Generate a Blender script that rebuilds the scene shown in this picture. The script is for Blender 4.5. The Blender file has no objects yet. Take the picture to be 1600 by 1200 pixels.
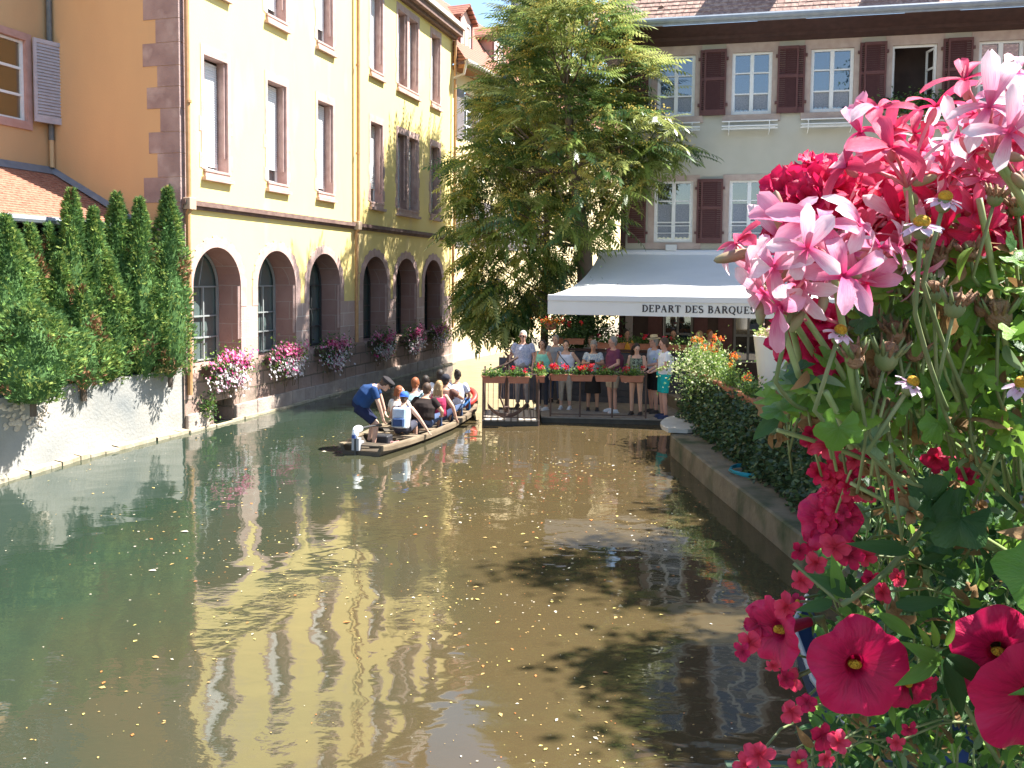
import bpy, math, random
import numpy as np
from mathutils import Vector, Matrix
random.seed(7); np.random.seed(7)
PI = math.pi; rad = math.radians
scene = bpy.context.scene; COL = scene.collection

# ---------------------------------------------------------------- camera
CP, CR, CH, CF = .0616, .0104, 3.16, 1350.0          # pitch, roll, height, focal length in photo pixels
CPY = 516.3
Rc = Matrix.Rotation(PI/2-CP, 3, 'X') @ Matrix.Rotation(CR, 3, 'Z')
cd = bpy.data.cameras.new('camera'); cam = bpy.data.objects.new('camera', cd); COL.objects.link(cam)
cam.matrix_world = Matrix.Translation((0, 0, CH)) @ Rc.to_4x4()
cd.sensor_width = 36; cd.lens = CF/1600*36; cd.shift_y = -(600-CPY)/1600
cd.clip_start = .05; cd.clip_end = 3000
scene.camera = cam
CO = Vector((0, 0, CH))
def ray(x, y): return Rc @ Vector(((x-800)/CF, -(y-CPY)/CF, -1.0))
def at(x, y, Y):                                    # point of the place seen at photo pixel x, y, Y metres ahead
    d = ray(x, y); return CO + d*(Y/d.y)
def onz(x, y, z=0):
    d = ray(x, y); return CO + d*((z-CH)/d.z)

# ---------------------------------------------------------------- sky, sun, exposure
SUN_EL, SUN_AZ = rad(56), rad(80)                   # azimuth from +Y (straight ahead) towards +X (right)
w = bpy.data.worlds.new('World'); scene.world = w; w.use_nodes = True
nt = w.node_tree; nt.nodes.clear()
sk = nt.nodes.new('ShaderNodeTexSky'); sk.sky_type = 'NISHITA'; sk.sun_disc = False
sk.sun_elevation = SUN_EL; sk.sun_rotation = SUN_AZ; sk.air_density = 1.2; sk.dust_density = .3; sk.ozone_density = 2
bg = nt.nodes.new('ShaderNodeBackground'); bg.inputs[1].default_value = .086
wo = nt.nodes.new('ShaderNodeOutputWorld'); nt.links.new(sk.outputs[0], bg.inputs[0]); nt.links.new(bg.outputs[0], wo.inputs[0])
sd = bpy.data.lights.new('sun', 'SUN'); sd.energy = 5; sd.angle = rad(.5); sd.color = (1, .965, .91)
sun = bpy.data.objects.new('sun', sd); COL.objects.link(sun); sun.location = (30, 0, 40)
SD = Vector((math.sin(SUN_AZ)*math.cos(SUN_EL), math.cos(SUN_AZ)*math.cos(SUN_EL), math.sin(SUN_EL)))
sun.rotation_euler = SD.to_track_quat('Z', 'Y').to_euler()
vs = scene.view_settings; vs.view_transform = 'Standard'; vs.look = 'None'; vs.gamma = 1; vs.exposure = 1.85
scene.render.engine = 'CYCLES'
scene.cycles.max_bounces = 8; scene.cycles.transmission_bounces = 6; scene.cycles.transparent_max_bounces = 8

# ---------------------------------------------------------------- materials
MATS = {}
def M(name, c1, c2=None, scale=4, rough=.75, bump=0, bscale=30, spec=.4, metal=0, brick=None, wave=None, trans=0, detail=5, stretch=(1, 1, 1), coord='Object', c3=None, s3=1.2, t3=(.5, .7), sheen=0):
    if name in MATS: return MATS[name]
    m = bpy.data.materials.new(name); m.use_nodes = True; t = m.node_tree; N = t.nodes; L = t.links
    b = N['Principled BSDF']; b.inputs['Roughness'].default_value = rough; b.inputs['Metallic'].default_value = metal
    b.inputs['Specular IOR Level'].default_value = spec
    tc = N.new('ShaderNodeTexCoord'); mp = N.new('ShaderNodeMapping'); mp.inputs['Scale'].default_value = stretch
    L.new(tc.outputs[coord], mp.inputs[0]); V = mp.outputs[0]
    def noise(s, d=5):
        n = N.new('ShaderNodeTexNoise'); n.inputs['Scale'].default_value = s; n.inputs['Detail'].default_value = d; L.new(V, n.inputs['Vector']); return n
    def mix(a, bb, f):
        x = N.new('ShaderNodeMix'); x.data_type = 'RGBA'
        for i, v in ((6, a), (7, bb)):
            if isinstance(v, tuple): x.inputs[i].default_value = (*v, 1)
            else: L.new(v, x.inputs[i])
        L.new(f, x.inputs[0]); return x.outputs[2]
    def ramp(src, a, bb):
        r = N.new('ShaderNodeMapRange'); r.inputs[1].default_value = a; r.inputs[2].default_value = bb; L.new(src, r.inputs[0]); return r.outputs[0]
    col = None; hgt = None
    if c2 is not None: col = mix(c1, c2, ramp(noise(scale, detail).outputs[0], .32, .68))
    if c3 is not None: col = mix(col if col is not None else c1, c3, ramp(noise(s3, 4).outputs[0], *t3))
    if brick:                                        # (width, height, mortar, mortar colour, colour 2)
        k = N.new('ShaderNodeTexBrick'); k.inputs['Scale'].default_value = 1
        k.inputs['Brick Width'].default_value = brick[0]; k.inputs['Row Height'].default_value = brick[1]; k.inputs['Mortar Size'].default_value = brick[2]
        k.inputs['Color1'].default_value = (*c1, 1); k.inputs['Color2'].default_value = (*brick[4], 1); k.inputs['Mortar'].default_value = (*brick[3], 1)
        k.inputs['Mortar Smooth'].default_value = .3; k.inputs['Bias'].default_value = 0
        if len(brick) > 5: k.offset = brick[5]
        xy = N.new('ShaderNodeMapping'); xy.inputs['Rotation'].default_value = (PI/2 if len(brick) < 7 else 0, 0, 0)
        # wobble the joints slightly
        wb = noise(2.2, 3); vm = N.new('ShaderNodeVectorMath'); vm.operation = 'MULTIPLY_ADD'; vm.inputs[1].default_value = (.05, .05, .05)
        L.new(wb.outputs['Color'], vm.inputs[0]); L.new(V, vm.inputs[2])
        sx = N.new('ShaderNodeSeparateXYZ'); cx = N.new('ShaderNodeCombineXYZ'); L.new(vm.outputs[0], sx.inputs[0])
        ad = N.new('ShaderNodeMath'); ad.operation = 'ADD'; L.new(sx.outputs[0], ad.inputs[0]); L.new(sx.outputs[1], ad.inputs[1])
        L.new(ad.outputs[0], cx.inputs[0]); L.new(sx.outputs[2], cx.inputs[1]); L.new(cx.outputs[0], k.inputs['Vector'])
        if col is not None:
            x = N.new('ShaderNodeMix'); x.data_type = 'RGBA'; x.blend_type = 'MIX'; x.inputs[0].default_value = .55
            L.new(col, x.inputs[6]); L.new(k.outputs[0], x.inputs[7]); col = mix(x.outputs[2], brick[3], k.outputs['Fac'])
        else: col = k.outputs[0]
        hgt = k.outputs['Fac']
    if wave:                                         # (direction, scale, colour, strength)
        wv = N.new('ShaderNodeTexWave'); wv.bands_direction = wave[0]; wv.inputs['Scale'].default_value = wave[1]; wv.inputs['Distortion'].default_value = wave[3] if len(wave) > 3 else .3
        L.new(V, wv.inputs['Vector']); f = ramp(wv.outputs[0], .05, .35)
        base = col if col is not None else c1
        inv = N.new('ShaderNodeMath'); inv.operation = 'SUBTRACT'; inv.inputs[0].default_value = 1; L.new(f, inv.inputs[1])
        col = mix(base, wave[2], inv.outputs[0]); hgt = inv.outputs[0]
    if col is None: b.inputs['Base Color'].default_value = (*c1, 1)
    else: L.new(col, b.inputs['Base Color'])
    if bump:
        n = noise(bscale, 6); src = n.outputs[0]
        if hgt is not None:
            s = N.new('ShaderNodeMath'); s.operation = 'MULTIPLY_ADD'; L.new(hgt, s.inputs[0]); s.inputs[1].default_value = -1.5; L.new(src, s.inputs[2]); src = s.outputs[0]
        bp = N.new('ShaderNodeBump'); bp.inputs['Strength'].default_value = min(1, bump); bp.inputs['Distance'].default_value = .02
        L.new(src, bp.inputs['Height']); L.new(bp.outputs[0], b.inputs['Normal'])
    if trans:
        tr = N.new('ShaderNodeBsdfTranslucent')
        tcol = col if col is not None else None
        if tcol is None: tr.inputs[0].default_value = (*[min(1, v*1.6+.01) for v in c1], 1)
        else:
            g = N.new('ShaderNodeGamma'); g.inputs[1].default_value = .8; L.new(tcol, g.inputs[0]); L.new(g.outputs[0], tr.inputs[0])
        ms = N.new('ShaderNodeMixShader'); ms.inputs[0].default_value = trans
        out = N['Material Output']; L.new(b.outputs[0], ms.inputs[1]); L.new(tr.outputs[0], ms.inputs[2]); L.new(ms.outputs[0], out.inputs[0])
    MATS[name] = m; return m
def glass(name, tint=(.02, .025, .03), rough=.03):
    if name in MATS: return MATS[name]
    m = bpy.data.materials.new(name); m.use_nodes = True; b = m.node_tree.nodes['Principled BSDF']
    b.inputs['Base Color'].default_value = (*tint, 1); b.inputs['Roughness'].default_value = rough; b.inputs['Specular IOR Level'].default_value = 1; b.inputs['IOR'].default_value = 1.9
    MATS[name] = m; return m

# ---------------------------------------------------------------- mesh helpers
class MB:
    def __init__(s): s.v = []; s.f = []; s.mi = []
    def add(s, vs, fs, mi=0):
        o = len(s.v); s.v.extend([tuple(p) for p in vs])
        for f in fs: s.f.append(tuple(i+o for i in f)); s.mi.append(mi)
        return s
    def box(s, x0, x1, y0, y1, z0, z1, mi=0, M4=None):
        P = [Vector((x, y, z)) for z in (z0, z1) for y in (y0, y1) for x in (x0, x1)]
        if M4 is not None: P = [M4 @ p for p in P]
        return s.add(P, [(0, 2, 3, 1), (4, 5, 7, 6), (0, 1, 5, 4), (2, 6, 7, 3), (0, 4, 6, 2), (1, 3, 7, 5)], mi)
    def bbox(s, x0, x1, y0, y1, z0, z1, b=.01, mi=0, M4=None):       # box with chamfered vertical and top edges
        def ring(d, z): return [(x0+d, y0, z), (x1-d, y0, z), (x1, y0+d, z), (x1, y1-d, z), (x1-d, y1, z), (x0+d, y1, z), (x0, y1-d, z), (x0, y0+d, z)]
        R = [ring(b, z0), ring(b, z1-b)]
        top = [(x0+b, y0+b, z1), (x1-b, y0+b, z1), (x1-b, y0+b, z1), (x1-b, y1-b, z1), (x1-b, y1-b, z1), (x0+b, y1-b, z1), (x0+b, y1-b, z1), (x0+b, y0+b, z1)]
        P = [Vector(p) for r in R+[top] for p in r]
        if M4 is not None: P = [M4 @ p for p in P]
        F = [tuple(range(7, -1, -1))]
        for k in range(2):
            for i in range(8): F.append((k*8+i, k*8+(i+1) % 8, k*8+8+(i+1) % 8, k*8+8+i))
        F.append((16, 18, 20, 22)); 
        return s.add(P, F, mi)
    def tube(s, pts, r, n=8, mi=0, caps=True, sq=None):               # swept tube, r = number or list
        pts = [Vector(p) for p in pts]; k = len(pts); R = r if isinstance(r, (list, tuple)) else [r]*k
        V = []; prev = None
        for i, p in enumerate(pts):
            d = (pts[min(i+1, k-1)]-pts[max(i-1, 0)])
            d = d.normalized() if d.length > 1e-9 else Vector((0, 0, 1))
            if prev is None:
                a = Vector((0, 0, 1)) if abs(d.z) < .9 else Vector((1, 0, 0)); prev = (a-d*a.dot(d)).normalized()
            else:
                prev = prev-d*prev.dot(d); prev = prev.normalized() if prev.length > 1e-6 else d.orthogonal().normalized()
            q = d.cross(prev)
            for j in range(n):
                t = 2*PI*j/n; V.append(p+(prev*math.cos(t)+q*math.sin(t))*R[i])
        F = [(i*n+j, i*n+(j+1) % n, (i+1)*n+(j+1) % n, (i+1)*n+j) for i in range(k-1) for j in range(n)]
        if caps: F += [tuple(range(n-1, -1, -1)), tuple((k-1)*n+j for j in range(n))]
        return s.add(V, F, mi)
    def lathe(s, prof, c=(0, 0, 0), n=16, mi=0, ax=None):              # prof = [(r, z)...]
        c = Vector(c); V = []
        for r, z in prof:
            for j in range(n):
                t = 2*PI*j/n; p = Vector((r*math.cos(t), r*math.sin(t), z)); V.append(c+(ax @ p if ax is not None else p))
        k = len(prof); F = [(i*n+j, i*n+(j+1) % n, (i+1)*n+(j+1) % n, (i+1)*n+j) for i in range(k-1) for j in range(n)]
        F += [tuple(range(n-1, -1, -1)), tuple((k-1)*n+j for j in range(n))]
        return s.add(V, F, mi)
    def ell(s, c, r, n=8, mi=0, R=None):                                # ellipsoid
        c = Vector(c); V = []; F = []; m = max(4, n//2+2)
        for i in range(m+1):
            th = PI*i/m
            for j in range(n):
                t = 2*PI*j/n; p = Vector((r[0]*math.sin(th)*math.cos(t), r[1]*math.sin(th)*math.sin(t), r[2]*math.cos(th)))
                if R is not None: p = R @ p
                V.append(c+p)
        F = [(i*n+j, (i+1)*n+j, (i+1)*n+(j+1) % n, i*n+(j+1) % n) for i in range(m) for j in range(n)]
        return s.add(V, F, mi)
    def prism(s, poly, y0, y1, mi=0):                                   # polygon in x,z extruded along y
        n = len(poly); V = [(x, y0, z) for x, z in poly]+[(x, y1, z) for x, z in poly]
        F = [tuple(range(n)), tuple(range(2*n-1, n-1, -1))]+[(i, i+n, (i+1) % n+n, (i+1) % n) for i in range(n)]
        return s.add(V, F, mi)
    def plan(s, poly, z0, z1, mi=0):                                    # polygon in x,y extruded in z (counter-clockwise)
        n = len(poly); V = [(x, y, z0) for x, y in poly]+[(x, y, z1) for x, y in poly]
        F = [tuple(range(n-1, -1, -1)), tuple(range(n, 2*n))]+[(i, (i+1) % n, (i+1) % n+n, i+n) for i in range(n)]
        return s.add(V, F, mi)
    def mesh(s, name, mats, smooth=False):
        me = bpy.data.meshes.new(name); me.from_pydata(s.v, [], s.f)
        for m in (mats if isinstance(mats, (list, tuple)) else [mats]): me.materials.append(m)
        me.polygons.foreach_set('material_index', s.mi)
        if smooth: me.polygons.foreach_set('use_smooth', [True]*len(me.polygons))
        me.update(); return me
    def build(s, name, mats, parent=None, smooth=False):
        o = bpy.data.objects.new(name, s.mesh(name, mats, smooth)); COL.objects.link(o)
        if parent: o.parent = parent
        return o
def link(name, me, parent=None, loc=None, rot=None, scl=None):
    o = bpy.data.objects.new(name, me); COL.objects.link(o)
    if parent: o.parent = parent
    if loc is not None: o.location = loc
    if rot is not None: o.rotation_euler = rot
    if scl is not None: o.scale = scl if isinstance(scl, (tuple, list, Vector)) else (scl,)*3
    return o
def tag(o, label=None, cat=None, group=None, kind=None):
    if label: o['label'] = label
    if cat: o['category'] = cat
    if group: o['group'] = group
    if kind: o['kind'] = kind
    return o
def empty(name, label, cat, loc=(0, 0, 0), rotz=0, group=None):
    o = bpy.data.objects.new(name, None); COL.objects.link(o); o.location = loc; o.rotation_euler = (0, 0, rotz); o.empty_display_size = .2
    return tag(o, label, cat, group)
def copy_tree(o, parent=None):
    c = o.copy(); COL.objects.link(c); c.parent = parent
    for ch in [q for q in o.children]: copy_tree(ch, c)
    return c
def np_mesh(name, V, F, mats, mi=None, smooth=False):                  # V (n,3), F (m,4) or (m,3) arrays
    V = np.asarray(V, np.float32); F = np.asarray(F, np.int32)
    me = bpy.data.meshes.new(name); me.vertices.add(len(V)); me.vertices.foreach_set('co', V.ravel())
    k = F.shape[1]; me.loops.add(F.size); me.loops.foreach_set('vertex_index', F.ravel())
    me.polygons.add(len(F)); me.polygons.foreach_set('loop_start', np.arange(0, F.size, k, dtype=np.int32)); me.polygons.foreach_set('loop_total', np.full(len(F), k, np.int32))
    for m in (mats if isinstance(mats, (list, tuple)) else [mats]): me.materials.append(m)
    if mi is not None: me.polygons.foreach_set('material_index', np.asarray(mi, np.int32))
    if smooth: me.polygons.foreach_set('use_smooth', np.ones(len(F), bool))
    me.update(calc_edges=True); me.validate(); return me
# ---------------------------------------------------------------- frames of the two facades
AA, AB, A2 = .2869, .2268, .40
OA = Vector((-6.52, 17.05, 0)); uA = Vector((math.sin(AA), math.cos(AA), 0)); nA = Vector((math.cos(AA), -math.sin(AA), 0))
OR = Vector((3.15, 24.3, 0)); uR = Vector((math.cos(AB), -math.sin(AB), 0)); nR = Vector((-math.sin(AB), -math.cos(AB), 0))

plaster = M('yellow_plaster', (.85, .68, .27), (.80, .63, .25), scale=1.1, rough=.9, bump=.25, bscale=60, spec=.2, c3=(.70, .56, .36), s3=1.1, t3=(.56, .82), stretch=(1, 1, .35))
ochre = M('ochre_plaster', (.60, .375, .19), (.55, .345, .18), scale=.9, rough=.9, bump=.25, bscale=60, spec=.2, c3=(.52, .31, .15), s3=.8, t3=(.55, .8), stretch=(1, 1, .4))
stone = M('pink_sandstone', (.44, .29, .25), (.56, .40, .35), scale=5, rough=.9, bump=.4, bscale=40, spec=.2)
stone_j = M('pink_sandstone_jointed', (.44, .30, .25), (.56, .41, .36), scale=3, rough=.9, bump=.5, bscale=30, spec=.2, brick=(.62, .36, .009, (.68, .60, .52), (.58, .42, .36)))
ashlar = M('rough_ashlar', (.30, .20, .16), (.40, .29, .23), scale=4, rough=.95, bump=.9, bscale=16, spec=.2, brick=(.62, .33, .02, (.20, .16, .12), (.34, .25, .21)), c3=(.16, .15, .10), s3=1.4, t3=(.52, .72))
stone_dk = M('dark_stone', (.16, .10, .085), (.24, .16, .13), scale=6, rough=.9, bump=.5, bscale=30, spec=.2)
copper = M('copper_pipe', (.42, .22, .09), (.50, .28, .13), scale=9, rough=.45, spec=.5)
white = M('white_paint', (.80, .80, .77), (.74, .74, .71), scale=12, rough=.5)
shutw = M('white_slats', (.82, .83, .82), rough=.55, wave=('Z', 9, (.55, .56, .57), .0))
gl = glass('window_glass'); gl2 = glass('green_glass', (.10, .14, .13), .08)
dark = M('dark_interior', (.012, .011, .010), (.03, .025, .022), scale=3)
darkwin = M('dark_frame', (.05, .05, .05), rough=.5)
zinc = M('zinc', (.23, .26, .30), (.30, .33, .36), scale=6, rough=.5, spec=.5)

# ---------------------------------------------------------------- water and ground
def water_mat():
    m = bpy.data.materials.new('canal_water'); m.use_nodes = True; t = m.node_tree; N = t.nodes; L = t.links; b = N['Principled BSDF']
    tc = N.new('ShaderNodeTexCoord'); V = tc.outputs['Object']
    def noise(s, d, st=(1, 1, 1), rz=0, dist=0):
        mp = N.new('ShaderNodeMapping'); mp.inputs['Scale'].default_value = st; mp.inputs['Rotation'].default_value = (0, 0, rz); L.new(V, mp.inputs[0])
        n = N.new('ShaderNodeTexNoise'); n.inputs['Scale'].default_value = s; n.inputs['Detail'].default_value = d; n.inputs['Distortion'].default_value = dist; L.new(mp.outputs[0], n.inputs['Vector']); return n.outputs[0]
    cr = N.new('ShaderNodeValToRGB'); e = cr.color_ramp.elements; e[0].position = .30; e[0].color = (.024, .040, .026, 1); e[1].position = .70; e[1].color = (.068, .049, .023, 1)
    sx = N.new('ShaderNodeSeparateXYZ'); L.new(V, sx.inputs[0])
    g = N.new('ShaderNodeMath'); g.operation = 'MULTIPLY_ADD'; g.inputs[1].default_value = .092; g.inputs[2].default_value = .70; L.new(sx.outputs[0], g.inputs[0])  # greener towards the left: hedge reflection painted into the water colour
    g2 = N.new('ShaderNodeMath'); g2.operation = 'MULTIPLY_ADD'; g2.inputs[1].default_value = .5; L.new(noise(.35, 4), g2.inputs[0]); L.new(g.outputs[0], g2.inputs[2])
    g3 = N.new('ShaderNodeMath'); g3.operation = 'SUBTRACT'; g3.inputs[1].default_value = .25; L.new(g2.outputs[0], g3.inputs[0]); L.new(g3.outputs[0], cr.inputs[0])
    L.new(cr.outputs[0], b.inputs['Base Color']); b.inputs['Roughness'].default_value = .03; b.inputs['IOR'].default_value = 1.45; b.inputs['Specular IOR Level'].default_value = 1.0
    a = noise(1.25, 1, (.8, 1.0, 1), .25, .4); c = noise(3.6, 2, (.8, 1.2, 1), -.3, .3); f = noise(17, 2, (.7, 1.3, 1), .1)
    patch = noise(.45, 2); pr = N.new('ShaderNodeMapRange'); pr.inputs[1].default_value = .45; pr.inputs[2].default_value = .65; L.new(patch, pr.inputs[0])
    fa = N.new('ShaderNodeMath'); fa.operation = 'MULTIPLY'; L.new(f, fa.inputs[0]); L.new(pr.outputs[0], fa.inputs[1])
    s1 = N.new('ShaderNodeMath'); s1.operation = 'MULTIPLY_ADD'; s1.inputs[1].default_value = .19; L.new(c, s1.inputs[0]); L.new(a, s1.inputs[2])
    s2 = N.new('ShaderNodeMath'); s2.operation = 'MULTIPLY_ADD'; s2.inputs[1].default_value = .075; L.new(fa.outputs[0], s2.inputs[0]); L.new(s1.outputs[0], s2.inputs[2])
    bp = N.new('ShaderNodeBump'); bp.inputs['Strength'].default_value = 1; bp.inputs['Distance'].default_value = .016; L.new(s2.outputs[0], bp.inputs['Height']); L.new(bp.outputs[0], b.inputs['Normal'])
    return m
tag(MB().add([(-14, -30, 0), (9, -30, 0), (9, 60, 0), (-14, 60, 0)], [(0, 1, 2, 3)]).build('water', water_mat()), kind='structure')
gm = M('ground', (.16, .14, .11), (.22, .19, .15), scale=3, rough=.95, bump=.4, bscale=20)
tag(MB().add([(-900, -900, -.6), (900, -900, -.6), (900, 900, -.6), (-900, 900, -.6)], [(0, 1, 2, 3)]).build('ground', gm), kind='structure')
# left bank terrace behind the canal wall
LW = [(-9.2, 4.0), (-8.25, 10.6), (-7.71, 12.89), (-7.32, 14.63), (-6.50, 17.10)]
tag(MB().plan([(-30, 4), *[(x-.24, y) for x, y in LW], (-9.4, 17.8), (-30, 24)], -.5, 1.22).build('left_bank', gm), kind='structure')
# right bank terrace
tag(MB().plan([(4.1, -6), (40, -6), (40, 14), (4.1, 14)], -.5, 1.25).build('right_bank', gm), kind='structure')
tag(MB().plan([(4.1, 14), (40, 14), (40, 60), (.6, 60), (.6, 24.2), (3.72, 20.9), (4.1, 18)], -.5, .40).build('quay', gm), kind='structure')

# ---------------------------------------------------------------- canal wall on the left
concrete = M('rendered_wall', (.30, .285, .25), (.38, .365, .33), scale=1.8, rough=.92, bump=.6, bscale=18, c3=(.19, .20, .195), s3=.9, t3=(.52, .78), spec=.2)
cw = empty('canal_wall', 'whitewashed rendered canal wall below the row of thuja trees', 'wall')
m = MB(); P = LW
for i in range(len(P)-1):
    (xa, ya), (xb, yb) = P[i], P[i+1]
    m.add([(xa, ya, -.5), (xb, yb, -.5), (xb, yb, 1.30), (xa, ya, 1.26), (xa-.28, ya+.05, 1.27), (xb-.28, yb+.05, 1.31), (xa-.28, ya+.05, -.5), (xb-.28, yb+.05, -.5)],
          [(0, 1, 2, 3), (3, 2, 5, 4), (4, 5, 7, 6)])
m.build('wall_body', concrete, cw)
m = MB()
for i in range(len(P)-1):
    (xa, ya), (xb, yb) = P[i], P[i+1]; n = 8
    for k in range(n):
        t0, t1 = k/n, (k+1)/n; w0 = .10+.05*random.random()
        q0 = (xa+(xb-xa)*t0, ya+(yb-ya)*t0); q1 = (xa+(xb-xa)*t1, ya+(yb-ya)*t1)
        h = .05+.04*random.random()
        m.add([(q0[0]+w0, q0[1], -.3), (q1[0]+w0, q1[1], -.3), (q1[0]+w0, q1[1], h-.01), (q0[0]+w0, q0[1], h-.01), (q0[0]+.002, q0[1], h+.02), (q1[0]+.002, q1[1], h+.02)], [(0, 1, 2, 3), (3, 2, 5, 4)])
m.build('footing', M('wet_footing', (.30, .25, .16), (.42, .36, .26), scale=4, rough=.8, bump=.8, bscale=14), cw)
# patch where the render has fallen off the rubble
m = MB(); rb = random.Random(3)
for k in range(70):
    t = rb.uniform(.18, .92); zz = rb.uniform(.72, 1.16); L0, L1 = Vector((-7.71, 12.89, 0)), Vector((-7.32, 14.63, 0))
    t0 = -.1+.75*t; p = L0+(L1-L0)*t0
    m.ell((p.x+.002, p.y, zz), (.014, rb.uniform(.03, .09), rb.uniform(.018, .05)), 7)
m.build('bare_rubble', M('rubble', (.50, .42, .33), (.70, .62, .52), scale=9, rough=.95, bump=.8, bscale=25), cw)

# ---------------------------------------------------------------- wall builders (x along, y inwards, z up)
def wall_with_holes(mb, x0, x1, z0, z1, holes, y=0, mi=0):
    xs = sorted({x0, x1, *[v for h in holes for v in h[:2] if x0 < v < x1]}); zs = sorted({z0, z1, *[v for h in holes for v in h[2:4] if z0 < v < z1]})
    for i in range(len(xs)-1):
        for j in range(len(zs)-1):
            cx, cz = (xs[i]+xs[i+1])/2, (zs[j]+zs[j+1])/2
            if any(h[0] < cx < h[1] and h[2] < cz < h[3] for h in holes): continue
            mb.add([(xs[i], y, zs[j]), (xs[i+1], y, zs[j]), (xs[i+1], y, zs[j+1]), (xs[i], y, zs[j+1])], [(0, 1, 2, 3)], mi)

house = empty('canal_house', 'long yellow canal house with six stone arches at the water and tall shuttered windows', 'building', OA, PI/2-AA)
LEN, TOP = 15.15, 11.62
holes = []; specs = []
for c in (1.17, 3.5, 5.8, 8.85, 13.5):
    specs += [(c, 0), (c, 1)]
for c, r in specs:
    z0, z1 = ((5.30, 7.6), (9.08, 11.34))[r]; holes.append((c-.40, c+.40, z0, z1))
for r in (0, 1):
    z0, z1 = ((5.26, 7.58), (9.06, 11.32))[r]
    holes += [(10.35, 11.06, z0, z1), (11.22, 11.95, z0, z1)]
m = MB(); wall_with_holes(m, 0, LEN, 4.62, TOP, holes); m.build('upper_wall', plaster, house)
# arcade
AC = (1.16, 3.46, 5.75, 8.78, 11.05, 13.38); AR = .82; SP = 2.90; SILL = 1.26
m = MB(); NS = 20
def arcpts(c, r=AR, n=NS, sp=SP): return [(c-r*math.cos(PI*i/n), sp+r*math.sin(PI*i/n)) for i in range(n+1)]
edges = [0]+[v for c in AC for v in (c-AR, c+AR)]+[LEN]
for i in range(0, len(edges), 2):
    m.add([(edges[i], 0, 1.25), (edges[i+1], 0, 1.25), (edges[i+1], 0, 4.45), (edges[i], 0, 4.45)], [(0, 1, 2, 3)])
for c in AC:
    p = arcpts(c)
    for i in range(NS): m.add([(p[i][0], 0, p[i][1]), (p[i+1][0], 0, p[i+1][1]), (p[i+1][0], 0, 4.45), (p[i][0], 0, 4.45)], [(0, 1, 2, 3)])
m.build('arcade_wall', plaster, house)
# jointed stone piers up to 2.45, 6 mm proud
pe = [0]+[v for c in AC for v in (c-AR, c+AR)]+[LEN]
for i in range(0, len(pe), 2): MB().box(pe[i]+(.001 if i else 0), pe[i+1]-.001, -.006, .0, 1.26, 2.46).build('pier', stone_j, house)
m = MB()                                                     # lower wall
wall_with_holes(m, -.02, LEN, -.5, 1.16, [(.93, 1.60, -.5, .50)], y=-.04)
m.add([(-.02, -.04, 1.16), (LEN, -.04, 1.16), (LEN, 0, 1.26), (-.02, 0, 1.26)], [(0, 1, 2, 3)])
m.add([(.93, -.04, -.5), (.93, .8, -.5), (.93, .8, .5), (.93, -.04, .5)], [(0, 1, 2, 3)]); m.add([(1.6, -.04, -.5), (1.6, .8, -.5), (1.6, .8, .5), (1.6, -.04, .5)], [(3, 2, 1, 0)])
m.add([(.93, -.04, .5), (1.6, -.04, .5), (1.6, .8, .5), (.93, .8, .5)], [(0, 1, 2, 3)])
m.build('base_wall', ashlar, house)
MB().box(.93, 1.6, .8, .82, -.5, .5).build('culvert', dark, house)
m = MB(); x = 0; rb = random.Random(5); pm_ = M('plinth_stone', (.32, .25, .21), (.44, .36, .30), scale=3, rough=.95, bump=.8, bscale=18)   # plinth stones at the water
while x < LEN-.1:
    wd = rb.uniform(.5, .9)
    if m.v and x+wd > .93 and x < 1.6: m.build('plinth', pm_, house); m = MB()
    if not (x+wd > .93 and x < 1.6): m.bbox(x, min(x+wd-.012, LEN), -.10-rb.random()*.03, -.041, -.4, .34+rb.random()*.02, .015)
    x += wd
m.build('plinth', pm_, house)
m = MB(); x = 0
while x < LEN:
    wd = rb.uniform(.4, .9); m.bbox(x, min(x+wd, LEN), -.17-rb.random()*.05, -.131, -.4, .04+rb.random()*.025, .01); x += wd
m.build('footing', MATS['wet_footing'], house)
# string course
m = MB(); m.prism([(0, 4.45), (LEN+.05, 4.45), (LEN+.05, 4.52), (0, 4.52)], -.05, .02); m.prism([(0, 4.52), (LEN+.09, 4.52), (LEN+.09, 4.62), (0, 4.62)], -.11, .02)
m.build('string_course', stone_dk, house)
# quoins on the corner (both faces)
m = MB(); z = 1.0; rb = random.Random(11); k = 0; zz = []
while z < 12: h = rb.uniform(.40, .50); zz.append((z, z+h, .42 if k % 2 else .58, (.78 if k % 2 == 0 else .50)+rb.uniform(-.07, .07))); z += h; k += 1
for z0, z1, wx, wy in zz:
    m.bbox(-.014, .20 if z0 > 4.4 else .30, -.014, wy, z0, z1-.008, .006)
m.build('quoin', M('mauve_quoin', (.27, .18, .165), (.38, .27, .24), scale=2.2, rough=.9, bump=.5, bscale=30, c3=(.46, .35, .31), s3=1.7, t3=(.55, .7)), house)
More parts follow.
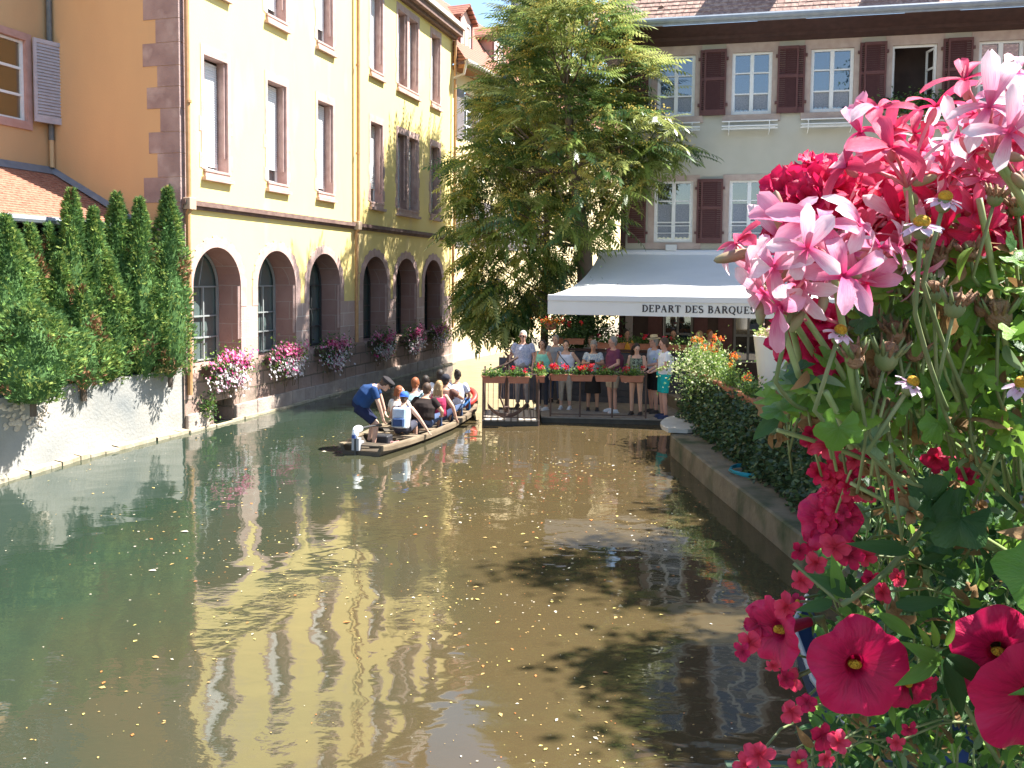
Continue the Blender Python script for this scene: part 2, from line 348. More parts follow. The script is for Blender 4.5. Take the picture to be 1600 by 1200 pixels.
# side wall (faces the camera) and wing wall
m = MB(); m.add([(0, 0, -.5), (0, 3.11, -.5), (0, 3.11, 12.1), (0, 0, 12.1)], [(0, 3, 2, 1)])
m.build('side_wall', ochre, house)
m = MB(); wall_with_holes(m, -7, 0, 1, 12.1, [(-1.9, -.60, 6.14, 7.72)], y=3.11); m.build('wing_wall', ochre, house)
m = MB(); m.box(-2.02, -.60, 3.085, 3.2, 7.72, 7.86); m.box(-2.02, -.48, 3.075, 3.2, 5.98, 6.14); m.box(-.60, -.46, 3.085, 3.2, 6.14, 7.86); m.box(-2.02, -1.9, 3.085, 3.2, 6.14, 7.72)
wf = m.build('window', M('rose_surround', (.45, .25, .20), (.52, .31, .26), scale=5, rough=.9), house)
m = MB()
for xx in (-1.9, -1.28, -.66): m.box(xx, xx+.06, 3.16, 3.2, 6.14, 7.72)
for z_ in (6.14, 6.62, 7.14, 7.66): m.box(-1.84, -.66, 3.165, 3.195, z_, z_+.05)
m.build('frame', white, wf); MB().box(-1.9, -.6, 3.2, 3.22, 6.14, 7.72).build('glass', glass('brown_glass', (.10, .055, .012), .1), wf)
m = MB(); M4 = Matrix.Translation((-.50, 3.02, 0)) @ Matrix.Rotation(rad(-16), 4, 'Z')
m.box(0, .62, -.045, .0, 6.16, 6.30, M4=M4); m.box(0, .62, -.045, 0, 7.72, 7.80, M4=M4); m.box(0, .06, -.045, 0, 6.3, 7.72, M4=M4); m.box(.56, .62, -.045, 0, 6.3, 7.72, M4=M4); m.box(.06, .56, -.02, -.01, 6.3, 7.72, M4=M4)
for k in range(22):
    z_ = 6.33+k*.063; m.add([M4 @ Vector(p) for p in [(.06, -.045, z_), (.56, -.045, z_), (.56, -.022, z_+.055), (.06, -.022, z_+.055)]], [(0, 1, 2, 3)])
m.build('shutter', M('mauve_grey_paint', (.40, .36, .38), (.48, .44, .46), scale=8, rough=.6), house)
m = MB(); m.tube([(-.07, 3.02, 5.85), (-.07, 3.02, 12)], .055, 10); m.build('drainpipe', M('lead', (.10, .11, .11), (.16, .16, .15), scale=8, rough=.5), house)
m = MB(); m.tube([(-.07, 3.02, 5.3), (-.07, 3.02, 5.85)], .045, 10); m.build('pipe_foot', M('painted_foot', (.55, .38, .20), rough=.7), house)
# drainpipes on the canal front
for s_, zt in ((.12, 11.7), (7.41, 11.7), (15.08, 11.6)):
    m = MB(); m.tube([(s_, -.13 if s_ > 1 else -.10, 4.66), (s_, -.13 if s_ > 1 else -.1, zt)], .05, 10)
    m.tube([(s_-.03, -.10, .75 if s_ < 1 else 1.3), (s_-.03, -.10, 4.35), (s_-.03, -.16, 4.45)], .05, 10)
    for zc in (6.5, 8.9, 3.2): m.tube([(s_-.0 if zc > 4 else s_-.03, -.12, zc), (s_-.0 if zc > 4 else s_-.03, -.12, zc+.05)], .062, 10)
    m.build('drainpipe', copper, house)
    MB().bbox(s_-.09, s_+.12, -.19, -.02, 4.43, 4.66, .01).build('rain_head', M('painted_head', (.46, .34, .24), rough=.7), house)
# cornice, gutter and mansard roof
m = MB(); m.prism([(-.1, 11.62), (LEN, 11.62), (LEN+.05, 11.72), (-.1, 11.72)], -.18, .05); m.prism([(-.1, 11.72), (LEN+.1, 11.72), (LEN+.12, 11.95), (-.1, 11.95)], -.36, .05); m.build('cornice', stone_dk, house)
MB().box(-.1, LEN+.12, -.46, .02, 11.95, 12.10).build('gutter', M('cream_gutter', (.55, .48, .42), rough=.5), house)
tile_red = M('red_tiles', (.40, .16, .10), (.30, .12, .08), scale=9, rough=.85, bump=.5, bscale=20, wave=('Z', 2.6, (.12, .05, .035), .6))
def roofmat(name, ca, cb, cg):                                # rows of flat tiles laid down a slope: rows along z, joints along x
    return M(name, ca, cb, scale=14, rough=.85, bump=.6, bscale=25, wave=('Z', 2.2, cg, .5), stretch=(1, 1, 1))
m = MB(); m.add([(-.1, -.35, 12.08), (LEN, -.35, 12.08), (LEN, 1.6, 14.6), (-.1, 1.6, 14.6), (-.1, 6, 15.6), (LEN, 6, 15.6)], [(0, 1, 2, 3), (3, 2, 5, 4)])
m.add([(LEN, -.3, 12.08), (LEN, 6, 12.08), (LEN, 6, 15.6), (LEN, 1.6, 14.6)], [(0, 1, 2, 3)]); m.build('roof', tile_red, house)
m = MB(); m.add([(LEN, 0, 0), (LEN, 6, 0), (LEN, 6, 12.1), (LEN, 0, 12.1)], [(0, 1, 2, 3)]); m.build('end_wall', plaster, house)
def dormer(parent, x, y, z, wd=1.0, ht=1.3, dp=1.4, wallm=None, col=None):
    d = MB(); d.box(x-wd/2, x+wd/2, y, y+dp, z, z+ht); d.prism([(x-wd/2, z+ht), (x+wd/2, z+ht), (x, z+ht+.42)], y, y+dp)
    o = d.build('dormer', wallm or stone, parent)
    d = MB(); 
    for sg in (-1, 1):
        d.add([(x, y-.2, z+ht+.52), (x+sg*(wd/2+.2), y-.2, z+ht-.05), (x+sg*(wd/2+.2), y+dp, z+ht-.05), (x, y+dp, z+ht+.52), (x, y-.2, z+ht+.60), (x+sg*(wd/2+.22), y-.2, z+ht+.03), (x+sg*(wd/2+.22), y+dp, z+ht+.03), (x, y+dp, z+ht+.60)], [(0, 1, 2, 3), (4, 5, 6, 7), (0, 1, 5, 4), (1, 2, 6, 5)])
    d.build('dormer_roof', tile_red, o)
    d = MB(); d.box(x-wd*.38, x+wd*.38, y-.03, y-.001, z+.1, z+.18); d.box(x-wd*.38, x+wd*.38, y-.03, y-.001, z+ht-.2, z+ht-.1)
    for q in (-.38, -.03, .32): d.box(x+wd*q, x+wd*q+.06, y-.03, y-.001, z+.18, z+ht-.2)
    for q in (-1, 1): d.box(x+q*wd*.46-.05, x+q*wd*.46+.05, y-.05, y-.001, z, z+ht, 1)
    d.build('dormer_window', [white, M('brown_wood', (.11, .045, .035), (.15, .06, .045), scale=8, rough=.7)], o)
for x in (4, 8, 12): dormer(house, x, -.1, 12.2)
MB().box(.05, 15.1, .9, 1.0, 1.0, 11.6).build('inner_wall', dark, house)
# windows: surround, sills, reveal, white roller shutter, frame, glass
roller_gap = {(0, 0): .10, (1, 0): .32, (2, 0): .12, (3, 0): .42, (4, 0): .08, (0, 1): .3, (1, 1): .25, (2, 1): .42, (3, 1): .08, (4, 1): .15}
def a_window(x0, x1, z0, z1, gap, mid=None):
    m = MB(); f = .105
    m.box(x0-f, x1+f, -.012, .002, z1, z1+.20); m.box(x0-f, x0, -.012, .002, z0-.0, z1); m.box(x1, x1+f, -.012, .002, z0-.0, z1)
    for zz_ in (z0+.02, z0+.75): m.box(x0-f-.06, x0-f, -.010, .002, zz_, zz_+.30); m.box(x1+f, x1+f+.06, -.010, .002, zz_+.05, zz_+.36)
    D = .26                                                    # reveals
    for (a, b_) in ([(x0, x1)] if mid is None else [(x0, mid-.08), (mid+.08, x1)]):
        m.add([(a, 0, z0), (a, D, z0), (a, D, z1), (a, 0, z1)], [(3, 2, 1, 0)]); m.add([(b_, 0, z0), (b_, D, z0), (b_, D, z1), (b_, 0, z1)], [(0, 1, 2, 3)])
        m.add([(a, 0, z1), (b_, 0, z1), (b_, D, z1), (a, D, z1)], [(0, 1, 2, 3)]); m.add([(a, 0, z0), (b_, 0, z0), (b_, D, z0), (a, D, z0)], [(3, 2, 1, 0)])
        m.box(b_-.045, b_-.001, .05, .09, z0+.30, z1-.001); m.box(a+.001, a+.03, .05, .09, z0+.30, z1-.001)
    if mid is not None: m.box(mid-.08, mid+.08, -.012, .2, z0, z1)
    o = m.build('window', stone, house)
    m = MB(); m.prism([(x0-.05, z0-.05), (x1+.05, z0-.05), (x1+.05, z0+.0), (x0-.05, z0)], -.055, .03); m.box(x0-.02, x1+.02, -.04, .0, z0-.16, z0-.05); m.prism([(x0-.1, z0-.23), (x1+.1, z0-.23), (x1+.1, z0-.16), (x0-.1, z0-.16)], -.10, .0)
    m.build('sill', stone, o)
    MB().box(x0-.09, x1+.09, -.102, -.02, z0-.165, z0-.158).build('sill_top', M('pale_sill', (.62, .52, .40), rough=.9), o)
    for (a, b_) in ([(x0, x1)] if mid is None else [(x0, mid-.08), (mid+.08, x1)]):
        n = int((z1-.02-z0-gap)/.05); m = MB()
        for k in range(n):
            zt = z0+gap+k*.05; m.add([(a+.03, D-.022, zt), (b_-.045, D-.022, zt), (b_-.045, D-.03, zt+.025), (a+.03, D-.03, zt+.025), (b_-.045, D-.022, zt+.048), (a+.03, D-.022, zt+.048)], [(0, 1, 2, 3), (3, 2, 4, 5)])
        m.build('roller_shutter', M('roller_white', (.80, .80, .78), rough=.6), o)
        m = MB(); zt = z0+gap; m.box(a+.01, a+.06, D-.015, D+.02, z0, zt+.1); m.box(b_-.06, b_-.01, D-.015, D+.02, z0, zt+.1); m.box(a+.06, b_-.06, D-.015, D+.02, z0, z0+.07); m.box((a+b_)/2-.03, (a+b_)/2+.03, D-.015, D+.02, z0+.07, zt+.1)
        m.build('frame', white, o)
        MB().box(a, b_, D+.02, D+.04, z0, z1).build('glass', gl, o)
for i, (c, r) in enumerate(specs):
    z0, z1 = ((5.30, 7.6), (9.08, 11.34))[r]; a_window(c-.40, c+.40, z0, z1, roller_gap[(i//2, r)])
for r in (0, 1):
    z0, z1 = ((5.26, 7.58), (9.06, 11.32))[r]; a_window(10.35, 11.95, z0, z1, (.12, .1)[r], 11.14)
# arched windows
for i, c in enumerate(AC):
    D = .62; m = MB(); p = arcpts(c); q = arcpts(c, AR+.20); 
    for k in range(NS):                                          # ring of voussoirs
        a, b_, c_, d_ = p[k], p[k+1], q[k+1], q[k]
        g = .06 if k % 2 else 0
        c_ = (c_[0]+(c_[0]-c)*g*.6, c_[1]+(c_[1]-SP)*g*.6); d_ = (d_[0]+(d_[0]-c)*g*.6, d_[1]+(d_[1]-SP)*g*.6)
        m.add([(a[0], -.014, a[1]), (b_[0], -.014, b_[1]), (c_[0], -.014, c_[1]), (d_[0], -.014, d_[1]), (c_[0], 0, c_[1]), (d_[0], 0, d_[1])], [(0, 1, 2, 3), (3, 2, 4, 5)])
    for sg in (-1, 1):
        xa, xb = sorted((c+sg*AR, c+sg*(AR+.22))); m.box(xa, xb, -.0141, .0, 2.46, SP)
    ar = m.build('arched_window', stone, house)
    m = MB()                                                     # intrados in jointed stone
    prof = [(c-AR, 1.26)]+p+[(c+AR, 1.26)]
    for k in range(len(prof)-1):
        a, b_ = prof[k], prof[k+1]; m.add([(a[0], -.014, a[1]), (b_[0], -.014, b_[1]), (b_[0], D, b_[1]), (a[0], D, a[1])], [(0, 3, 2, 1)])
    m.add([(c-AR, 0, 1.26), (c+AR, 0, 1.26), (c+AR, D, 1.26), (c-AR, D, 1.26)], [(0, 1, 2, 3)])
    m.build('reveal', M('reveal_stone', (.30, .17, .14), (.40, .25, .21), scale=3, rough=.9, bump=.5, bscale=30, brick=(.9, .42, .008, (.42, .34, .29), (.36, .22, .18))), ar)
    m = MB()
    for sg in (-1,):
        for off in (.02, .07): m.box(c+AR-.02-off, c+AR-off, .0, .03, 1.75, SP)
    m.build('moulding', stone, ar)
    m = MB(); rr = AR-.03                                         # metal glazing bars
    pp = arcpts(c, rr, NS)
    for k in range(NS): m.tube([(pp[k][0], D-.05, pp[k][1]), (pp[k+1][0], D-.05, pp[k+1][1])], .03, 5)
    m.box(c-AR, c-AR+.05, D-.07, D-.02, 1.26, SP); m.box(c+AR-.05, c+AR, D-.07, D-.02, 1.26, SP)
    for xx in (c-.28, c+.28): m.box(xx-.015, xx+.015, D-.07, D-.03, 1.26, SP)
    for z_ in (1.30, 1.78, 2.24, SP-.03): m.box(c-AR+.05, c+AR-.05, D-.068, D-.028, z_, z_+.03)
    for k in (1, 2): 
        t = PI*k/3; m.tube([(c+.28*math.cos(t), D-.05, SP), (c+rr*math.cos(t)*.75, D-.05, SP+rr*math.sin(t)*.9)], .014, 5)
    m.build('glazing_bars', M('grey_iron', (.30, .32, .31), rough=.5) if i < 2 else darkwin, ar)
    m = MB(); m.add([(x_, D, z_) for x_, z_ in prof], [tuple(range(len(prof)))]); m.build('glass', gl2, ar)

# ---------------------------------------------------------------- neighbouring yellow house further along the canal
O2 = OA+uA*15.17-nA*.05
h2 = empty('mansard_house', 'yellow house further down the canal with grey shutters, red mansard roof and dormers', 'building', O2, PI/2-A2)
m = MB(); hs = [(x, x+.95, z, z+1.75) for x in (1.0, 3.4, 5.8, 8.2) for z in (4.3, 8.25)]
wall_with_holes(m, 0, 26, -.5, 10.75, hs); m.build('wall', M('pale_yellow_plaster', (.82, .66, .38), (.76, .60, .34), scale=1, rough=.9, bump=.2, bscale=50), h2)
greyshut = M('grey_shutter_paint', (.20, .17, .17), (.26, .22, .22), scale=8, rough=.6)
for x0, x1, z0, z1 in hs:
    m = MB(); m.box(x0, x0+.06, .1, .14, z0, z1); m.box(x1-.06, x1, .1, .14, z0, z1)
    for t in (0, .33, .66, .97): m.box(x0+.06, x1-.06, .1, .14, z0+(z1-z0-.05)*t, z0+(z1-z0-.05)*t+.05)
    m.box((x0+x1)/2-.03, (x0+x1)/2+.03, .1, .135, z0, z1); o = m.build('window', white, h2)
    MB().box(x0, x1, .14, .16, z0, z1).build('glass', gl, o)
    for a in (x0-.62, x1+.04):
        m = MB(); m.box(a, a+.58, -.05, -.01, z0-.02, z1+.02)
        for k in range(26): m.box(a+.05, a+.53, -.058, -.051, z0+.04+k*.065, z0+.07+k*.065)
        m.build('shutter', greyshut, h2)
MB().box(0, 26, -.55, 0, 10.62, 10.75).build('soffit', M('brown_soffit', (.32, .14, .06), rough=.8), h2)
m = MB(); m.tube([(0, -.6, 10.85), (26, -.6, 10.85)], .09, 8); m.tube([(-.0, -.6, 10.82), (-.0, -.5, 10.4), (-.12, -.15, 10.25)], .05, 8); m.build('gutter', M('cream_gutter', (.55, .48, .42)), h2)
m = MB(); m.add([(0, -.6, 10.88), (26, -.6, 10.88), (26, 1.6, 13.9), (0, 1.6, 13.9), (0, 5, 14.8), (26, 5, 14.8)], [(0, 1, 2, 3), (3, 2, 5, 4)]); m.add([(0, -.6, 10.88), (0, 1.6, 13.9), (0, 5, 14.8), (0, 5, 10)], [(0, 1, 2, 3)]); m.build('roof', tile_red, h2)
pink = M('pink_render', (.55, .33, .26), (.60, .38, .30), scale=3, rough=.9)
for x in (1.2, 4.2, 7.4, 10.6): dormer(h2, x, .05, 11.3, 1.05, 1.35, 1.7, pink)
m = MB(); m.add([(26, 0, -.5), (26, 8, -.5), (26, 8, 14), (26, 0, 11)], [(0, 1, 2, 3)]); m.build('gable', plaster, h2)
# gable and slate spire further off
g = empty('gabled_house', 'distant house with a steep rust red gable seen beside the tree top', 'building', (1.4, 62, 0), -.1)
m = MB(); m.box(-5, 5, 0, 9, -.5, 15.5); m.build('wall', pink, g)
m = MB(); m.prism([(-5.4, 15.5), (5.4, 15.5), (0, 21.5)], -.4, 9.4); m.build('roof', M('rust_tiles', (.36, .15, .09), (.28, .12, .08), scale=5, rough=.9), g)
m = MB()
for x in (-3, 0, 3):
    for z_ in (4, 8, 12): m.box(x-.5, x+.5, -.03, .0, z_, z_+1.7)
m.build('window', darkwin, g)
g = empty('church_spire', 'thin dark church spire against the sky above the roofs', 'spire', (.05, 110, 0))
m = MB(); m.box(-1.6, 1.6, -1.6, 1.6, -.5, 30); m.build('tower', pink, g)
m = MB(); m.lathe([(1.9, 30), (1.2, 33), (.5, 38), (.25, 44), (.05, 48)], n=8); m.build('roof', M('slate', (.06, .07, .10), rough=.6), g)

# ---------------------------------------------------------------- low shed roof on the left bank
sh = empty('shed', 'low shed with sunlit red tiled roof behind the thuja trees', 'building', OA, PI/2-AA)
kz = .54
m = MB(); x0, x1 = -9, -.02
nrow = 22; y_top, y_bot = 3.10, 1.08
for r in range(nrow):                                           # overlapping tile courses
    ya = y_bot+(y_top-y_bot)*r/nrow; yb = y_bot+(y_top-y_bot)*(r+1)/nrow; za = 4.12+kz*(ya-y_bot); zb = 4.12+kz*(yb-y_bot)
    nx = 60
    for k in range(nx):
        xa = x0+(x1-x0)*k/nx; xb = x0+(x1-x0)*(k+1)/nx; j = random.uniform(0, .006)
        if xb < -5: continue
        m.add([(xa, ya, za+.022+j), (xb-.006, ya, za+.022+j), (xb-.006, yb, zb+j*.3), (xa, yb, zb+j*.3), (xa, ya, za), (xb, ya, za)], [(0, 1, 2, 3), (4, 5, 1, 0)], 0)
m.build('roof', M('orange_tiles', (.27, .105, .065), (.40, .20, .13), scale=14, rough=.85, bump=.4, bscale=40), sh)
m = MB(); m.add([(x0, 1.05, 4.08), (x1, 1.05, 4.08), (x1, 3.1, 5.14), (x0, 3.1, 5.14)], [(0, 3, 2, 1)]); m.box(x0, -.03, 1.35, 1.4, 1.1, 4.2); m.build('wall', dark, sh)
m = MB(); m.tube([(x0, 1.0, 4.06), (x1, 1.0, 4.06)], .07, 8); m.build('gutter', M('zinc_gutter', (.35, .38, .42), rough=.35, metal=.3), sh)
m = MB(); m.add([(-9, 3.09, 5.32), (-.02, 3.09, 5.32), (-.02, 2.95, 5.16), (-9, 2.95, 5.16)], [(0, 3, 2, 1)])
m.add([(-.006, 3.1, 5.34), (-.006, 1.05, 4.26), (-.14, 1.05, 4.17), (-.14, 3.1, 5.25)], [(0, 1, 2, 3)]); m.build('flashing', M('lead_flashing', (.14, .16, .19), (.2, .21, .23), scale=6, rough=.5), sh)
# ---------------------------------------------------------------- grey house on the right with the boat landing
gh = empty('riverside_house', 'pale grey riverside house with maroon shutters above the boat landing', 'building', OR, -AB)
grey = M('grey_render', (.45, .43, .35), (.50, .48, .40), scale=1.5, rough=.92, bump=.25, bscale=50, spec=.2)
rose = M('rose_stone', (.42, .32, .27), (.50, .40, .34), scale=5, rough=.9, bump=.3, bscale=40, spec=.2)
maroon = M('maroon_paint', (.105, .040, .036), (.13, .052, .046), scale=10, rough=.65)
brownd = M('dark_brown_wood', (.050, .024, .020), (.075, .036, .030), scale=6, rough=.75)
HL = 15
up = [(.80, 1.81), (2.78, 3.82), (4.80, 5.87), (6.80, 7.87), (8.84, 9.88), (10.9, 11.9), (12.9, 13.9)]
lo = [(.78, 1.83), (2.79, 3.84), (4.80, 5.85), (6.82, 7.87), (8.84, 9.88), (10.9, 11.9), (12.9, 13.9)]
hol = [(a, b_, 7.6, 9.24) for a, b_ in up]+[(a, b_, 4.17, 5.84) for a, b_ in lo]
m = MB(); wall_with_holes(m, 0, HL, 3.7, 9.5, hol); m.build('wall', grey, gh)
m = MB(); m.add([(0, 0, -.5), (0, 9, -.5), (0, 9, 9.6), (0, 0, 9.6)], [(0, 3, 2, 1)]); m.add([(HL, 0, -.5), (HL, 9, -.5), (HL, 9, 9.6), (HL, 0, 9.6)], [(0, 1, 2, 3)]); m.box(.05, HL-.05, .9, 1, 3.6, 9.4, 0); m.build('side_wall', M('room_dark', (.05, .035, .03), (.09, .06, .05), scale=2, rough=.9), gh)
MB().bbox(-.14, .0, -.06, .10, -.3, 9.5, .01).build('corner_post', brownd, gh)
# cornice, gutter, roof
m = MB(); m.add([(-1.0, -.02, 9.49), (HL, -.02, 9.49), (HL, -.30, 9.56), (-1.0, -.30, 9.56), (HL, -.31, 9.64), (-1, -.31, 9.64), (HL, -.88, 9.80), (-1, -.88, 9.80)], [(0, 1, 2, 3), (3, 2, 4, 5), (5, 4, 6, 7)]); m.add([(-1.0, -.88, 9.8), (-1, .6, 9.8), (-.14, .6, 9.49), (-.14, -.02, 9.49)], [(0, 1, 2, 3)]); m.build('cornice', brownd, gh)
m = MB(); m.tube([(-1.0, -.93, 9.93), (HL, -.93, 9.93)], .085, 10); m.box(-1.0, HL, -.93, -.90, 9.80, 9.99); m.build('gutter', zinc, gh)
# roof: rows of flat tiles
tb = M('brown_tiles', (.30, .19, .15), (.22, .13, .105), scale=16, rough=.85, bump=.5, bscale=40, c3=(.40, .27, .21), s3=9, t3=(.5, .6))
m = MB(); sl = math.tan(rad(47)); nrow = 34; rh = .13; rb = random.Random(9)
for r in range(nrow):
    ya = -.90+r*rh; yb = ya+rh+.02; za = 9.99+(r*rh)*sl; zb = za+(rh+.02)*sl
    xa0 = -1.05+(r*rh)*.92; nx = int((HL-xa0)/.18)
    for k in range(nx):
        xa = xa0+k*.18-(.09 if r % 2 else 0)*1; xb = xa+.172; j = rb.uniform(0, .008); 
        if xb < xa0-.02: continue
        m.add([(xa, ya-.012, za+.03+j), (xb, ya-.012, za+.03+j), (xb, yb-.012, zb+j), (xa, yb-.012, zb+j), (xa, ya-.012, za+.004), (xb, ya-.012, za+.004)], [(0, 1, 2, 3), (4, 5, 1, 0)])
hx = -1.05+nrow*rh*.92; zt = 9.99+nrow*rh*sl
m.add([(-1.05, -.9, 9.975), (HL, -.9, 9.975), (HL, -.9+nrow*rh, zt-.02), (hx, -.9+nrow*rh, zt-.02)], [(0, 1, 2, 3)])
m.add([(-1.05, -.9, 9.98), (hx, -.9+nrow*rh, zt), (-1.05, 8, 9.98)], [(0, 1, 2)]); m.add([(HL, -.9, 9.98), (HL, 8, 9.98), (HL, -.9+nrow*rh, zt)], [(0, 1, 2)]); rf = m.build('roof', tb, gh)
m = MB()
for k in range(12):                                              # ridge caps up the hip
    t = k*.36; p0 = Vector((-1.05+t*.92, -.9+t, 9.99+t*sl)); p1 = p0+Vector((.92, 1, sl)).normalized()*.5
    m.tube([p0, p1], [.12, .085], 8)
m.build('ridge_cap', tb, rf)
for x, r in ((3.4, 4), (.9, 2.4), (6.3, 6)):
    ya = -.9+r*rh; MB().tube([(x, ya, 10.03+r*rh*sl), (x, ya+.25, 10.12+r*rh*sl)], .07, 8).build('vent_tile', tb, rf)
for x in (4.15, 8.15, 11.6):
    d = MB(); y0, zb_ = -.1, 10.55; d.box(x-.65, x+.65, y0+.05, y0+2.4, zb_, zb_+1.7); o = d.build('dormer', M('dormer_side', (.20, .12, .10), rough=.8), rf)
    d = MB(); d.add([(x-.9, y0-.25, zb_+1.7), (x+.9, y0-.25, zb_+1.7), (x+.9, y0+2.6, zb_+2.5), (x-.9, y0+2.6, zb_+2.5), (x-.9, y0-.25, zb_+1.82), (x+.9, y0-.25, zb_+1.82), (x+.9, y0+2.6, zb_+2.62), (x-.9, y0+2.6, zb_+2.62)], [(0, 3, 2, 1), (4, 5, 6, 7), (0, 1, 5, 4), (0, 4, 7, 3), (1, 2, 6, 5)]); d.build('dormer_roof', tb, o)
    d = MB(); d.box(x-.5, x+.5, y0-.0, y0+.048, zb_+.1, zb_+1.55); d.build('dormer_window', gl, o)
    d = MB(); d.box(x-.68, x+.68, y0-.12, y0+.1, zb_-.1, zb_+.06); d.build('dormer_sill', zinc, o)
sky_gl = glass('sky_reflection_glass', (.015, .04, .10), .015)  # blue of the reflected sky put into the pane colour
lace = M('lace', (.20, .22, .25), (.32, .34, .38), scale=30, rough=.9)
def r_window(x0, x1, z0, z1, rows, opened=False):
    m = MB(); f = .17                                              # stone surround
    ztop = 9.485 if z1 > 8 else z1+.16
    m.box(x0-f, x1+f, -.02, .0, z1, ztop); m.box(x0-f, x0, -.02, 0, z0-.01, z1); m.box(x1, x1+f, -.02, 0, z0-.01, z1)
    m.box(x0-f-.06, x1+f+.06, -.06, 0, z0-.19, z0-.01)
    for a, d_ in ((x0, (3, 2, 1, 0)), (x1, (0, 1, 2, 3))): m.add([(a, -.02, z0), (a, .12, z0), (a, .12, z1), (a, -.02, z1)], [d_])
    m.add([(x0, -.02, z1), (x1, -.02, z1), (x1, .12, z1), (x0, .12, z1)], [(0, 1, 2, 3)])
    o = m.build('window', rose, gh)
    m = MB(); c = (x0+x1)/2; y0, y1 = .05, .10
    m.box(x0, x0+.055, y0, y1, z0, z1); m.box(x1-.055, x1, y0, y1, z0, z1); m.box(x0+.055, x1-.055, y0, y1, z1-.055, z1); m.box(x0+.055, x1-.055, y0-.01, y1, z0, z0+.09)
    if not opened:
        m.box(c-.05, c+.05, y0-.012, y1, z0+.09, z1-.055)
        for zz_ in rows: m.box(x0+.055, x1-.055, y0+.002, y1-.01, zz_-.018, zz_+.018)
        m.box(x0+.055, x0+.085, y0+.003, y1, z0+.09, z1-.055); m.box(x1-.085, x1-.055, y0+.003, y1, z0+.09, z1-.055)
    else:
        for sg, hx_ in ((1, x0+.05), (-1, x1-.05)):
            mm = Matrix.Translation((hx_, .09, 0)) @ Matrix.Rotation(rad(76)*sg, 4, 'Z'); L_ = sg*.45
            a_, b_ = sorted((0, L_))
            for q in ((a_, a_+.05), (b_-.05, b_)): m.box(q[0], q[1], 0, .04, z0+.05, z1-.06, M4=mm)
            for zz_ in (z0+.05, z0+.55, z0+1.05, z1-.11): m.box(a_+.05, b_-.05, 0, .035, zz_, zz_+.05, M4=mm)
    m.build('frame', white, o)
    if not opened:
        MB().box(x0, x1, .10, .11, z0, z1).build('pane', sky_gl if z1 > 8 else glass('dim_glass', (.03, .03, .03), .02), o)
        m = MB(); rr = random.Random(int(x0*10)); zz_ = z0+.10; ht = (.46 if z1 > 8 else .95)
        n = 26; W_ = (x1-x0-.2)
        for k in range(n):
            xa = x0+.1+W_*k/n; xb = x0+.1+W_*(k+1)/n; m.add([(xa, .0985, zz_+.05*abs(math.sin(k*.9))), (xb, .0985, zz_+.05*abs(math.sin((k+1)*.9))), (xb, .0985, zz_+ht), (xa, .0985, zz_+ht)], [(0, 1, 2, 3)])
        m.build('lace_curtain', lace, o)
    return o
for i, (a, b_) in enumerate(up): r_window(a, b_, 7.6, 9.24, (8.15, 8.70), opened=(i == 3))
for i, (a, b_) in enumerate(lo): r_window(a, b_, 4.17, 5.84, (4.72, 5.3))
m = MB()
for a, b_ in lo:
    for zz_ in (4.42, 4.62): m.tube([(a, -.01, zz_), (b_, -.01, zz_)], .012, 6)
m.build('window_rail', white, gh)
def r_shutter(x0, x1, z0, z1, double):
    m = MB()
    def leaf(a, b_, y):
        m.box(a, a+.05, y, y+.035, z0, z1); m.box(b_-.05, b_, y, y+.035, z0, z1); zm = z0+(z1-z0)*.55
        for q, r_ in ((z0, z0+.14), (zm-.04, zm+.04), (z1-.08, z1)): m.box(a+.05, b_-.05, y, y+.035, q, r_)
        for lo_, hi in ((z0+.14, zm-.04), (zm+.04, z1-.08)):
            n = int((hi-lo_)/.052)
            for k in range(n):
                z_ = lo_+(hi-lo_)*k/n; m.add([(a+.05, y+.004, z_), (b_-.05, y+.004, z_), (b_-.05, y+.03, z_+.05), (a+.05, y+.03, z_+.05)], [(0, 1, 2, 3)])
    leaf(x0+(.11 if double > 0 else 0), x1-(.17 if double < 0 else 0), -.11)
    if double > 0: leaf(x0, x1-.15, -.072)
    if double < 0: leaf(x0+.2, x1, -.072)
    for xx in (x0-.05, x1): 
        for zz_ in (z0+.25, z1-.28): m.box(xx, xx+.05, -.10, -.02, zz_, zz_+.07)
    m.build('shutter', maroon, gh)
for i in range(6):
    g_ = (up[i][1], up[i+1][0]); r_shutter(g_[0]+.13, g_[1]-.15, 7.59, 9.34, (1, -1, 1, 1, 1, -1)[i]); r_shutter(g_[0]+.12, g_[1]-.16, 4.14, 5.88, 1)
r_shutter(.07, .56, 7.59, 9.34, 0); r_shutter(.07, .56, 4.14, 5.88, 0)
# white window box rails below the upper windows, green plant on the open window's sill
for i, (a, b_) in enumerate(up[:5]):
    m = MB(); 
    for zz_, yy in ((7.37, -.30), (7.25, -.30), (7.18, -.26)): m.tube([(a-.24, yy, zz_), (b_+.16, yy, zz_)], .018, 6)
    for xx in (a-.05, b_-.05): m.tube([(xx, -.05, 7.38), (xx, -.31, 7.38), (xx, -.30, 7.12), (xx, -.02, 7.05)], .014, 6)
    m.box(a-.2, b_+.1, -.28, -.05, 7.20, 7.215)
    m.build('window_box_rail', white, gh)
# lamp box between lower window and awning
m = MB(); m.bbox(1.12, 1.42, -.22, -.07, 3.93, 4.10, .01); m.box(1.2, 1.34, -.15, -.05, 3.86, 3.93); m.build('floodlight', M('light_grey_plastic', (.6, .6, .58), rough=.4), gh)
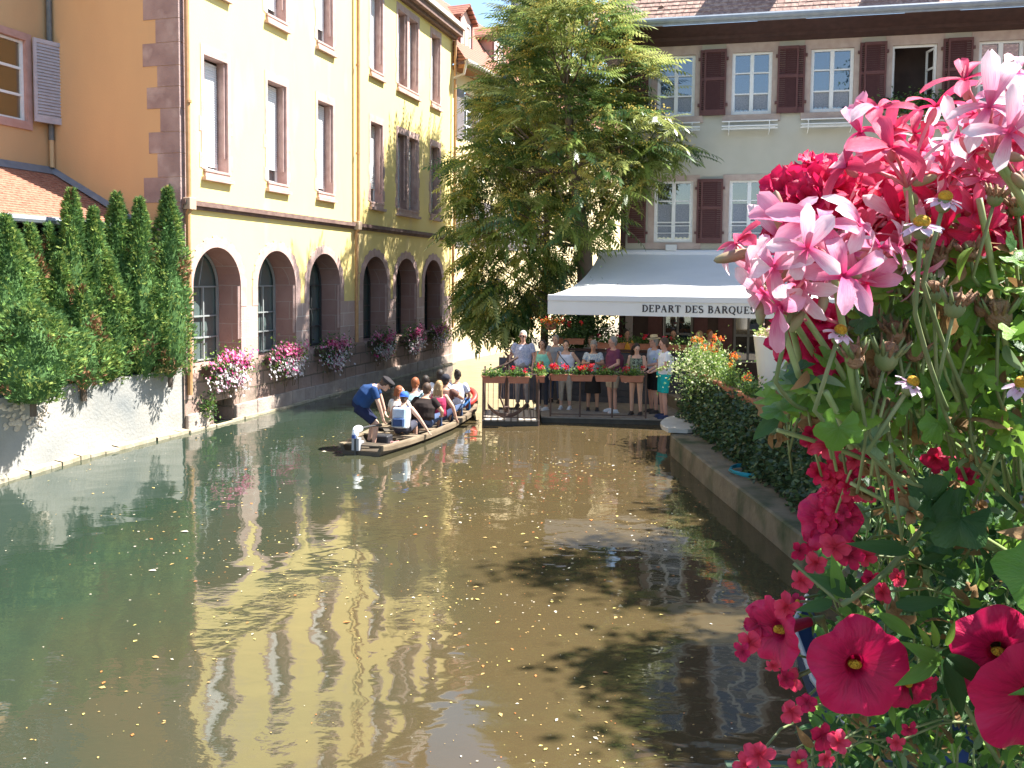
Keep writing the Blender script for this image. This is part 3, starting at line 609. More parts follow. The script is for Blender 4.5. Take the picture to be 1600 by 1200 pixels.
# ground floor in the shade of the awning
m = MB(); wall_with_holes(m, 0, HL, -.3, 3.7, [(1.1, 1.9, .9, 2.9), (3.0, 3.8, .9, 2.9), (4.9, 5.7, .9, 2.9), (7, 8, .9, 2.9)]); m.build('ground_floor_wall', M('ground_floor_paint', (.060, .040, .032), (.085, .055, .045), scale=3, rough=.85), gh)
for a in (1.1, 3.0, 4.9, 7.0):
    m = MB(); 
    for q in (a, a+.36, a+.74): m.box(q, q+.06, .02, .06, .9, 2.9)
    for z_ in (.9, 1.6, 2.84): m.box(a+.06, a+.74, .02, .055, z_, z_+.06)
    o = m.build('window', M('grey_wood', (.20, .19, .17), rough=.6), gh); MB().box(a, a+.8, .07, .08, .9, 2.9).build('pane', glass('dim_glass', (.03, .03, .03)), o)
    m = MB(); m.box(a-.42, a-.04, -.05, -.01, .9, 2.9); m.box(a+.84, a+1.2, -.05, -.01, .9, 2.9); m.build('shutter', maroon, gh)
MB().bbox(.05, .25, -.12, -.0, -.3, 3.6, .01).build('pilaster', M('pale_post', (.42, .36, .32), rough=.9), gh)

# ---------------------------------------------------------------- awning
aw = empty('awning', 'large white retractable awning lettered with the boat departures above the landing', 'awning', OR, -AB)
P0 = at(857, 462, 19.3); q = P0-OR; fx, fy = q.dot(uR), -q.dot(nR)          # front left of the bar
AX1 = 6.6
cloth = M('white_canvas', (.80, .79, .77), (.76, .75, .73), scale=2, rough=.85, trans=.12)
m = MB(); n = 18; nx = 24
def awp(u, t):                                                  # u across 0..1, t down the slope 0..1
    x = (-.70+(fx+.70)*t)*(1-u)+AX1*u; y = -.18+(fy+.18)*t; z = 3.84+(P0.z-3.84)*t-.30*math.sin(PI*t**.8)*1.0+.012*math.sin(u*26)*math.sin(PI*t)
    return (x, y, z)
for i in range(nx+1):
    for j in range(n+1): m.v.append(awp(i/nx, j/n))
for i in range(nx):
    for j in range(n): m.f.append((i*(n+1)+j, i*(n+1)+j+1, (i+1)*(n+1)+j+1, (i+1)*(n+1)+j)); m.mi.append(0)
m.build('canopy', cloth, aw, smooth=True)
m = MB(); m.tube([(-.78, -.12, 3.86), (AX1+.05, -.12, 3.86)], .10, 10); m.box(-.78, AX1+.05, -.1, .0, 3.78, 3.9); m.build('cassette', M('white_aluminium', (.68, .68, .70), rough=.4), aw)
m = MB(); m.bbox(fx, AX1, fy-.10, fy-.02, P0.z-.10, P0.z+.03, .012); m.build('front_bar', MATS['white_aluminium'], aw)
for a in (.5, AX1-1.4): MB().tube([(a, -.1, 3.45), (a+.9, (fy)*.5, 2.75), (a+.2, fy+.05, P0.z-.05)], .03, 6).build('folding_arm', MATS['white_aluminium'], aw)
vz0, vz1 = P0.z-.41, P0.z-.10; VY = fy-.075
m = MB(); nn = 60
for k in range(nn+1):
    x = fx+(AX1-fx)*k/nn; wv = .006*math.sin(k*.9); m.v += [(x, VY, vz1), (x, VY+wv, vz0)]
for k in range(nn): m.f.append((2*k, 2*k+1, 2*k+3, 2*k+2)); m.mi.append(0)
val = m.build('valance', cloth, aw)
# serif capitals drawn as strokes: (x0, z0, x1, z1, width)
def letter(ch):
    T, t = .20, .085; S = []
    def stem(x, w_=T): S.append((x, 0, x, 1, w_)); S.append((x-.17, .03, x+.17, .03, .06)); S.append((x-.17, .97, x+.17, .97, .06))
    def arc(cx, cz, rx, rz, a0, a1, thick=True, k=9):
        p = [(cx+rx*math.cos(rad(a0+(a1-a0)*i/k)), cz+rz*math.sin(rad(a0+(a1-a0)*i/k)), rad(a0+(a1-a0)*i/k)) for i in range(k+1)]
        for i in range(k): wd = t+(T-t)*abs(math.cos((p[i][2]+p[i+1][2])/2)); S.append((*p[i][:2], *p[i+1][:2], wd))
    if ch == 'D': stem(.18); arc(.30, .5, .46, .46, 90, -90); w_ = .86
    elif ch == 'E': stem(.18); S.extend([(.18, .96, .66, .96, t), (.18, .52, .50, .52, t), (.18, .04, .68, .04, t), (.66, .78, .66, .98, t), (.68, .02, .70, .26, t), (.5, .42, .5, .62, t)]); w_ = .76
    elif ch == 'P': stem(.18); arc(.34, .72, .30, .24, 90, -90); S.append((.18, .96, .34, .96, t)); S.append((.18, .48, .34, .48, t)); w_ = .70
    elif ch == 'A': S.extend([(.12, .02, .42, .98, t), (.42, .98, .74, .02, T), (.22, .36, .62, .36, t), (.0, .03, .26, .03, .06), (.58, .03, .92, .03, .06)]); w_ = .92
    elif ch == 'R': stem(.18); arc(.34, .74, .28, .22, 90, -90); S.extend([(.18, .96, .34, .96, t), (.18, .52, .34, .52, t), (.40, .52, .74, .04, T*.9), (.66, .03, .86, .03, .06)]); w_ = .84
    elif ch == 'T': S.extend([(.40, 0, .40, 1, T), (.04, .96, .76, .96, t), (.05, .76, .05, .98, t), (.75, .76, .75, .98, t), (.24, .03, .56, .03, .06)]); w_ = .80
    elif ch == 'S': arc(.34, .74, .26, .23, 30, 250); arc(.34, .27, .26, .24, 70, -160); S.append((.24, .56, .46, .46, T)); w_ = .66
    elif ch == 'B': stem(.18); arc(.34, .76, .25, .20, 90, -90); arc(.34, .28, .32, .25, 90, -90); S.extend([(.18, .96, .34, .96, t), (.18, .54, .34, .54, t), (.18, .04, .34, .04, t)]); w_ = .76
    elif ch == 'Q': arc(.46, .5, .38, .46, 0, 360, k=18); S.append((.50, .06, .86, -.18, T*.8)); w_ = .92
    elif ch == 'U': S.extend([(.18, .35, .18, 1, T), (.70, .35, .70, 1, t), (.04, .97, .34, .97, .06), (.56, .97, .84, .97, .06)]); arc(.44, .36, .26, .32, 180, 360); w_ = .90
    else: w_ = .42
    return S, w_
xl, _ = (lambda p: ((p-OR).dot(uR), p.z))(at(1003, 485, 18.9)); xr = (at(1172, 488, 18.6)-OR).dot(uR)
word = 'DEPART DES BARQUES'; lay = []; x = 0
for ch in word:
    S, w_ = letter(ch); lay.append((ch, x, S)); x += w_+.10
full = sum(letter(c_)[1]+.10 for c_ in 'DEPART DES BARQUE')
# front plane of the valance: solve the size from where the words begin and end
def onval(px, py):
    d = ray(px, py); n_ = nR; t = ((OR+nR*(-VY))-CO).dot(n_)/d.dot(n_); P_ = CO+d*t-OR; return P_.dot(uR), P_.z
xl, zl = onval(1003, 491.5); xr, zr = onval(1172, 493); ks = (xr-xl)/full; hz = .155
m = MB()
for ch, x, S in lay:
    if ch == ' ' and m.v: m.build('lettering', M('dark_lettering', (.05, .045, .05), rough=.8), val); m = MB()
    for (xa, za, xb, zb, wd) in S:
        A_ = Vector((xl+(x+xa)*ks, 0, vz0+.09+za*hz)); B_ = Vector((xl+(x+xb)*ks, 0, vz0+.09+zb*hz)); d = (B_-A_); d = d.normalized() if d.length > 0 else Vector((1, 0, 0)); nn_ = Vector((-d.z, 0, d.x))*wd*ks*.55
        m.add([A_+nn_+Vector((0, VY-.012, 0)), A_-nn_+Vector((0, VY-.012, 0)), B_-nn_+Vector((0, VY-.012, 0)), B_+nn_+Vector((0, VY-.012, 0))], [(0, 1, 2, 3)])
m.build('lettering', M('dark_lettering', (.05, .045, .05), rough=.8), val)

# ---------------------------------------------------------------- landing stage
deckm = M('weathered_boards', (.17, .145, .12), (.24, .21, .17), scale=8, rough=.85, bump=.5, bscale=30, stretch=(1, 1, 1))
dkf = M('wet_timber', (.045, .038, .03), (.07, .06, .045), scale=5, rough=.7, bump=.4, bscale=25)
dock = empty('landing_stage', 'low timber landing stage with a dark wet front edge below the awning', 'dock', (0, 0, 0))
m = MB(); ys = [18.72+k*.145 for k in range(22)]
for y in ys:
    sh_ = (y-18.72)*.0; m.add([(.66, y+.14, .10), (3.9, y+.14-.25, .10), (3.9, y-.25, .10), (.66, y, .10), (.66, y+.135, .125), (3.9, y+.135-.25, .125), (3.9, y-.25+.004, .125), (.66, y+.004, .125)], [(0, 1, 2, 3), (7, 6, 5, 4), (3, 2, 6, 7)])
m.build('deck', deckm, dock)
m = MB(); m.add([(.66, 18.74, -.5), (3.9, 18.49, -.5), (3.9, 18.49, .10), (.66, 18.74, .10)], [(0, 1, 2, 3)]); m.add([(.66, 18.74, -.5), (.66, 21, -.5), (.66, 21, .1), (.66, 18.74, .1)], [(3, 2, 1, 0)]); m.build('fascia', dkf, dock)
m = MB()
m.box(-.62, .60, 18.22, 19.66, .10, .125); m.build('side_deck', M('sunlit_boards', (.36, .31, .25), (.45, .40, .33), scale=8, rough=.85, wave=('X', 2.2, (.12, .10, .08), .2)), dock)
m = MB(); m.box(-.60, .58, 18.24, 19.64, -.5, .10); m.build('side_fascia', dkf, dock)
iron = M('brown_iron', (.075, .045, .035), (.10, .065, .05), scale=10, rough=.6)
def railing(pts, label, zt=1.02, bars=.105, posts=True):
    rl = empty('railing', label, 'railing', (0, 0, 0)); m = MB(); mp_ = []
    for a, b_ in zip(pts, pts[1:]):
        a, b_ = Vector(a), Vector(b_); L_ = (b_-a).length; n = max(1, int(L_/bars)) if bars else 0
        m.tube([a+Vector((0, 0, zt-.04)), b_+Vector((0, 0, zt-.04))], .014, 6); m.tube([a+Vector((0, 0, .06)), b_+Vector((0, 0, .06))], .012, 6)
        for k in range(1, n): p = a+(b_-a)*(k/n); m.tube([p+Vector((0, 0, .06)), p+Vector((0, 0, zt-.05))], .0065, 5)
        mp_ += [a, b_]
    m.build('bars', iron, rl); seen = []
    for p in mp_:
        if any((p-s_).length < .01 for s_ in seen): continue
        seen.append(p); MB().tube([p+Vector((0, 0, -.12)), p+Vector((0, 0, zt))], .020, 8).build('post', iron, rl)
    return rl
railing([(-.60, 19.5, .12), (-.60, 18.25, .12), (.58, 18.25, .12), (.58, 19.5, .12)], 'brown iron railing round the small side deck with the anchor')
railing([(.86, 18.78, .12), (1.50, 18.73, .12), (2.2, 18.69, .12), (2.92, 18.62, .12)], 'thin brown iron railing along the front edge of the landing', bars=.72)
# plank wall of the terrace behind the landing
pw = empty('terrace_wall', 'dark slate blue plank wall of the raised terrace behind the waiting people', 'wall', (0, 0, 0))
A_, B_ = Vector((1.05, 21.3, 0)), Vector((4.3, 20.55, 0)); d = (B_-A_).normalized(); m = MB()
for k in range(8):
    z_ = .13+k*.155; rot = Matrix.Translation(A_) @ Matrix.Rotation(math.atan2(d.y, d.x), 4, 'Z'); m.bbox(0, (B_-A_).length, -.03-.003*(k % 2), .02, z_, z_+.148, .006, M4=rot)
m.build('planks', M('slate_blue_planks', (.055, .058, .07), (.08, .08, .095), scale=6, rough=.8, bump=.3, bscale=20), pw)
m = MB(); m.box(0, (B_-A_).length, -.08, .06, 1.375, 1.43, M4=rot); m.build('cap_rail', brownd, pw)
tf = MB().add([(1.05, 21.32, .55), (4.6, 20.6, .55), (6.5, 23.6, .55), (2.6, 24.3, .55)], [(0, 1, 2, 3)]).build('terrace_floor', brownd, pw)
m = MB(); m.box(-1.4, 0, -.02, .02, .1, 1.15, M4=rot); m.build('side_planks', MATS['slate_blue_planks'], pw)

# ---------------------------------------------------------------- right quay: ledge, retaining wall, ivy
quay = empty('quay_wall', 'shaded stone quay wall with a low ledge along the right bank', 'wall', (0, 0, 0))
moss = M('mossy_stone', (.14, .11, .07), (.20, .16, .10), scale=3, rough=.9, bump=.7, bscale=14, c3=(.05, .06, .025), s3=1.6, t3=(.5, .7))
LG = [(3.72, -2), (3.42, 5.0), (3.20, 9.34), (3.10, 11.1), (2.97, 13.0), (2.86, 15.3), (2.96, 16.0), (3.3, 16.6)]
m = MB(); k = len(LG)
V = []
for (x, y) in LG: V += [(x, y, -.5), (x+.02, y, .33), (x+.05, y, .35), (x+.9, y, .36)]
F = []
for i in range(k-1):
    for j in range(3): F.append((i*4+j, (i+1)*4+j, (i+1)*4+j+1, i*4+j+1))
m.add(V, F); m.build('ledge', moss, quay)
m = MB(); V = []
for (x, y) in [(4.25, -2), (4.0, 5), (3.85, 9.3), (3.78, 11.0), (3.70, 13), (3.62, 15), (3.6, 17.0)]: V += [(x, y, .2), (x, y, 1.22), (x+.6, y, 1.22)]
F = []
for i in range(6):
    for j in range(2): F.append((i*3+j, (i+1)*3+j, (i+1)*3+j+1, i*3+j+1))
m.add(V, F); m.add([(3.6, 17.0, .2), (4.3, 17.0, .2), (4.3, 17.0, 1.22), (3.6, 17, 1.22)], [(0, 1, 2, 3)]); m.build('retaining_wall', M('quay_masonry', (.20, .17, .12), (.28, .23, .17), scale=3, rough=.95, bump=.6, bscale=15), quay)
gp = MB(); gp.bbox(3.56, 3.86, 17.05, 17.35, .1, 1.3, .02); tag(gp.build('gate_post', M('beige_post', (.42, .33, .22), (.5, .4, .28), scale=5, rough=.9, bump=.3)), 'short beige stone post at the end of the ivy wall beside the landing', 'post')
# pale punt bow resting at the end of the ledge
m = MB(); V = []; out = [(2.86, 15.55), (2.80, 15.9), (2.84, 16.3), (3.0, 16.75), (3.2, 17.05), (3.5, 17.1), (3.5, 15.7), (3.2, 15.5)]
m.plan([(x, y) for x, y in out][::-1], .37, .44); pb = m.build('stone_slab', M('pale_slab', (.40, .37, .32), (.48, .45, .4), scale=6, rough=.8)); tag(pb, 'pale rounded slab overhanging the end of the quay ledge', 'slab')
# dark blue moored boat under the flowers
bb = empty('moored_boat', 'dark blue moored boat half hidden behind the petunias', 'boat', (0, 0, 0))
m = MB(); S_ = [(2.62, 7.5, .35), (2.3, 6.9, .33), (2.15, 6.0, .3), (2.15, 4.9, .3), (2.3, 4.0, .3)]; E_ = [(3.1, 7.5), (3.28, 6.9), (3.35, 6.0), (3.35, 4.9), (3.3, 4.0)]
V = []
for (x, y, z), (x2, y2) in zip(S_, E_): V += [(x+.12, y, -.2), (x, y, z), (x+.04, y, z), (x+.14, y, .05), (x2-.14, y2, .05), (x2-.04, y2, z), (x2, y2, z), (x2-.12, y2, -.2)]
F = [(i*8+j, i*8+j+1, (i+1)*8+j+1, (i+1)*8+j) for i in range(4) for j in range(7)]+[(0, 1, 2, 3, 4, 5, 6, 7), (39, 38, 37, 36, 35, 34, 33, 32)]
m.add(V, F); m.build('hull', M('navy_paint', (.015, .03, .075), (.02, .045, .10), scale=5, rough=.5), bb)
m = MB(); m.tube([(s_[0]+.02, s_[1], s_[2]+.02) for s_ in S_], .02, 6); m.build('gunwale', M('worn_rim', (.30, .30, .28), rough=.6), bb)
MB().box(2.35, 3.2, 5.8, 6.0, .2, .24).build('bench', M('teal_bench', (.04, .12, .16), rough=.6), bb); MB().box(2.3, 3.2, 4.8, 5.0, .2, .24).build('bench', MATS['teal_bench'], bb)
# white flower pot on the terrace edge
pt = empty('flower_pot', 'tall white tapered pot of pale sedum on the right terrace wall', 'pot', at(1218, 600, 14.0)-Vector((0, 0, .22)))
m = MB(); m.lathe([(.28, 0), (.30, .02), (.43, .98), (.44, 1.0), (.40, 1.0), (.40, .95), (.02, .94)], n=32); m.build('pot_body', M('cream_glaze', (.66, .63, .56), (.70, .67, .60), scale=3, rough=.4), pt, smooth=False)
MB().box(-.6, .6, -.45, .45, -.25, -.0).build('pot_base', moss, pt)
# ---------------------------------------------------------------- people
SKIN = {k: M('skin_'+k, c, tuple(v*.9 for v in c), scale=12, rough=.6, spec=.35) for k, c in dict(fair=(.60, .36, .26), tan=(.48, .27, .18), ruddy=(.55, .30, .22), dark=(.14, .07, .045)).items()}
def clothm(n, c, **k): return M('cloth_'+n, c, tuple(v*.82 for v in c), scale=9, rough=.95, spec=.15, bump=.3, bscale=14, **k)
def hairm(n, c): return M('hair_'+n, c, tuple(v*.6 for v in c), scale=40, rough=.6, stretch=(1, 1, .2), bump=.5, bscale=60)
HAIR = {k: hairm(k, c) for k, c in dict(grey=(.30, .29, .28), white=(.55, .54, .52), dark=(.03, .02, .015), brown=(.09, .05, .03), blond=(.38, .25, .12), red=(.33, .10, .035)).items()}
leather = M('shoe_dark', (.03, .025, .025), rough=.6); sneaker = M('shoe_white', (.6, .6, .6), rough=.7); eyem = M('eye_dark', (.02, .015, .012), rough=.2)
def loft(mb, rings, n=14):                                      # rings = (centre, side vector, front vector)
    V = []
    for c, sx, fy in rings:
        for j in range(n): t = 2*PI*j/n; V.append(Vector(c)+Vector(sx)*math.cos(t)+Vector(fy)*math.sin(t))
    k = len(rings); F = [(i*n+j, i*n+(j+1) % n, (i+1)*n+(j+1) % n, (i+1)*n+j) for i in range(k-1) for j in range(n)]+[tuple(range(n-1, -1, -1)), tuple((k-1)*n+j for j in range(n))]
    mb.add(V, F)
def limb(mb, pts, rs, n=12):
    P_ = [Vector(p) for p in pts]; Q = []; R_ = []
    for i in range(len(P_)-1):
        for k in range(4): t = k/4; Q.append(P_[i].lerp(P_[i+1], t)); R_.append(rs[i]*(1-t)+rs[i+1]*t+.10*min(rs[i], rs[i+1])*math.sin(PI*t))
    Q.append(P_[-1]); R_.append(rs[-1]); mb.tube(Q, R_, n)
    for p, r in zip(P_[1:-1], rs[1:-1]): mb.ell(p, (r, r, r), 10)
def remesh(o, vox, it=3):
    r = o.modifiers.new('remesh', 'REMESH'); r.mode = 'VOXEL'; r.voxel_size = vox; r.use_smooth_shade = True
    s = o.modifiers.new('smooth', 'SMOOTH'); s.iterations = it; s.factor = .5
STAND = dict(P=(0, 0, .93), N=(0, -.01, 1.43), H=(0, .02, 1.59), yaw=0, pitch=0, tilt=0, le=(-.26, -.03, 1.12), lw=(-.27, .06, .88), re=(.26, -.03, 1.12), rw=(.27, .06, .88), lk=(-.10, .02, .50), la=(-.11, -.02, .09), rk=(.10, .02, .50), ra=(.11, -.02, .09), sh=0)
SIT = dict(P=(0, 0, .10), N=(0, -.02, .58), H=(0, .03, .75), yaw=0, pitch=0, tilt=0, le=(-.27, .06, .32), lw=(-.20, .27, .22), re=(.27, .06, .32), rw=(.20, .27, .22), lk=(-.14, .42, .14), la=(-.14, .46, -.20), rk=(.14, .42, .14), ra=(.14, .46, -.20), sh=0)
def person(label, loc, rotz, h, pose, base, skin='fair', hair=('short', 'brown'), top=None, bottom=None, shoes=None, group=None, build=1.0, fem=False, extras=None):
    q = dict(base); q.update(pose or {}); J = {k: (Vector(v) if isinstance(v, tuple) else v) for k, v in q.items()}
    o = empty('person', label, 'person', loc, rotz, group); o.scale = (h/1.72,)*3
    P_, N_, H_ = J['P'], J['N'], J['H']; up = (N_-P_).normalized(); side = Vector((math.cos(J['sh']), math.sin(J['sh']), 0)); fr = up.cross(side).normalized()*1; hs = Vector((1, 0, 0))
    if fr.y < 0 and base is STAND: fr = -fr
    W = build*1.10; sw = .165 if fem else .185; hw = .16 if fem else .15
    def torso(mb, e, t0=-.08, t1=1.06, neck=True):
        L_ = (N_-P_); R_ = [(-.10, hw*.72, .10), (0, hw*1.02, .125*W), (.14, hw*1.02*W, .13*W), (.34, .150*W, .120*W), (.55, .162*W, .128*W), (.72, .172, .125*W), (.86, .168, .10), (.95, .12, .08), (1.02, .062, .06)]
        bend = fr*(-.035)
        rings = []
        for t, a, b_ in R_:
            if t < t0 or t > t1: continue
            s_ = hs.lerp(side, max(0, min(1, t))); rings.append((P_+L_*t+bend*math.sin(PI*max(0, min(1, t))), s_*(a+e), fr*(b_+e)))
        loft(mb, rings, 16)
    shl, shr = N_-up*.055-side*sw, N_-up*.055+side*sw
    hl, hr = P_-hs*.085+up*-.02, P_+hs*.085+up*-.02
    # body
    m = MB(); torso(m, 0)
    for a, e_, w_ in ((shl, J['le'], J['lw']), (shr, J['re'], J['rw'])):
        limb(m, [a, e_, w_], [.052, .040, .026]); m.ell(a, (.058, .058, .058), 10)
        d = (w_-e_).normalized(); sgn = -1 if a is shl else 1
        wd = d.cross(Vector((0, 0, 1))); wd = wd.normalized() if wd.length > .1 else Vector((0, 1, 0)); pal = wd.cross(d).normalized()
        m.ell(w_+d*.045, (.022, .036, .045), 8, R=Matrix((pal, wd, d)).transposed())
        for f_, ln in ((-.027, .055), (-.009, .068), (.009, .064), (.027, .05)):
            b0 = w_+d*.08+wd*f_; b1 = b0+d*ln*.55+pal*.008; b2 = b1+d*ln*.4+pal*.022; m.tube([b0-d*.03, b0, b1, b2], [.010, .0095, .009, .007], 6)
        t0 = w_+d*.03-wd*.03*sgn; m.tube([t0, t0-wd*.022*sgn+d*.025, t0-wd*.024*sgn+d*.055+pal*.012], [.012, .010, .008], 6)
    for a, k_, an in ((hl, J['lk'], J['la']), (hr, J['rk'], J['ra'])):
        limb(m, [a, k_, an], [.085*W, .055, .036]); m.ell(k_.lerp(an, .28)+(Vector((0, -.012, 0)) if base is STAND else Vector((0, 0, 0))), (.05, .052, .10), 8)
        m.tube([an+Vector((0, -.03, -.045)), an+Vector((0, .06, -.05)), an+Vector((0, .15, -.06))], [.035, .036, .024], 8)
    yaw = Matrix.Rotation(J['yaw'], 3, 'Z') @ Matrix.Rotation(-J['pitch'], 3, 'X') @ Matrix.Rotation(J['tilt'], 3, 'Y')
    m.tube([N_-up*.05, N_.lerp(H_, .6)], [.058, .050], 10)
    def hp(x, y, z): return H_+yaw @ Vector((x, y, z))
    m.ell(H_+yaw @ Vector((0, -.005, .02)), (.074, .093, .098), 14, R=yaw); m.ell(hp(0, .028, -.055), (.054, .058, .058), 10, R=yaw); m.ell(hp(0, .066, -.090), (.024, .022, .020), 8, R=yaw)
    m.tube([hp(0, .088, .020), hp(0, .106, -.018), hp(0, .098, -.030)], [.008, .014, .013], 6)
    m.ell(hp(0, .083, .030), (.055, .014, .012), 8, R=yaw); m.ell(hp(0, .086, -.058), (.022, .010, .010), 8, R=yaw)
    for sg in (-1, 1): m.ell(hp(sg*.076, .0, -.005), (.010, .020, .030), 8, R=yaw); m.ell(hp(sg*.036, .068, -.015), (.022, .018, .020), 8, R=yaw)
    bd = m.build('body', SKIN[skin], o, smooth=True); remesh(bd, .0095, 2)
    m = MB()
    for sg in (-1, 1): m.ell(hp(sg*.031, .0855, .008), (.011, .006, .006), 8, R=yaw)
    m.build('eyes', eyem, o, smooth=True)
    # hair and headgear
    st, hc = hair; m = MB()
    if st != 'bald':
        m.ell(hp(0, -.022, .036), (.083, .096, .100), 16, R=yaw); m.ell(hp(0, -.05, -.03), (.068, .058, .075), 12, R=yaw)
        for sg in (-1, 1): m.ell(hp(sg*.070, -.010, .010), (.018, .038, .045), 8, R=yaw)
        if st == 'long': 
            for sx_ in (-.045, 0, .045): m.tube([hp(sx_, -.06, .03), hp(sx_*1.5, -.10, -.08), hp(sx_*1.7, -.105, -.20), hp(sx_*1.5, -.09, -.30)], [.05, .045, .04, .018], 8)
        if st == 'bob':
            for sg in (-1, 1): m.tube([hp(sg*.06, .0, .05), hp(sg*.085, -.02, -.03), hp(sg*.075, -.02, -.10)], [.04, .034, .02], 8)
            m.tube([hp(0, -.06, .03), hp(0, -.09, -.10)], [.07, .055], 8)
        if st == 'bun': m.ell(hp(0, -.10, .11), (.05, .05, .05), 10)
        if st == 'tail': m.tube([hp(0, -.10, .03), hp(0, -.15, -.02), hp(0, -.14, -.20)], [.03, .035, .012], 8)
        if st == 'curly': 
            rr = random.Random(int(loc[0]*1000))
            for k in range(40):
                a, b_ = rr.uniform(0, 2*PI), rr.uniform(-.2, 1.5); m.ell(hp(.080*math.cos(a)*math.cos(b_), -.022+.092*math.sin(a)*math.cos(b_)-.012, .036+.098*math.sin(b_)), (.024, .024, .024), 6)
        ho = m.build('hair', HAIR[hc], o, smooth=True); remesh(ho, .010, 1)
    # clothes
    if top:
        mt, sl, low = top[:3]; m = MB(); torso(m, .016, t0=low, t1=.97 if sl > 0 else .93)
        if low <= -.05: pass
        for a, e_, w_ in ((shl, J['le'], J['lw']), (shr, J['re'], J['rw'])):
            if sl > 0:
                d1 = a.lerp(e_, min(1, sl)); pts = [a-(e_-a).normalized()*.02, a, d1]; rs = [.062, .070, .064 if sl < 1 else .054]
                if sl > 1: pts.append(e_.lerp(w_, min(.95, sl-1))); rs.append(.045)
                m.tube(pts, rs, 12)
                for p_, r_ in zip(pts[1:-1], rs[1:-1]): m.ell(p_, (r_, r_, r_), 10)
            else: m.ell(a-side*(.03 if a is shr else -.03)+up*.01, (.030, .065, .045), 8)
        so = m.build('shirt', mt, o, smooth=True); remesh(so, .012, 2)
    if bottom:
        kind, mt, ln = bottom; m = MB()
        if kind in ('trousers', 'shorts'):
            loft(m, [(P_-up*.07, hs*(hw*.9+.02), fr*.13), (P_, hs*(hw+.022), fr*(.14*W)), (P_+up*.09, hs*(hw+.014)*min(W, 1.1), fr*(.128*W))], 16)
            for a, k_, an in ((hl, J['lk'], J['la']), (hr, J['rk'], J['ra'])):
                wd_ = .022 if kind == 'shorts' else .012
                if ln <= 1: m.tube([a+(a-k_).normalized()*.03, a, a.lerp(k_, ln)], [.09*W, .094*W, (.085-.02*ln)+wd_], 12)
                else:
                    m.tube([a, k_, k_.lerp(an, ln-1)], [.095*W, .070, .052 if kind == 'trousers' else .06], 12); m.ell(k_, (.068, .068, .068), 10)
        else:                                                    # skirt or dress bottom
            k_ = (J['lk']+J['rk'])/2; e_ = P_.lerp(k_, ln)
            loft(m, [(P_+up*.10, hs*.15, fr*.125), (P_, hs*.178, fr*.145), (P_.lerp(e_, .5), hs*.19, fr*.155), (e_, hs*.205, fr*.17)], 18)
        bo = m.build('trousers' if kind == 'trousers' else kind, mt, o, smooth=True); remesh(bo, .012, 2)
    if shoes is not None:
        for an in (J['la'], J['ra']):
            m = MB(); m.tube([an+Vector((0, -.05, -.055)), an+Vector((0, .0, -.045)), an+Vector((0, .08, -.052)), an+Vector((0, .17, -.062))], [.038, .045, .042, .026], 10); m.box(an.x-.042, an.x+.042, an.y-.08, an.y+.18, an.z-.092, an.z-.070)
            s_ = m.build('shoe', shoes, o, smooth=True); remesh(s_, .010, 1)
    if extras: extras(o, J, hp, yaw, P_, N_, up, side, fr, shl, shr)
    return o
def patterned(n, c1, c2, sc=22): return M('cloth_'+n, c1, c2, scale=sc, rough=.95, detail=1, spec=.15)
def straw_hat(col, brim=.15):
    def f(o, J, hp, yaw, *a):
        m = MB(); m.lathe([(brim, .0), (brim+.004, .006), (.088, .014), (.086, .06), (.075, .088), (.02, .092)], n=20, c=hp(0, -.01, .075), ax=yaw @ Matrix.Rotation(rad(-6), 3, 'X')); m.build('hat', col, o, smooth=True)
        m = MB(); m.lathe([(.090, .016), (.0895, .034)], n=20, c=hp(0, -.01, .076), ax=yaw @ Matrix.Rotation(rad(-6), 3, 'X')); m.build('hat_band', clothm('hatband', (.12, .09, .07)), o)
    return f
def cap(col, back=False, flat=False):
    def f(o, J, hp, yaw, *a):
        m = MB(); m.ell(hp(0, -.015, .060 if not flat else .075), (.094, .108, .088 if not flat else .066), 16, R=yaw)
        if flat: m.ell(hp(0, .01, .095), (.115, .135, .035), 16, R=yaw)
        s_ = -1 if back else 1; m.ell(hp(0, s_*.115-.015, .035), (.068, .065, .010), 12, R=yaw); m.build('cap', col, o, smooth=True)
    return f
def glasses(o, J, hp, yaw, *a):
    m = MB()
    for sg in (-1, 1): m.ell(hp(sg*.032, .100, .008), (.026, .006, .018), 10, R=yaw); m.tube([hp(sg*.055, .095, .012), hp(sg*.080, .0, .012)], .004, 5)
    m.build('sunglasses', M('black_plastic', (.01, .01, .012), rough=.25), o)
def strap(col):
    def f(o, J, hp, yaw, P_, N_, up, side, fr, shl, shr):
        m = MB(); pts = []
        for k in range(13):
            t = k/12*2*PI; c = P_.lerp(N_, .55); ax = side*(.21*math.cos(t)); pts.append(c+ax+fr*(.155*math.sin(t))+up*(.23*math.cos(t)))
        m.tube(pts, .010, 5, caps=False); m.build('strap', col, o)
    return f
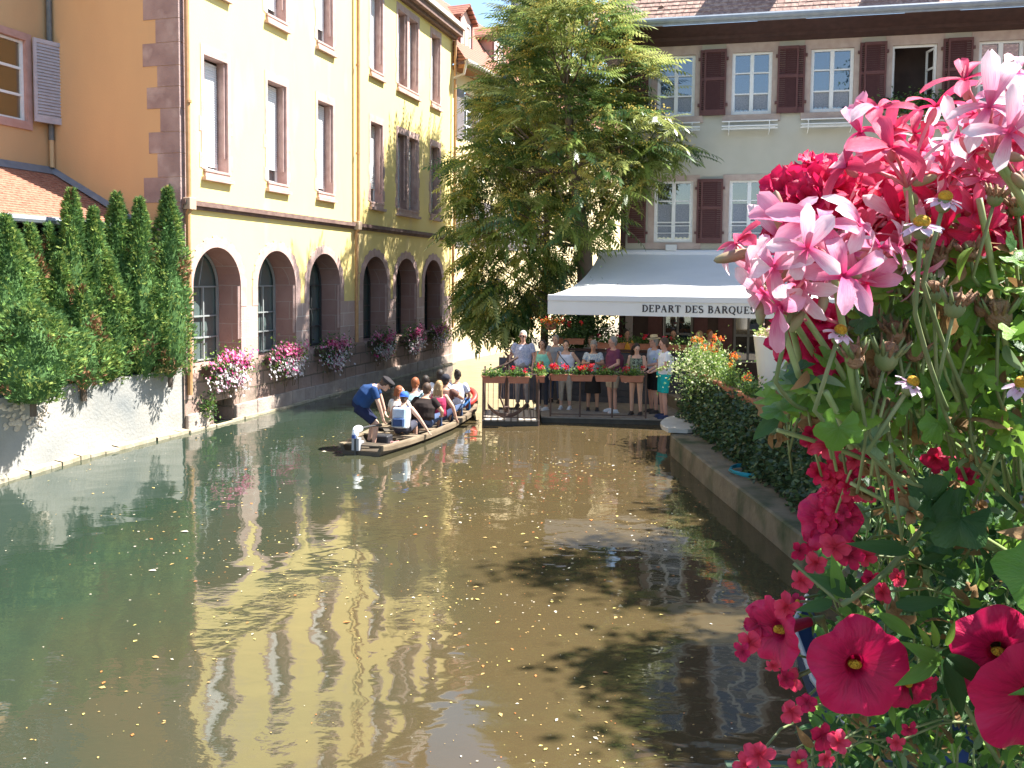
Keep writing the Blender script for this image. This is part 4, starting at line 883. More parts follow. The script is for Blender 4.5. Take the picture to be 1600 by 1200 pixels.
def backpack(o, J, hp, yaw, P_, N_, up, side, fr, *a):
    c = P_.lerp(N_, .50)-fr*.20; R_ = Matrix((side, -fr, up)).transposed().to_4x4(); R_.translation = c
    m = MB(); m.bbox(-.15, .15, -.085, .07, -.20, .20, .035, M4=R_); b_ = m.build('backpack', clothm('pack_pale', (.42, .55, .68)), o); 
    m = MB(); m.bbox(-.125, .125, -.0, .105, -.18, -.01, .03, M4=R_); m.build('backpack_pocket', clothm('pack_navy', (.05, .09, .20)), b_)
    m = MB()
    for sg in (-1, 1): m.tube([R_ @ Vector((sg*.09, -.08, .19)), R_ @ Vector((sg*.10, -.20, .22)), R_ @ Vector((sg*.12, -.30, .10)), R_ @ Vector((sg*.14, -.14, -.16))], .016, 6)
    m.tube([R_ @ Vector((-.03, .0, .19)), R_ @ Vector((0, .02, .24)), R_ @ Vector((.03, 0, .19))], .01, 6); m.build('backpack_strap', MATS['cloth_pack_navy'], b_)
def camera_prop(o, J, hp, yaw, P_, N_, up, side, fr, *a):
    c = (J['lw']+J['rw'])/2+Vector((0, .07, .03)); m = MB(); m.bbox(c.x-.065, c.x+.065, c.y-.03, c.y+.03, c.z-.045, c.z+.045, .008); m.tube([c+Vector((0, .03, 0)), c+Vector((0, .09, -.01))], .032, 12)
    m.build('camera', M('camera_black', (.015, .015, .015), rough=.4), o)
def stand_at(px, py, Y): p = at(px, py, Y); return Vector((p.x, p.y, .125))
GD = 'people waiting on the landing'
def facing(deg): return rad(deg)                                # 0 = away from the camera, 180 = towards it, 90 = to the left
person('grey haired man in a blue grey plaid shirt and sunglasses behind the anchor', stand_at(817, 560, 20.1), facing(168), 1.80, dict(le=(-.27, .02, 1.13), lw=(-.26, .16, .95), re=(.28, .0, 1.12), rw=(.34, .16, .98), sh=.1), STAND, 'ruddy', ('short', 'white'), (patterned('plaid', (.30, .33, .45), (.50, .50, .58), 30), .62, -.12), ('trousers', clothm('grey_trousers', (.28, .26, .24)), 1.96), leather, GD, 1.18, extras=glasses)
person('dark haired woman in a mint green vest top looking left', stand_at(848, 560, 19.75), facing(140), 1.62, dict(yaw=rad(20), le=(-.22, -.08, 1.14), lw=(-.25, .0, .88)), STAND, 'tan', ('bob', 'dark'), (clothm('mint', (.26, .62, .46)), 0, -.12), ('trousers', clothm('dark_trousers', (.05, .055, .07)), 1.9), sneaker, GD, 1.12, fem=True)
person('dark haired woman in a white vest top and beige cropped trousers', stand_at(884, 560, 19.9), facing(165), 1.60, dict(yaw=rad(15), le=(-.33, -.10, 1.15), lw=(-.20, .02, .98), re=(.24, -.03, 1.12), rw=(.22, .10, .90)), STAND, 'fair', ('short', 'dark'), (clothm('white_vest', (.74, .74, .82)), 0, -.12), ('trousers', clothm('beige', (.50, .43, .34)), 1.72), sneaker, GD, 1.15, fem=True, extras=strap(clothm('strap_dark', (.04, .04, .05))))
person('short grey haired woman in a pale floral shirt and dark skirt lifting a camera', stand_at(927, 560, 19.7), facing(172), 1.60, dict(le=(-.25, .06, 1.16), lw=(-.08, .22, 1.20), re=(.25, .06, 1.16), rw=(.10, .22, 1.20), pitch=rad(15)), STAND, 'tan', ('curly', 'grey'), (patterned('floral', (.62, .62, .58), (.25, .33, .42), 26), .6, -.12), ('skirt', clothm('black_skirt', (.025, .022, .02)), 1.15), leather, GD, 1.0, fem=True, extras=camera_prop)
person('grey haired man in a maroon t-shirt and beige shorts standing in profile', stand_at(958, 560, 19.45), facing(112), 1.73, dict(pitch=rad(8), le=(-.24, .0, 1.12), lw=(-.20, .22, 1.02), re=(.25, -.05, 1.12), rw=(.22, .14, .95)), STAND, 'ruddy', ('short', 'grey'), (clothm('maroon_tee', (.16, .05, .09)), .6, -.14), ('shorts', clothm('beige_shorts', (.46, .38, .28)), .85), sneaker, GD, 1.30)
person('young woman with long dark hair in a black floral top and short shorts', stand_at(995, 560, 19.15), facing(155), 1.60, dict(yaw=rad(35), pitch=rad(18), le=(-.22, .02, 1.13), lw=(-.10, .18, .98), re=(.24, -.04, 1.12), rw=(.24, .04, .88)), STAND, 'fair', ('long', 'dark'), (patterned('black_floral', (.02, .02, .025), (.30, .36, .26), 34), 0, -.05), ('shorts', clothm('short_shorts', (.24, .15, .10)), .35), leather, GD, .92, fem=True)
person('man in a straw hat, pale blue shirt and black shorts', stand_at(1022, 560, 19.45), facing(110), 1.74, dict(le=(-.24, .02, 1.13), lw=(-.16, .26, 1.08), re=(.25, .0, 1.12), rw=(.18, .22, .98)), STAND, 'ruddy', ('short', 'grey'), (clothm('pale_blue', (.48, .56, .72)), .65, -.12), ('shorts', clothm('black_shorts', (.02, .02, .022)), .95), leather, GD, 1.15, extras=straw_hat(M('straw', (.55, .45, .30), (.45, .36, .22), scale=40, rough=.9)))
person('man in a white t-shirt and turquoise shorts at the right end of the landing', stand_at(1038, 560, 18.72), facing(98), 1.76, dict(pitch=rad(12), le=(-.22, .03, 1.14), lw=(-.16, .27, 1.02), re=(.24, .02, 1.13), rw=(.10, .30, 1.0)), STAND, 'ruddy', ('short', 'brown'), (clothm('white_tee', (.80, .80, .82)), .65, -.12), ('shorts', clothm('turquoise', (.02, .42, .40)), .88), M('shoe_navy', (.02, .03, .08), rough=.7), GD, 1.08)
person('person in a grey top standing half hidden behind the woman in white', stand_at(868, 560, 20.9), facing(160), 1.66, None, STAND, 'fair', ('short', 'grey'), (clothm('grey_top', (.30, .33, .37)), .6, -.12), ('trousers', clothm('jeans', (.07, .10, .18)), 1.95), leather, GD)
# diners on the terrace
GT = 'guests seated at the terrace tables'
def diner(label, px, Y, rot, hair, col, skin='tan', **k):
    p = at(px, 540, Y); return person(label, (p.x, p.y, 1.0), rad(rot), 1.70, k.pop('pose', None), SIT, skin, hair, (col, .6, -.12), ('trousers', clothm('dark_trousers', (.05, .055, .07)), 1.9), None, GT, **k)
diner('dark haired woman in a yellow orange top at a terrace table', 978, 21.9, 200, ('bun', 'dark'), clothm('amber', (.75, .38, .06)), fem=True)
diner('guest in a pale beige top leaning over the terrace rail', 930, 21.5, 150, ('short', 'brown'), clothm('pale_beige', (.60, .52, .46)), pose=dict(N=(0, .12, .50), H=(.0, .26, .62)))
diner('dark haired guest in a blue shirt at a terrace table', 1052, 22.2, 165, ('short', 'dark'), clothm('teal_blue', (.06, .16, .30)))
diner('blond guest in a white top at a terrace table', 1093, 21.6, 120, ('short', 'blond'), clothm('white_top', (.75, .70, .66)), 'fair')
diner('red faced guest in a rose top beside the blond guest', 1108, 22.2, 200, ('short', 'red'), clothm('rose_top', (.45, .15, .14)), 'ruddy')
for i, (px, Y) in enumerate(((1005, 22.1), (1078, 22.0))):
    p = at(px, 545, Y); t = empty('terrace_table', ('small dark terrace table beside the woman in yellow', 'small dark terrace table beside the blond guest')[i], 'table', (p.x, p.y, .62), 0, 'terrace tables')
    MB().lathe([(.38, .70), (.40, .715), (.40, .735), (.02, .735)], n=24).build('table_top', M('pale_table', (.45, .40, .34), rough=.4), t); MB().lathe([(.22, 0), (.2, .02), (.03, .05), (.03, .70)], n=12).build('leg', darkwin, t)

# ---------------------------------------------------------------- tour boat
BD = Vector((.281, .960, 0)).normalized(); BR = Vector((BD.y, -BD.x, 0)); BS = Vector((-2.56, 15.32, 0)); ba = -math.atan2(BD.x, BD.y)
boat = empty('tour_boat', 'long flat wooden tour boat full of passengers heading for the landing', 'boat', BS, ba)
wood = M('varnished_wood', (.17, .125, .08), (.26, .20, .13), scale=5, rough=.6, bump=.3, bscale=20, stretch=(3, .4, 1)); hullw = M('tarred_hull', (.05, .038, .028), (.10, .08, .055), scale=4, rough=.6)
st = [(-.28, .40, .05, .17), (0, .44, .0, .145), (.6, .54, 0, .135), (1.4, .62, 0, .13), (2.6, .66, 0, .13), (3.8, .60, 0, .15), (4.6, .48, .02, .19), (5.2, .30, .09, .27), (5.55, .12, .22, .35)]     # y, half width, floor z, gunwale z
m = MB(); V = []
for y, hw_, f_, g_ in st: V += [(-hw_, y, g_), (-hw_*.84, y, f_-.10), (hw_*.84, y, f_-.10), (hw_, y, g_), (hw_-.035, y, g_), (hw_*.84-.03, y, f_+.02), (-hw_*.84+.03, y, f_+.02), (-hw_+.035, y, g_)]
F = [(i*8+j, i*8+(j+1) % 8, (i+1)*8+(j+1) % 8, (i+1)*8+j) for i in range(len(st)-1) for j in range(8)]+[(7, 6, 5, 4, 3, 2, 1, 0), tuple((len(st)-1)*8+j for j in range(8))]
m.add(V, F); m.build('hull', hullw, boat)
for sg in (-1, 1):
    m = MB(); V = []
    for y, hw_, f_, g_ in st: V += [(sg*(hw_+.03), y, g_-.07), (sg*(hw_+.035), y, g_+.0), (sg*(hw_+.03), y, g_+.025), (sg*(hw_-.06), y, g_+.025), (sg*(hw_-.06), y, g_-.0)]
    k = len(st); F = [(i*5+j, i*5+(j+1) % 5, (i+1)*5+(j+1) % 5, (i+1)*5+j) for i in range(k-1) for j in range(5)]+[(0, 1, 2, 3, 4), tuple((k-1)*5+j for j in (4, 3, 2, 1, 0))]
    m.add(V, F); m.build('gunwale', wood, boat)
for y in (1.0, 1.75, 2.5, 3.25, 4.05): MB().box(-.58 if y < 4 else -.5, .58 if y < 4 else .5, y-.12, y+.12, .135, .165).build('thwart', wood, boat)
MB().box(-.40, .40, -.22, .05, .150, .172).build('stern_board', hullw, boat)
m = MB(); m.lathe([(.14, 0)], n=3) if False else None
# outboard motor with tiller
mo = empty('outboard_motor', 'white electric outboard motor with a long tiller on the boat stern', 'motor', BS+BR*-.10+BD*-.10+Vector((0, 0, -.12)), ba)
m = MB(); m.ell((0, -.10, .56), (.075, .155, .075), 14); m.ell((0, -.20, .50), (.06, .07, .09), 12); o_ = m.build('cowl', M('motor_white', (.78, .79, .80), rough=.35), mo, smooth=True); remesh(o_, .012, 2)
m = MB(); m.box(-.03, .03, -.275, -.22, .43, .49); m.build('blue_panel', M('motor_blue', (.03, .07, .25), rough=.4), mo)
MB().tube([(0, -.16, .58), (0, -.20, .2), (0, -.22, -.35)], [.035, .022, .022], 10).build('shaft', darkwin, mo)
MB().tube([(0, 0.02, .56), (.10, .28, .57), (.20, .46, .56)], [.024, .018, .02], 8).build('tiller', darkwin, mo)
m = MB(); m.box(-.07, .07, -.20, -.10, .20, .42); m.box(-.05, .05, -.1, .05, .30, .34); m.build('clamp', M('grey_metal', (.35, .35, .36), rough=.4), mo)
m = MB(); m.bbox(-.16, .16, 0, .24, 0, .20, .02); b_ = m.build('battery_box', M('black_box', (.03, .03, .035), rough=.5)); b_.location = BS+BR*.02+BD*.45+Vector((0, 0, .025)); b_.rotation_euler = (0, 0, ba); tag(b_, 'black battery box on the boat floor behind the thwart', 'box')
m = MB(); rr = random.Random(4)
for k in range(5): m.tube([(rr.uniform(-.12, .12), rr.uniform(-.12, .12), .03+.01*k) for _ in range(6)], .012, 5)
rp = m.build('rope', M('red_rope', (.45, .10, .08), (.55, .5, .45), scale=30, rough=.9)); rp.location = BS+BR*.22+BD*.62+Vector((0, 0, .03)); tag(rp, 'tangled red and white rope on the boat floor at the stern', 'rope')
lb = MB(); n1, n2 = 28, 10; V = []
for i in range(n1):
    a = 2*PI*i/n1
    for j in range(n2): b2 = 2*PI*j/n2; V.append(((.30+.065*math.cos(b2))*math.cos(a), .065*math.sin(b2), (.30+.065*math.cos(b2))*math.sin(a)))
lb.add(V, [(i*n2+j, ((i+1) % n1)*n2+j, ((i+1) % n1)*n2+(j+1) % n2, i*n2+(j+1) % n2) for i in range(n1) for j in range(n2)])
lo_ = lb.build('lifebuoy', M('lifebuoy_red', (.72, .06, .04), (.65, .05, .04), rough=.5), None, smooth=True); p = BS+BD*4.75+BR*.10; lo_.location = (p.x, p.y, .38); lo_.rotation_euler = (rad(-58), 0, ba+.1); tag(lo_, 'red lifebuoy ring propped in the bow of the tour boat', 'lifebuoy')
BG = 'passengers seated in the tour boat'
def rider(label, v, u, h, rot, skin, hair, top, bottom, pose=None, z=.19, **k):
    p = BS+BD*v+BR*u; return person(label, (p.x, p.y, z), ba+rad(rot), h, pose, SIT, skin, hair, top, bottom, None, BG, **k)
jeans = clothm('jeans', (.07, .10, .18)); 
def cap_pack(*a): cap(clothm('cap_blue', (.06, .16, .55)), back=True)(*a); backpack(*a)
rider('passenger in a blue cap and white top wearing a pale blue backpack', 1.02, .22, 1.58, 5, 'fair', ('short', 'brown'), (clothm('white_tank', (.78, .77, .78)), 0, -.12), ('shorts', clothm('dark_shorts', (.06, .06, .08)), .9), dict(re=(.33, .05, .34), rw=(.50, .12, .06), N=(0, .06, .55), H=(0, .13, .70), pitch=rad(10)), extras=cap_pack)
rider('broad man in a black shirt with cropped hair sitting behind the blond woman', 1.86, .30, 1.80, -4, 'tan', ('short', 'brown'), (clothm('black_shirt', (.03, .022, .02)), .62, -.12), ('trousers', jeans, 1.9), dict(N=(0, .10, .53), H=(0, .18, .68), le=(-.32, .08, .30), re=(.34, .12, .28), rw=(.26, .28, .18)), build=1.28)
rider('red haired woman turning right beside the passenger with the backpack', 1.66, -.12, 1.58, 0, 'fair', ('bob', 'red'), (clothm('cream_top', (.72, .68, .62)), .5, -.12), ('trousers', jeans, 1.9), dict(yaw=rad(-75)), fem=True)
rider('ginger haired man in a light aqua shirt with a dark shoulder strap', 2.45, -.12, 1.74, 0, 'ruddy', ('short', 'red'), (clothm('aqua', (.45, .66, .70)), .6, -.12), ('trousers', jeans, 1.9), None, extras=strap(MATS['cloth_strap_dark']))
rider('dark skinned passenger with black hair in a white shirt in the middle row', 3.12, -.16, 1.68, 0, 'dark', ('short', 'dark'), (clothm('white_b', (.7, .7, .72)), .6, -.12), ('trousers', jeans, 1.9))
rider('blond long haired woman in a raspberry pink vest top', 2.62, .34, 1.62, 3, 'fair', ('long', 'blond'), (clothm('raspberry', (.50, .05, .12)), 0, -.12), ('trousers', clothm('dark_jeans', (.03, .04, .08)), 1.9), dict(re=(.31, .04, .30), rw=(.36, .12, .05)), fem=True)
rider('man in a dark cap and brown shirt with one arm raised', 3.25, .24, 1.72, -8, 'tan', ('short', 'dark'), (clothm('brown_shirt', (.16, .09, .07)), .55, -.12), ('trousers', jeans, 1.9), dict(re=(.36, .10, .38), rw=(.22, .30, .42)), extras=cap(clothm('cap_dark', (.04, .04, .05))))
rider('dark skinned man with black hair in a white shirt and diagonal strap near the bow', 3.72, -.06, 1.76, -2, 'dark', ('short', 'dark'), (clothm('white_c', (.74, .75, .78)), .6, -.12), ('trousers', jeans, 1.9), None, z=.22, extras=strap(MATS['cloth_strap_dark']))
rider('passenger with a dark topknot in a white shirt closest to the lifebuoy', 4.12, .20, 1.68, 4, 'tan', ('bun', 'dark'), (clothm('white_d', (.72, .76, .88)), .7, -.14), ('trousers', clothm('blue_jeans', (.06, .16, .38)), 1.9), None, z=.22)
bm = BS+BD*.42+BR*-.02
person('boatman in a navy t-shirt, navy shorts and dark beret bending over the tiller', (bm.x-.05, bm.y, .03), rad(-84), 1.74, dict(P=(0, -.26, .74), N=(0, .04, 1.10), H=(0, .20, 1.13), pitch=rad(38), yaw=rad(-10), le=(-.22, .10, .88), lw=(-.20, .18, .62), re=(.22, .08, .84), rw=(.16, .16, .55), lk=(-.13, -.02, .44), la=(-.13, -.10, .09), rk=(.12, .04, .44), ra=(.13, .0, .09)), STAND, 'fair', ('short', 'brown'), (clothm('navy_tee', (.025, .06, .16)), .75, -.12), ('shorts', clothm('navy_shorts', (.02, .025, .06)), .88), leather, None, 1.15, extras=cap(clothm('beret', (.045, .04, .042)), flat=True))

# ---------------------------------------------------------------- anchor on the side deck
an = empty('ship_anchor', 'tall old iron anchor with curved flukes standing on the side deck', 'anchor', (-.10, 18.62, .125), rad(4))
rust = M('rusty_iron', (.07, .042, .032), (.12, .07, .05), scale=12, rough=.8, bump=.4, bscale=50)
m = MB(); m.tube([(0, 0, .10), (.01, 0, .8), (.03, 0, 1.36)], [.055, .042, .032], 10); m.build('shank', rust, an)
m = MB(); pts = [(.46*math.sin(a), -.05, .50-.46*math.cos(a)) for a in [rad(-62+k*124/14) for k in range(15)]]; m.tube(pts, [.02+.025*math.sin(PI*k/14) for k in range(15)], 8)
for sg in (-1, 1): 
    e = Vector(pts[0 if sg < 0 else -1]); d = Vector((sg*.35, 0, .94)).normalized(); 
    m.add([e+d*.05, e-d*.12+Vector((0, .09, 0))-Vector((sg*.05, 0, 0)), e-d*.16-Vector((sg*.07, 0, 0)), e-d*.12-Vector((0, .09, 0))-Vector((sg*.05, 0, 0)), e-d*.10+Vector((sg*.02, 0, 0))], [(0, 1, 4), (0, 4, 3), (0, 3, 2), (0, 2, 1), (1, 2, 3, 4)])
m.build('arms', rust, an)
m = MB(); m.tube([(-.34, -.03, 1.02), (-.05, -.03, 1.14), (.24, .05, 1.30)], [.028, .036, .024], 8); m.build('stock', rust, an)
m = MB(); V = [(.03+.07*math.cos(2*PI*k/16), 0, 1.42+.07*math.sin(2*PI*k/16)) for k in range(17)]; m.tube(V, .012, 6, caps=False); m.build('ring', rust, an)
m = MB(); m.tube([(-.02, -.06, 1.1), (-.12, -.08, .8), (-.15, -.07, .45), (-.05, -.09, .2)], .02, 6); m.tube([(-.06, -.06, .22), (.06, -.06, .22)], .03, 6); m.build('chain', rust, an)
# ---------------------------------------------------------------- foliage helpers (numpy)
def leafm(n, c, t=.35, r=.45, spec=.5): return M('leaf_'+n, c, tuple(v*.72 for v in c), scale=2.5, rough=r, spec=spec, trans=t)
rng = np.random.default_rng(21)
def frames(d, up=None):                                            # rotation matrices with x = d
    d = d/np.linalg.norm(d, axis=1, keepdims=True); n = len(d)
    u = rng.normal(size=(n, 3)) if up is None else np.broadcast_to(np.asarray(up), (n, 3)) + rng.normal(size=(n, 3))*.05
    s = np.cross(u, d); s /= np.linalg.norm(s, axis=1, keepdims=True)+1e-9; w_ = np.cross(d, s); return np.stack([d, s, w_], axis=2)
def scatter(T, F, pos, R, size):                                    # template verts (k,3), faces (m,4)
    V = np.einsum('nij,kj->nki', R, T)*np.asarray(size).reshape(-1, 1, 1)+pos[:, None, :]
    k = len(T); n = len(pos); Fa = (np.asarray(F)[None]+np.arange(n)[:, None, None]*k).reshape(-1, len(F[0])); return V.reshape(-1, 3), Fa
LEAF_T = np.array([(0, 0, 0), (.45, .30, .06), (1, 0, -.10), (.45, -.30, .06)], float); LEAF_F = [(0, 1, 2, 3)]
def leaf_obj(name, pos, d, size, mats, parent=None, weights=None, T=LEAF_T, F=LEAF_F, up=None):
    V, Fa = scatter(T, F, pos, frames(d, up), size); n = len(pos); mi = np.repeat(rng.choice(len(mats), n, p=weights), len(F))
    o = bpy.data.objects.new(name, np_mesh(name, V, Fa, mats, mi)); COL.objects.link(o); o.parent = parent; return o
def pinnate(npairs=8):
    V = []; F = []
    for i in range(npairs):
        t = (i+1.3)/(npairs+1); x = t; z = -.22*t*t; ln = .25*(1-.35*abs(t-.45)*1.6); w_ = .044
        for sg in (-1, 1):
            a = rad(74-22*t); dx, dy = math.cos(a), sg*math.sin(a); o = len(V)
            V += [(x, 0, z), (x+dx*ln*.45-dy*w_*sg, dy*ln*.45+dx*w_, z-.02), (x+dx*ln, dy*ln, z-.11), (x+dx*ln*.45+dy*w_*sg, dy*ln*.45-dx*w_, z-.05)]; F.append((o, o+1, o+2, o+3))
    o = len(V); V += [(.98, 0, -.21), (1.1, .04, -.28), (1.22, 0, -.38), (1.1, -.04, -.28)]; F.append((o, o+1, o+2, o+3))
    o = len(V); V += [(0, -.008, 0), (0, .008, 0), (1, .005, -.22), (1, -.005, -.22)]; F.append((o, o+1, o+2, o+3))
    o = len(V); V += [(.0, -.006, 0), (.5, -.006, -.055), (.5, .006, -.055), (0, .006, 0)]; F.append((o, o+1, o+2, o+3))
    return np.array(V, float), F
PT, PF = pinnate()
BL = [leafm('broad_mid', (.06, .12, .03)), leafm('broad_deep', (.035, .08, .02)), leafm('broad_light', (.11, .18, .04))]
bark = M('bark', (.10, .075, .055), (.16, .12, .09), scale=6, rough=.95, bump=.8, bscale=20, stretch=(1, 1, .25))
AIL = [leafm('ailanthus_mid', (.19, .26, .05), .42, .32), leafm('ailanthus_deep', (.065, .13, .03), .35, .32), leafm('ailanthus_light', (.38, .42, .11), .45, .28), leafm('ailanthus_yellow', (.42, .38, .08), .45)]
seedm = M('seed_cluster', (.78, .55, .10), (.62, .48, .12), scale=20, rough=.8, trans=.3)
def rosette_tree(label, base, tips, trunk_pts, trunk_r, nl=7, L=.78, group=None, seeds=.8, cat='tree', limb_r=.035, lsel=None):
    o = empty('ailanthus_tree', label, cat, base, 0, group); B_ = np.array(base); tips = np.asarray(tips)-B_; n = len(tips)
    c = tips.mean(axis=0); out = tips-np.array([c[0], c[1], c[2]-1.0]); out /= np.linalg.norm(out, axis=1, keepdims=True)
    P_ = np.repeat(tips, nl, axis=0); O_ = np.repeat(out, nl, axis=0); az = rng.uniform(0, 2*np.pi, n*nl)
    d = np.stack([np.cos(az), np.sin(az), rng.uniform(-.55, .35, n*nl)], 1)*1.0+O_*.45; d[:, 2] -= .12
    P2 = P_+rng.normal(size=P_.shape)*.09; sz = L*rng.uniform(.65, 1.15, n*nl)
    R = frames(d, np.array([0, 0, 1.0])+rng.normal(size=(n*nl, 3))*.45); V, Fa = scatter(PT, PF, P2, R, sz)
    h = tips[:, 2]; wsel = rng.random(n); mi_t = np.where(wsel < .36, 0, np.where(wsel < .66, 1, np.where(wsel < .95, 2, 3))); mi = np.repeat(np.repeat(mi_t, nl), len(PF))
    cr = bpy.data.objects.new('crown', np_mesh('crown', V, Fa, AIL, mi)); COL.objects.link(cr); cr.parent = o
    if seeds:
        sp = tips[rng.random(n) < seeds]; k = 46; p3 = np.repeat(sp, k, axis=0)+rng.normal(size=(len(sp)*k, 3))*np.array([.14, .14, .09])+np.array([0, 0, .08])
        leaf_obj('seed_clusters', p3, rng.normal(size=p3.shape), rng.uniform(.04, .075, len(p3)), [seedm, AIL[3]], o, [.75, .25])['kind'] = 'stuff'
    m = MB(); tp = [Vector(p)-Vector(base) for p in trunk_pts]; m.tube(tp, trunk_r, 12)
    idx = rng.choice(n, min(n, 70), replace=False)
    for i in idx:
        e = Vector(tips[i]); k = min(range(len(tp)), key=lambda q: (tp[q]-e).length+(4 if tp[q].z > e.z-.3 else 0)); s_ = tp[k]; mid = s_.lerp(e, .55)+Vector((0, 0, -.15))
        m.tube([s_, mid, e], [limb_r, limb_r*.55, .008], 6)
    m.build('trunk', bark, o, smooth=True); return o
def fill_crown(prof, n, yc, ry, minr=.5):                          # prof = [(z, xmin, xmax)...]
    zs = [p[0] for p in prof]; out = []
    while len(out) < n:
        z = rng.uniform(min(zs), max(zs)); x0 = np.interp(z, zs, [p[1] for p in prof]); x1 = np.interp(z, zs, [p[2] for p in prof]); cx, rx = (x0+x1)/2, (x1-x0)/2
        if rng.random() > rx/3.4+.12: continue
        a = rng.uniform(0, 2*np.pi); r = rng.uniform(minr, 1)**.5; r *= .90+.10*math.sin(3*a+z*2)
        x = cx+rx*r*math.cos(a); t = (x-cx)/max(rx, .1); y = yc(x, z)+ry(z)*r*math.sin(a); out.append((x, y, z))
    return out
prof = [(1.75, -1.25, .25), (2.3, -1.5, .7), (3.2, -1.65, 1.5), (3.9, -1.7, 2.1), (4.8, -1.75, 2.9), (5.6, -1.75, 3.55), (6.4, -1.7, 4.3), (7.0, -1.65, 4.4), (7.6, -1.3, 3.6), (8.5, -.65, 3.3), (9.3, -.1, 3.3), (10.2, .3, 2.7), (11.2, .5, 2.2), (12.2, .9, 1.7)]
tips = fill_crown(prof, 370, lambda x, z: 23.9-.45*max(0, x-1), lambda z: 2.4 if z > 4 else 1.3)
ex = []
for (px_, py_, r_, k_) in ((1040, 205, 20, 4), (1050, 235, 18, 4), (1005, 90, 24, 5), (985, 290, 22, 5), (980, 150, 24, 4), (1000, 230, 22, 5), (735, 250, 20, 4), (730, 330, 20, 4), (765, 470, 24, 5), (800, 505, 18, 3)):
    for _ in range(k_):
        v_ = at(px_+rng.normal()*r_*.6, py_+rng.normal()*r_*.6, 22.6+rng.uniform(-.3, .5)); ex.append((v_.x, v_.y, v_.z))
tips = [(x, min(y, 23.25-.2*max(0, x-2)) if x > 2.2 else y, z) for x, y, z in tips]+ex
rosette_tree('large leafy tree with feathery leaves and yellow seed clusters beside the landing', (2.05, 23.6, 0), tips, [(2.05, 23.6, -.3), (2.0, 23.6, 2.2), (1.95, 23.5, 4.0), (1.6, 23.4, 6.0), (1.4, 23.4, 8.0), (1.3, 23.3, 10.6)], [.30, .24, .20, .14, .09, .03])
prof2 = [(5.4, .2, 2.4), (6.6, -.8, 3.0), (8, -1.1, 3.4), (10, -.7, 3.4), (12, -.1, 2.8), (13.3, .6, 2.0)]
tips2 = fill_crown(prof2, 330, lambda x, z: 28.4, lambda z: 3.0)
rosette_tree('slim trunked tree standing further back behind the large leafy tree', (1.05, 28, 0), tips2, [(1.05, 28, -.3), (1.06, 28, 3), (1.1, 28, 6), (1.4, 28.1, 10), (1.5, 28, 12.6)], [.13, .12, .10, .07, .03], nl=7, L=.85, seeds=.1)
# trees out on the right bank whose shade falls over the quay and the water

def blob_tree(label, x, y, h, r, n=9000):
    o = empty('broadleaf_tree', label, 'tree', (x, y, 1.2), 0, 'trees on the right bank'); cl = rng.normal(size=(60, 3)); cl /= np.linalg.norm(cl, axis=1, keepdims=True); cl *= rng.uniform(.45, 1, (60, 1)); cl = cl*np.array([r, r, (h-3)/2])+np.array([0, 0, (h-3)/2+2.4])
    i = rng.integers(0, 60, n); p = cl[i]+rng.normal(size=(n, 3))*r*.17
    leaf_obj('crown', p, rng.normal(size=p.shape), rng.uniform(.10, .22, n), BL, o, [.4, .35, .25])
    m = MB(); m.tube([(0, 0, -.5), (.05, 0, h*.35), (.1, .05, h*.75)], [.2, .15, .05], 10)
    for k in range(0, 60, 5): m.tube([(.05, 0, h*.3), tuple(Vector(cl[k])*.6+Vector((0, 0, h*.15))), tuple(cl[k])], [.06, .04, .01], 6)
    m.build('trunk', bark, o, smooth=True)
blob_tree('dense green tree on the right bank furthest from the bridge', 9.7, 13.3, 11.0, 1.15, 9000)
blob_tree('tallest green tree on the right bank before the beige gabled house', 8.8, 10.4, 11.6, 1.5, 14000)
blob_tree('dense green tree in the middle of the right bank row', 7.5, 7.3, 9.0, 1.5, 12000)
blob_tree('dense green tree on the right bank nearest the bridge', 6.8, 4.2, 9.0, 1.5, 12000)
def bank_house(label, x0, y0, y1, ze, yp, zp, wm, extra=()):
    o = empty('bank_house', label, 'building', (x0, 0, 1.2), 0); m = MB(); dz = -1.2; hs = [(-(y0+a), -(y0+a-1.05), z, z+1.5) for a in np.arange(1.9, y1-y0-.5, 2.1) for z in (2.0+.0, 5.2)]
    m.add([(0, y0, -1), (0, y1, -1), (0, y1, ze+dz), (0, yp, zp+dz), (0, y0, ze+dz), (9, y0, -1), (9, y1, -1), (9, y1, ze+dz), (9, yp, zp+dz), (9, y0, ze+dz)], [(4, 3, 2, 1, 0), (0, 5, 9, 4), (1, 2, 7, 6), (5, 6, 7, 8, 9)]); m.build('wall', wm, o)
    m = MB(); m.add([(-.4, y0-.3, ze+dz-.2), (-.4, yp, zp+dz+.12), (9.3, yp, zp+dz+.12), (9.3, y0-.3, ze+dz-.2), (-.4, y1+.3, ze+dz-.2), (9.3, y1+.3, ze+dz-.2)], [(0, 1, 2, 3), (1, 4, 5, 2)]); m.build('roof', tb, o)
    for a, b_, z, z2 in hs:
        m = MB(); ya, yb = -b_-1.05, -b_; m.box(-.05, -.001, ya, ya+.07, z, z2); m.box(-.05, -.001, yb-.07, yb, z, z2)
        for t in (0, .5, .95): m.box(-.05, -.001, ya+.07, yb-.07, z+(z2-z)*t, z+(z2-z)*t+.07)
        m.box(-.05, -.001, (ya+yb)/2-.035, (ya+yb)/2+.035, z+.07, z2-.08); w_ = m.build('window', white, o); MB().box(-.02, .0, ya, yb, z, z2).build('pane', gl, w_)
    for (yc, w_, zt) in extra: MB().box(.1, .9, yc-w_, yc+w_, 5, zt+dz).build('chimney', ashlar, o)
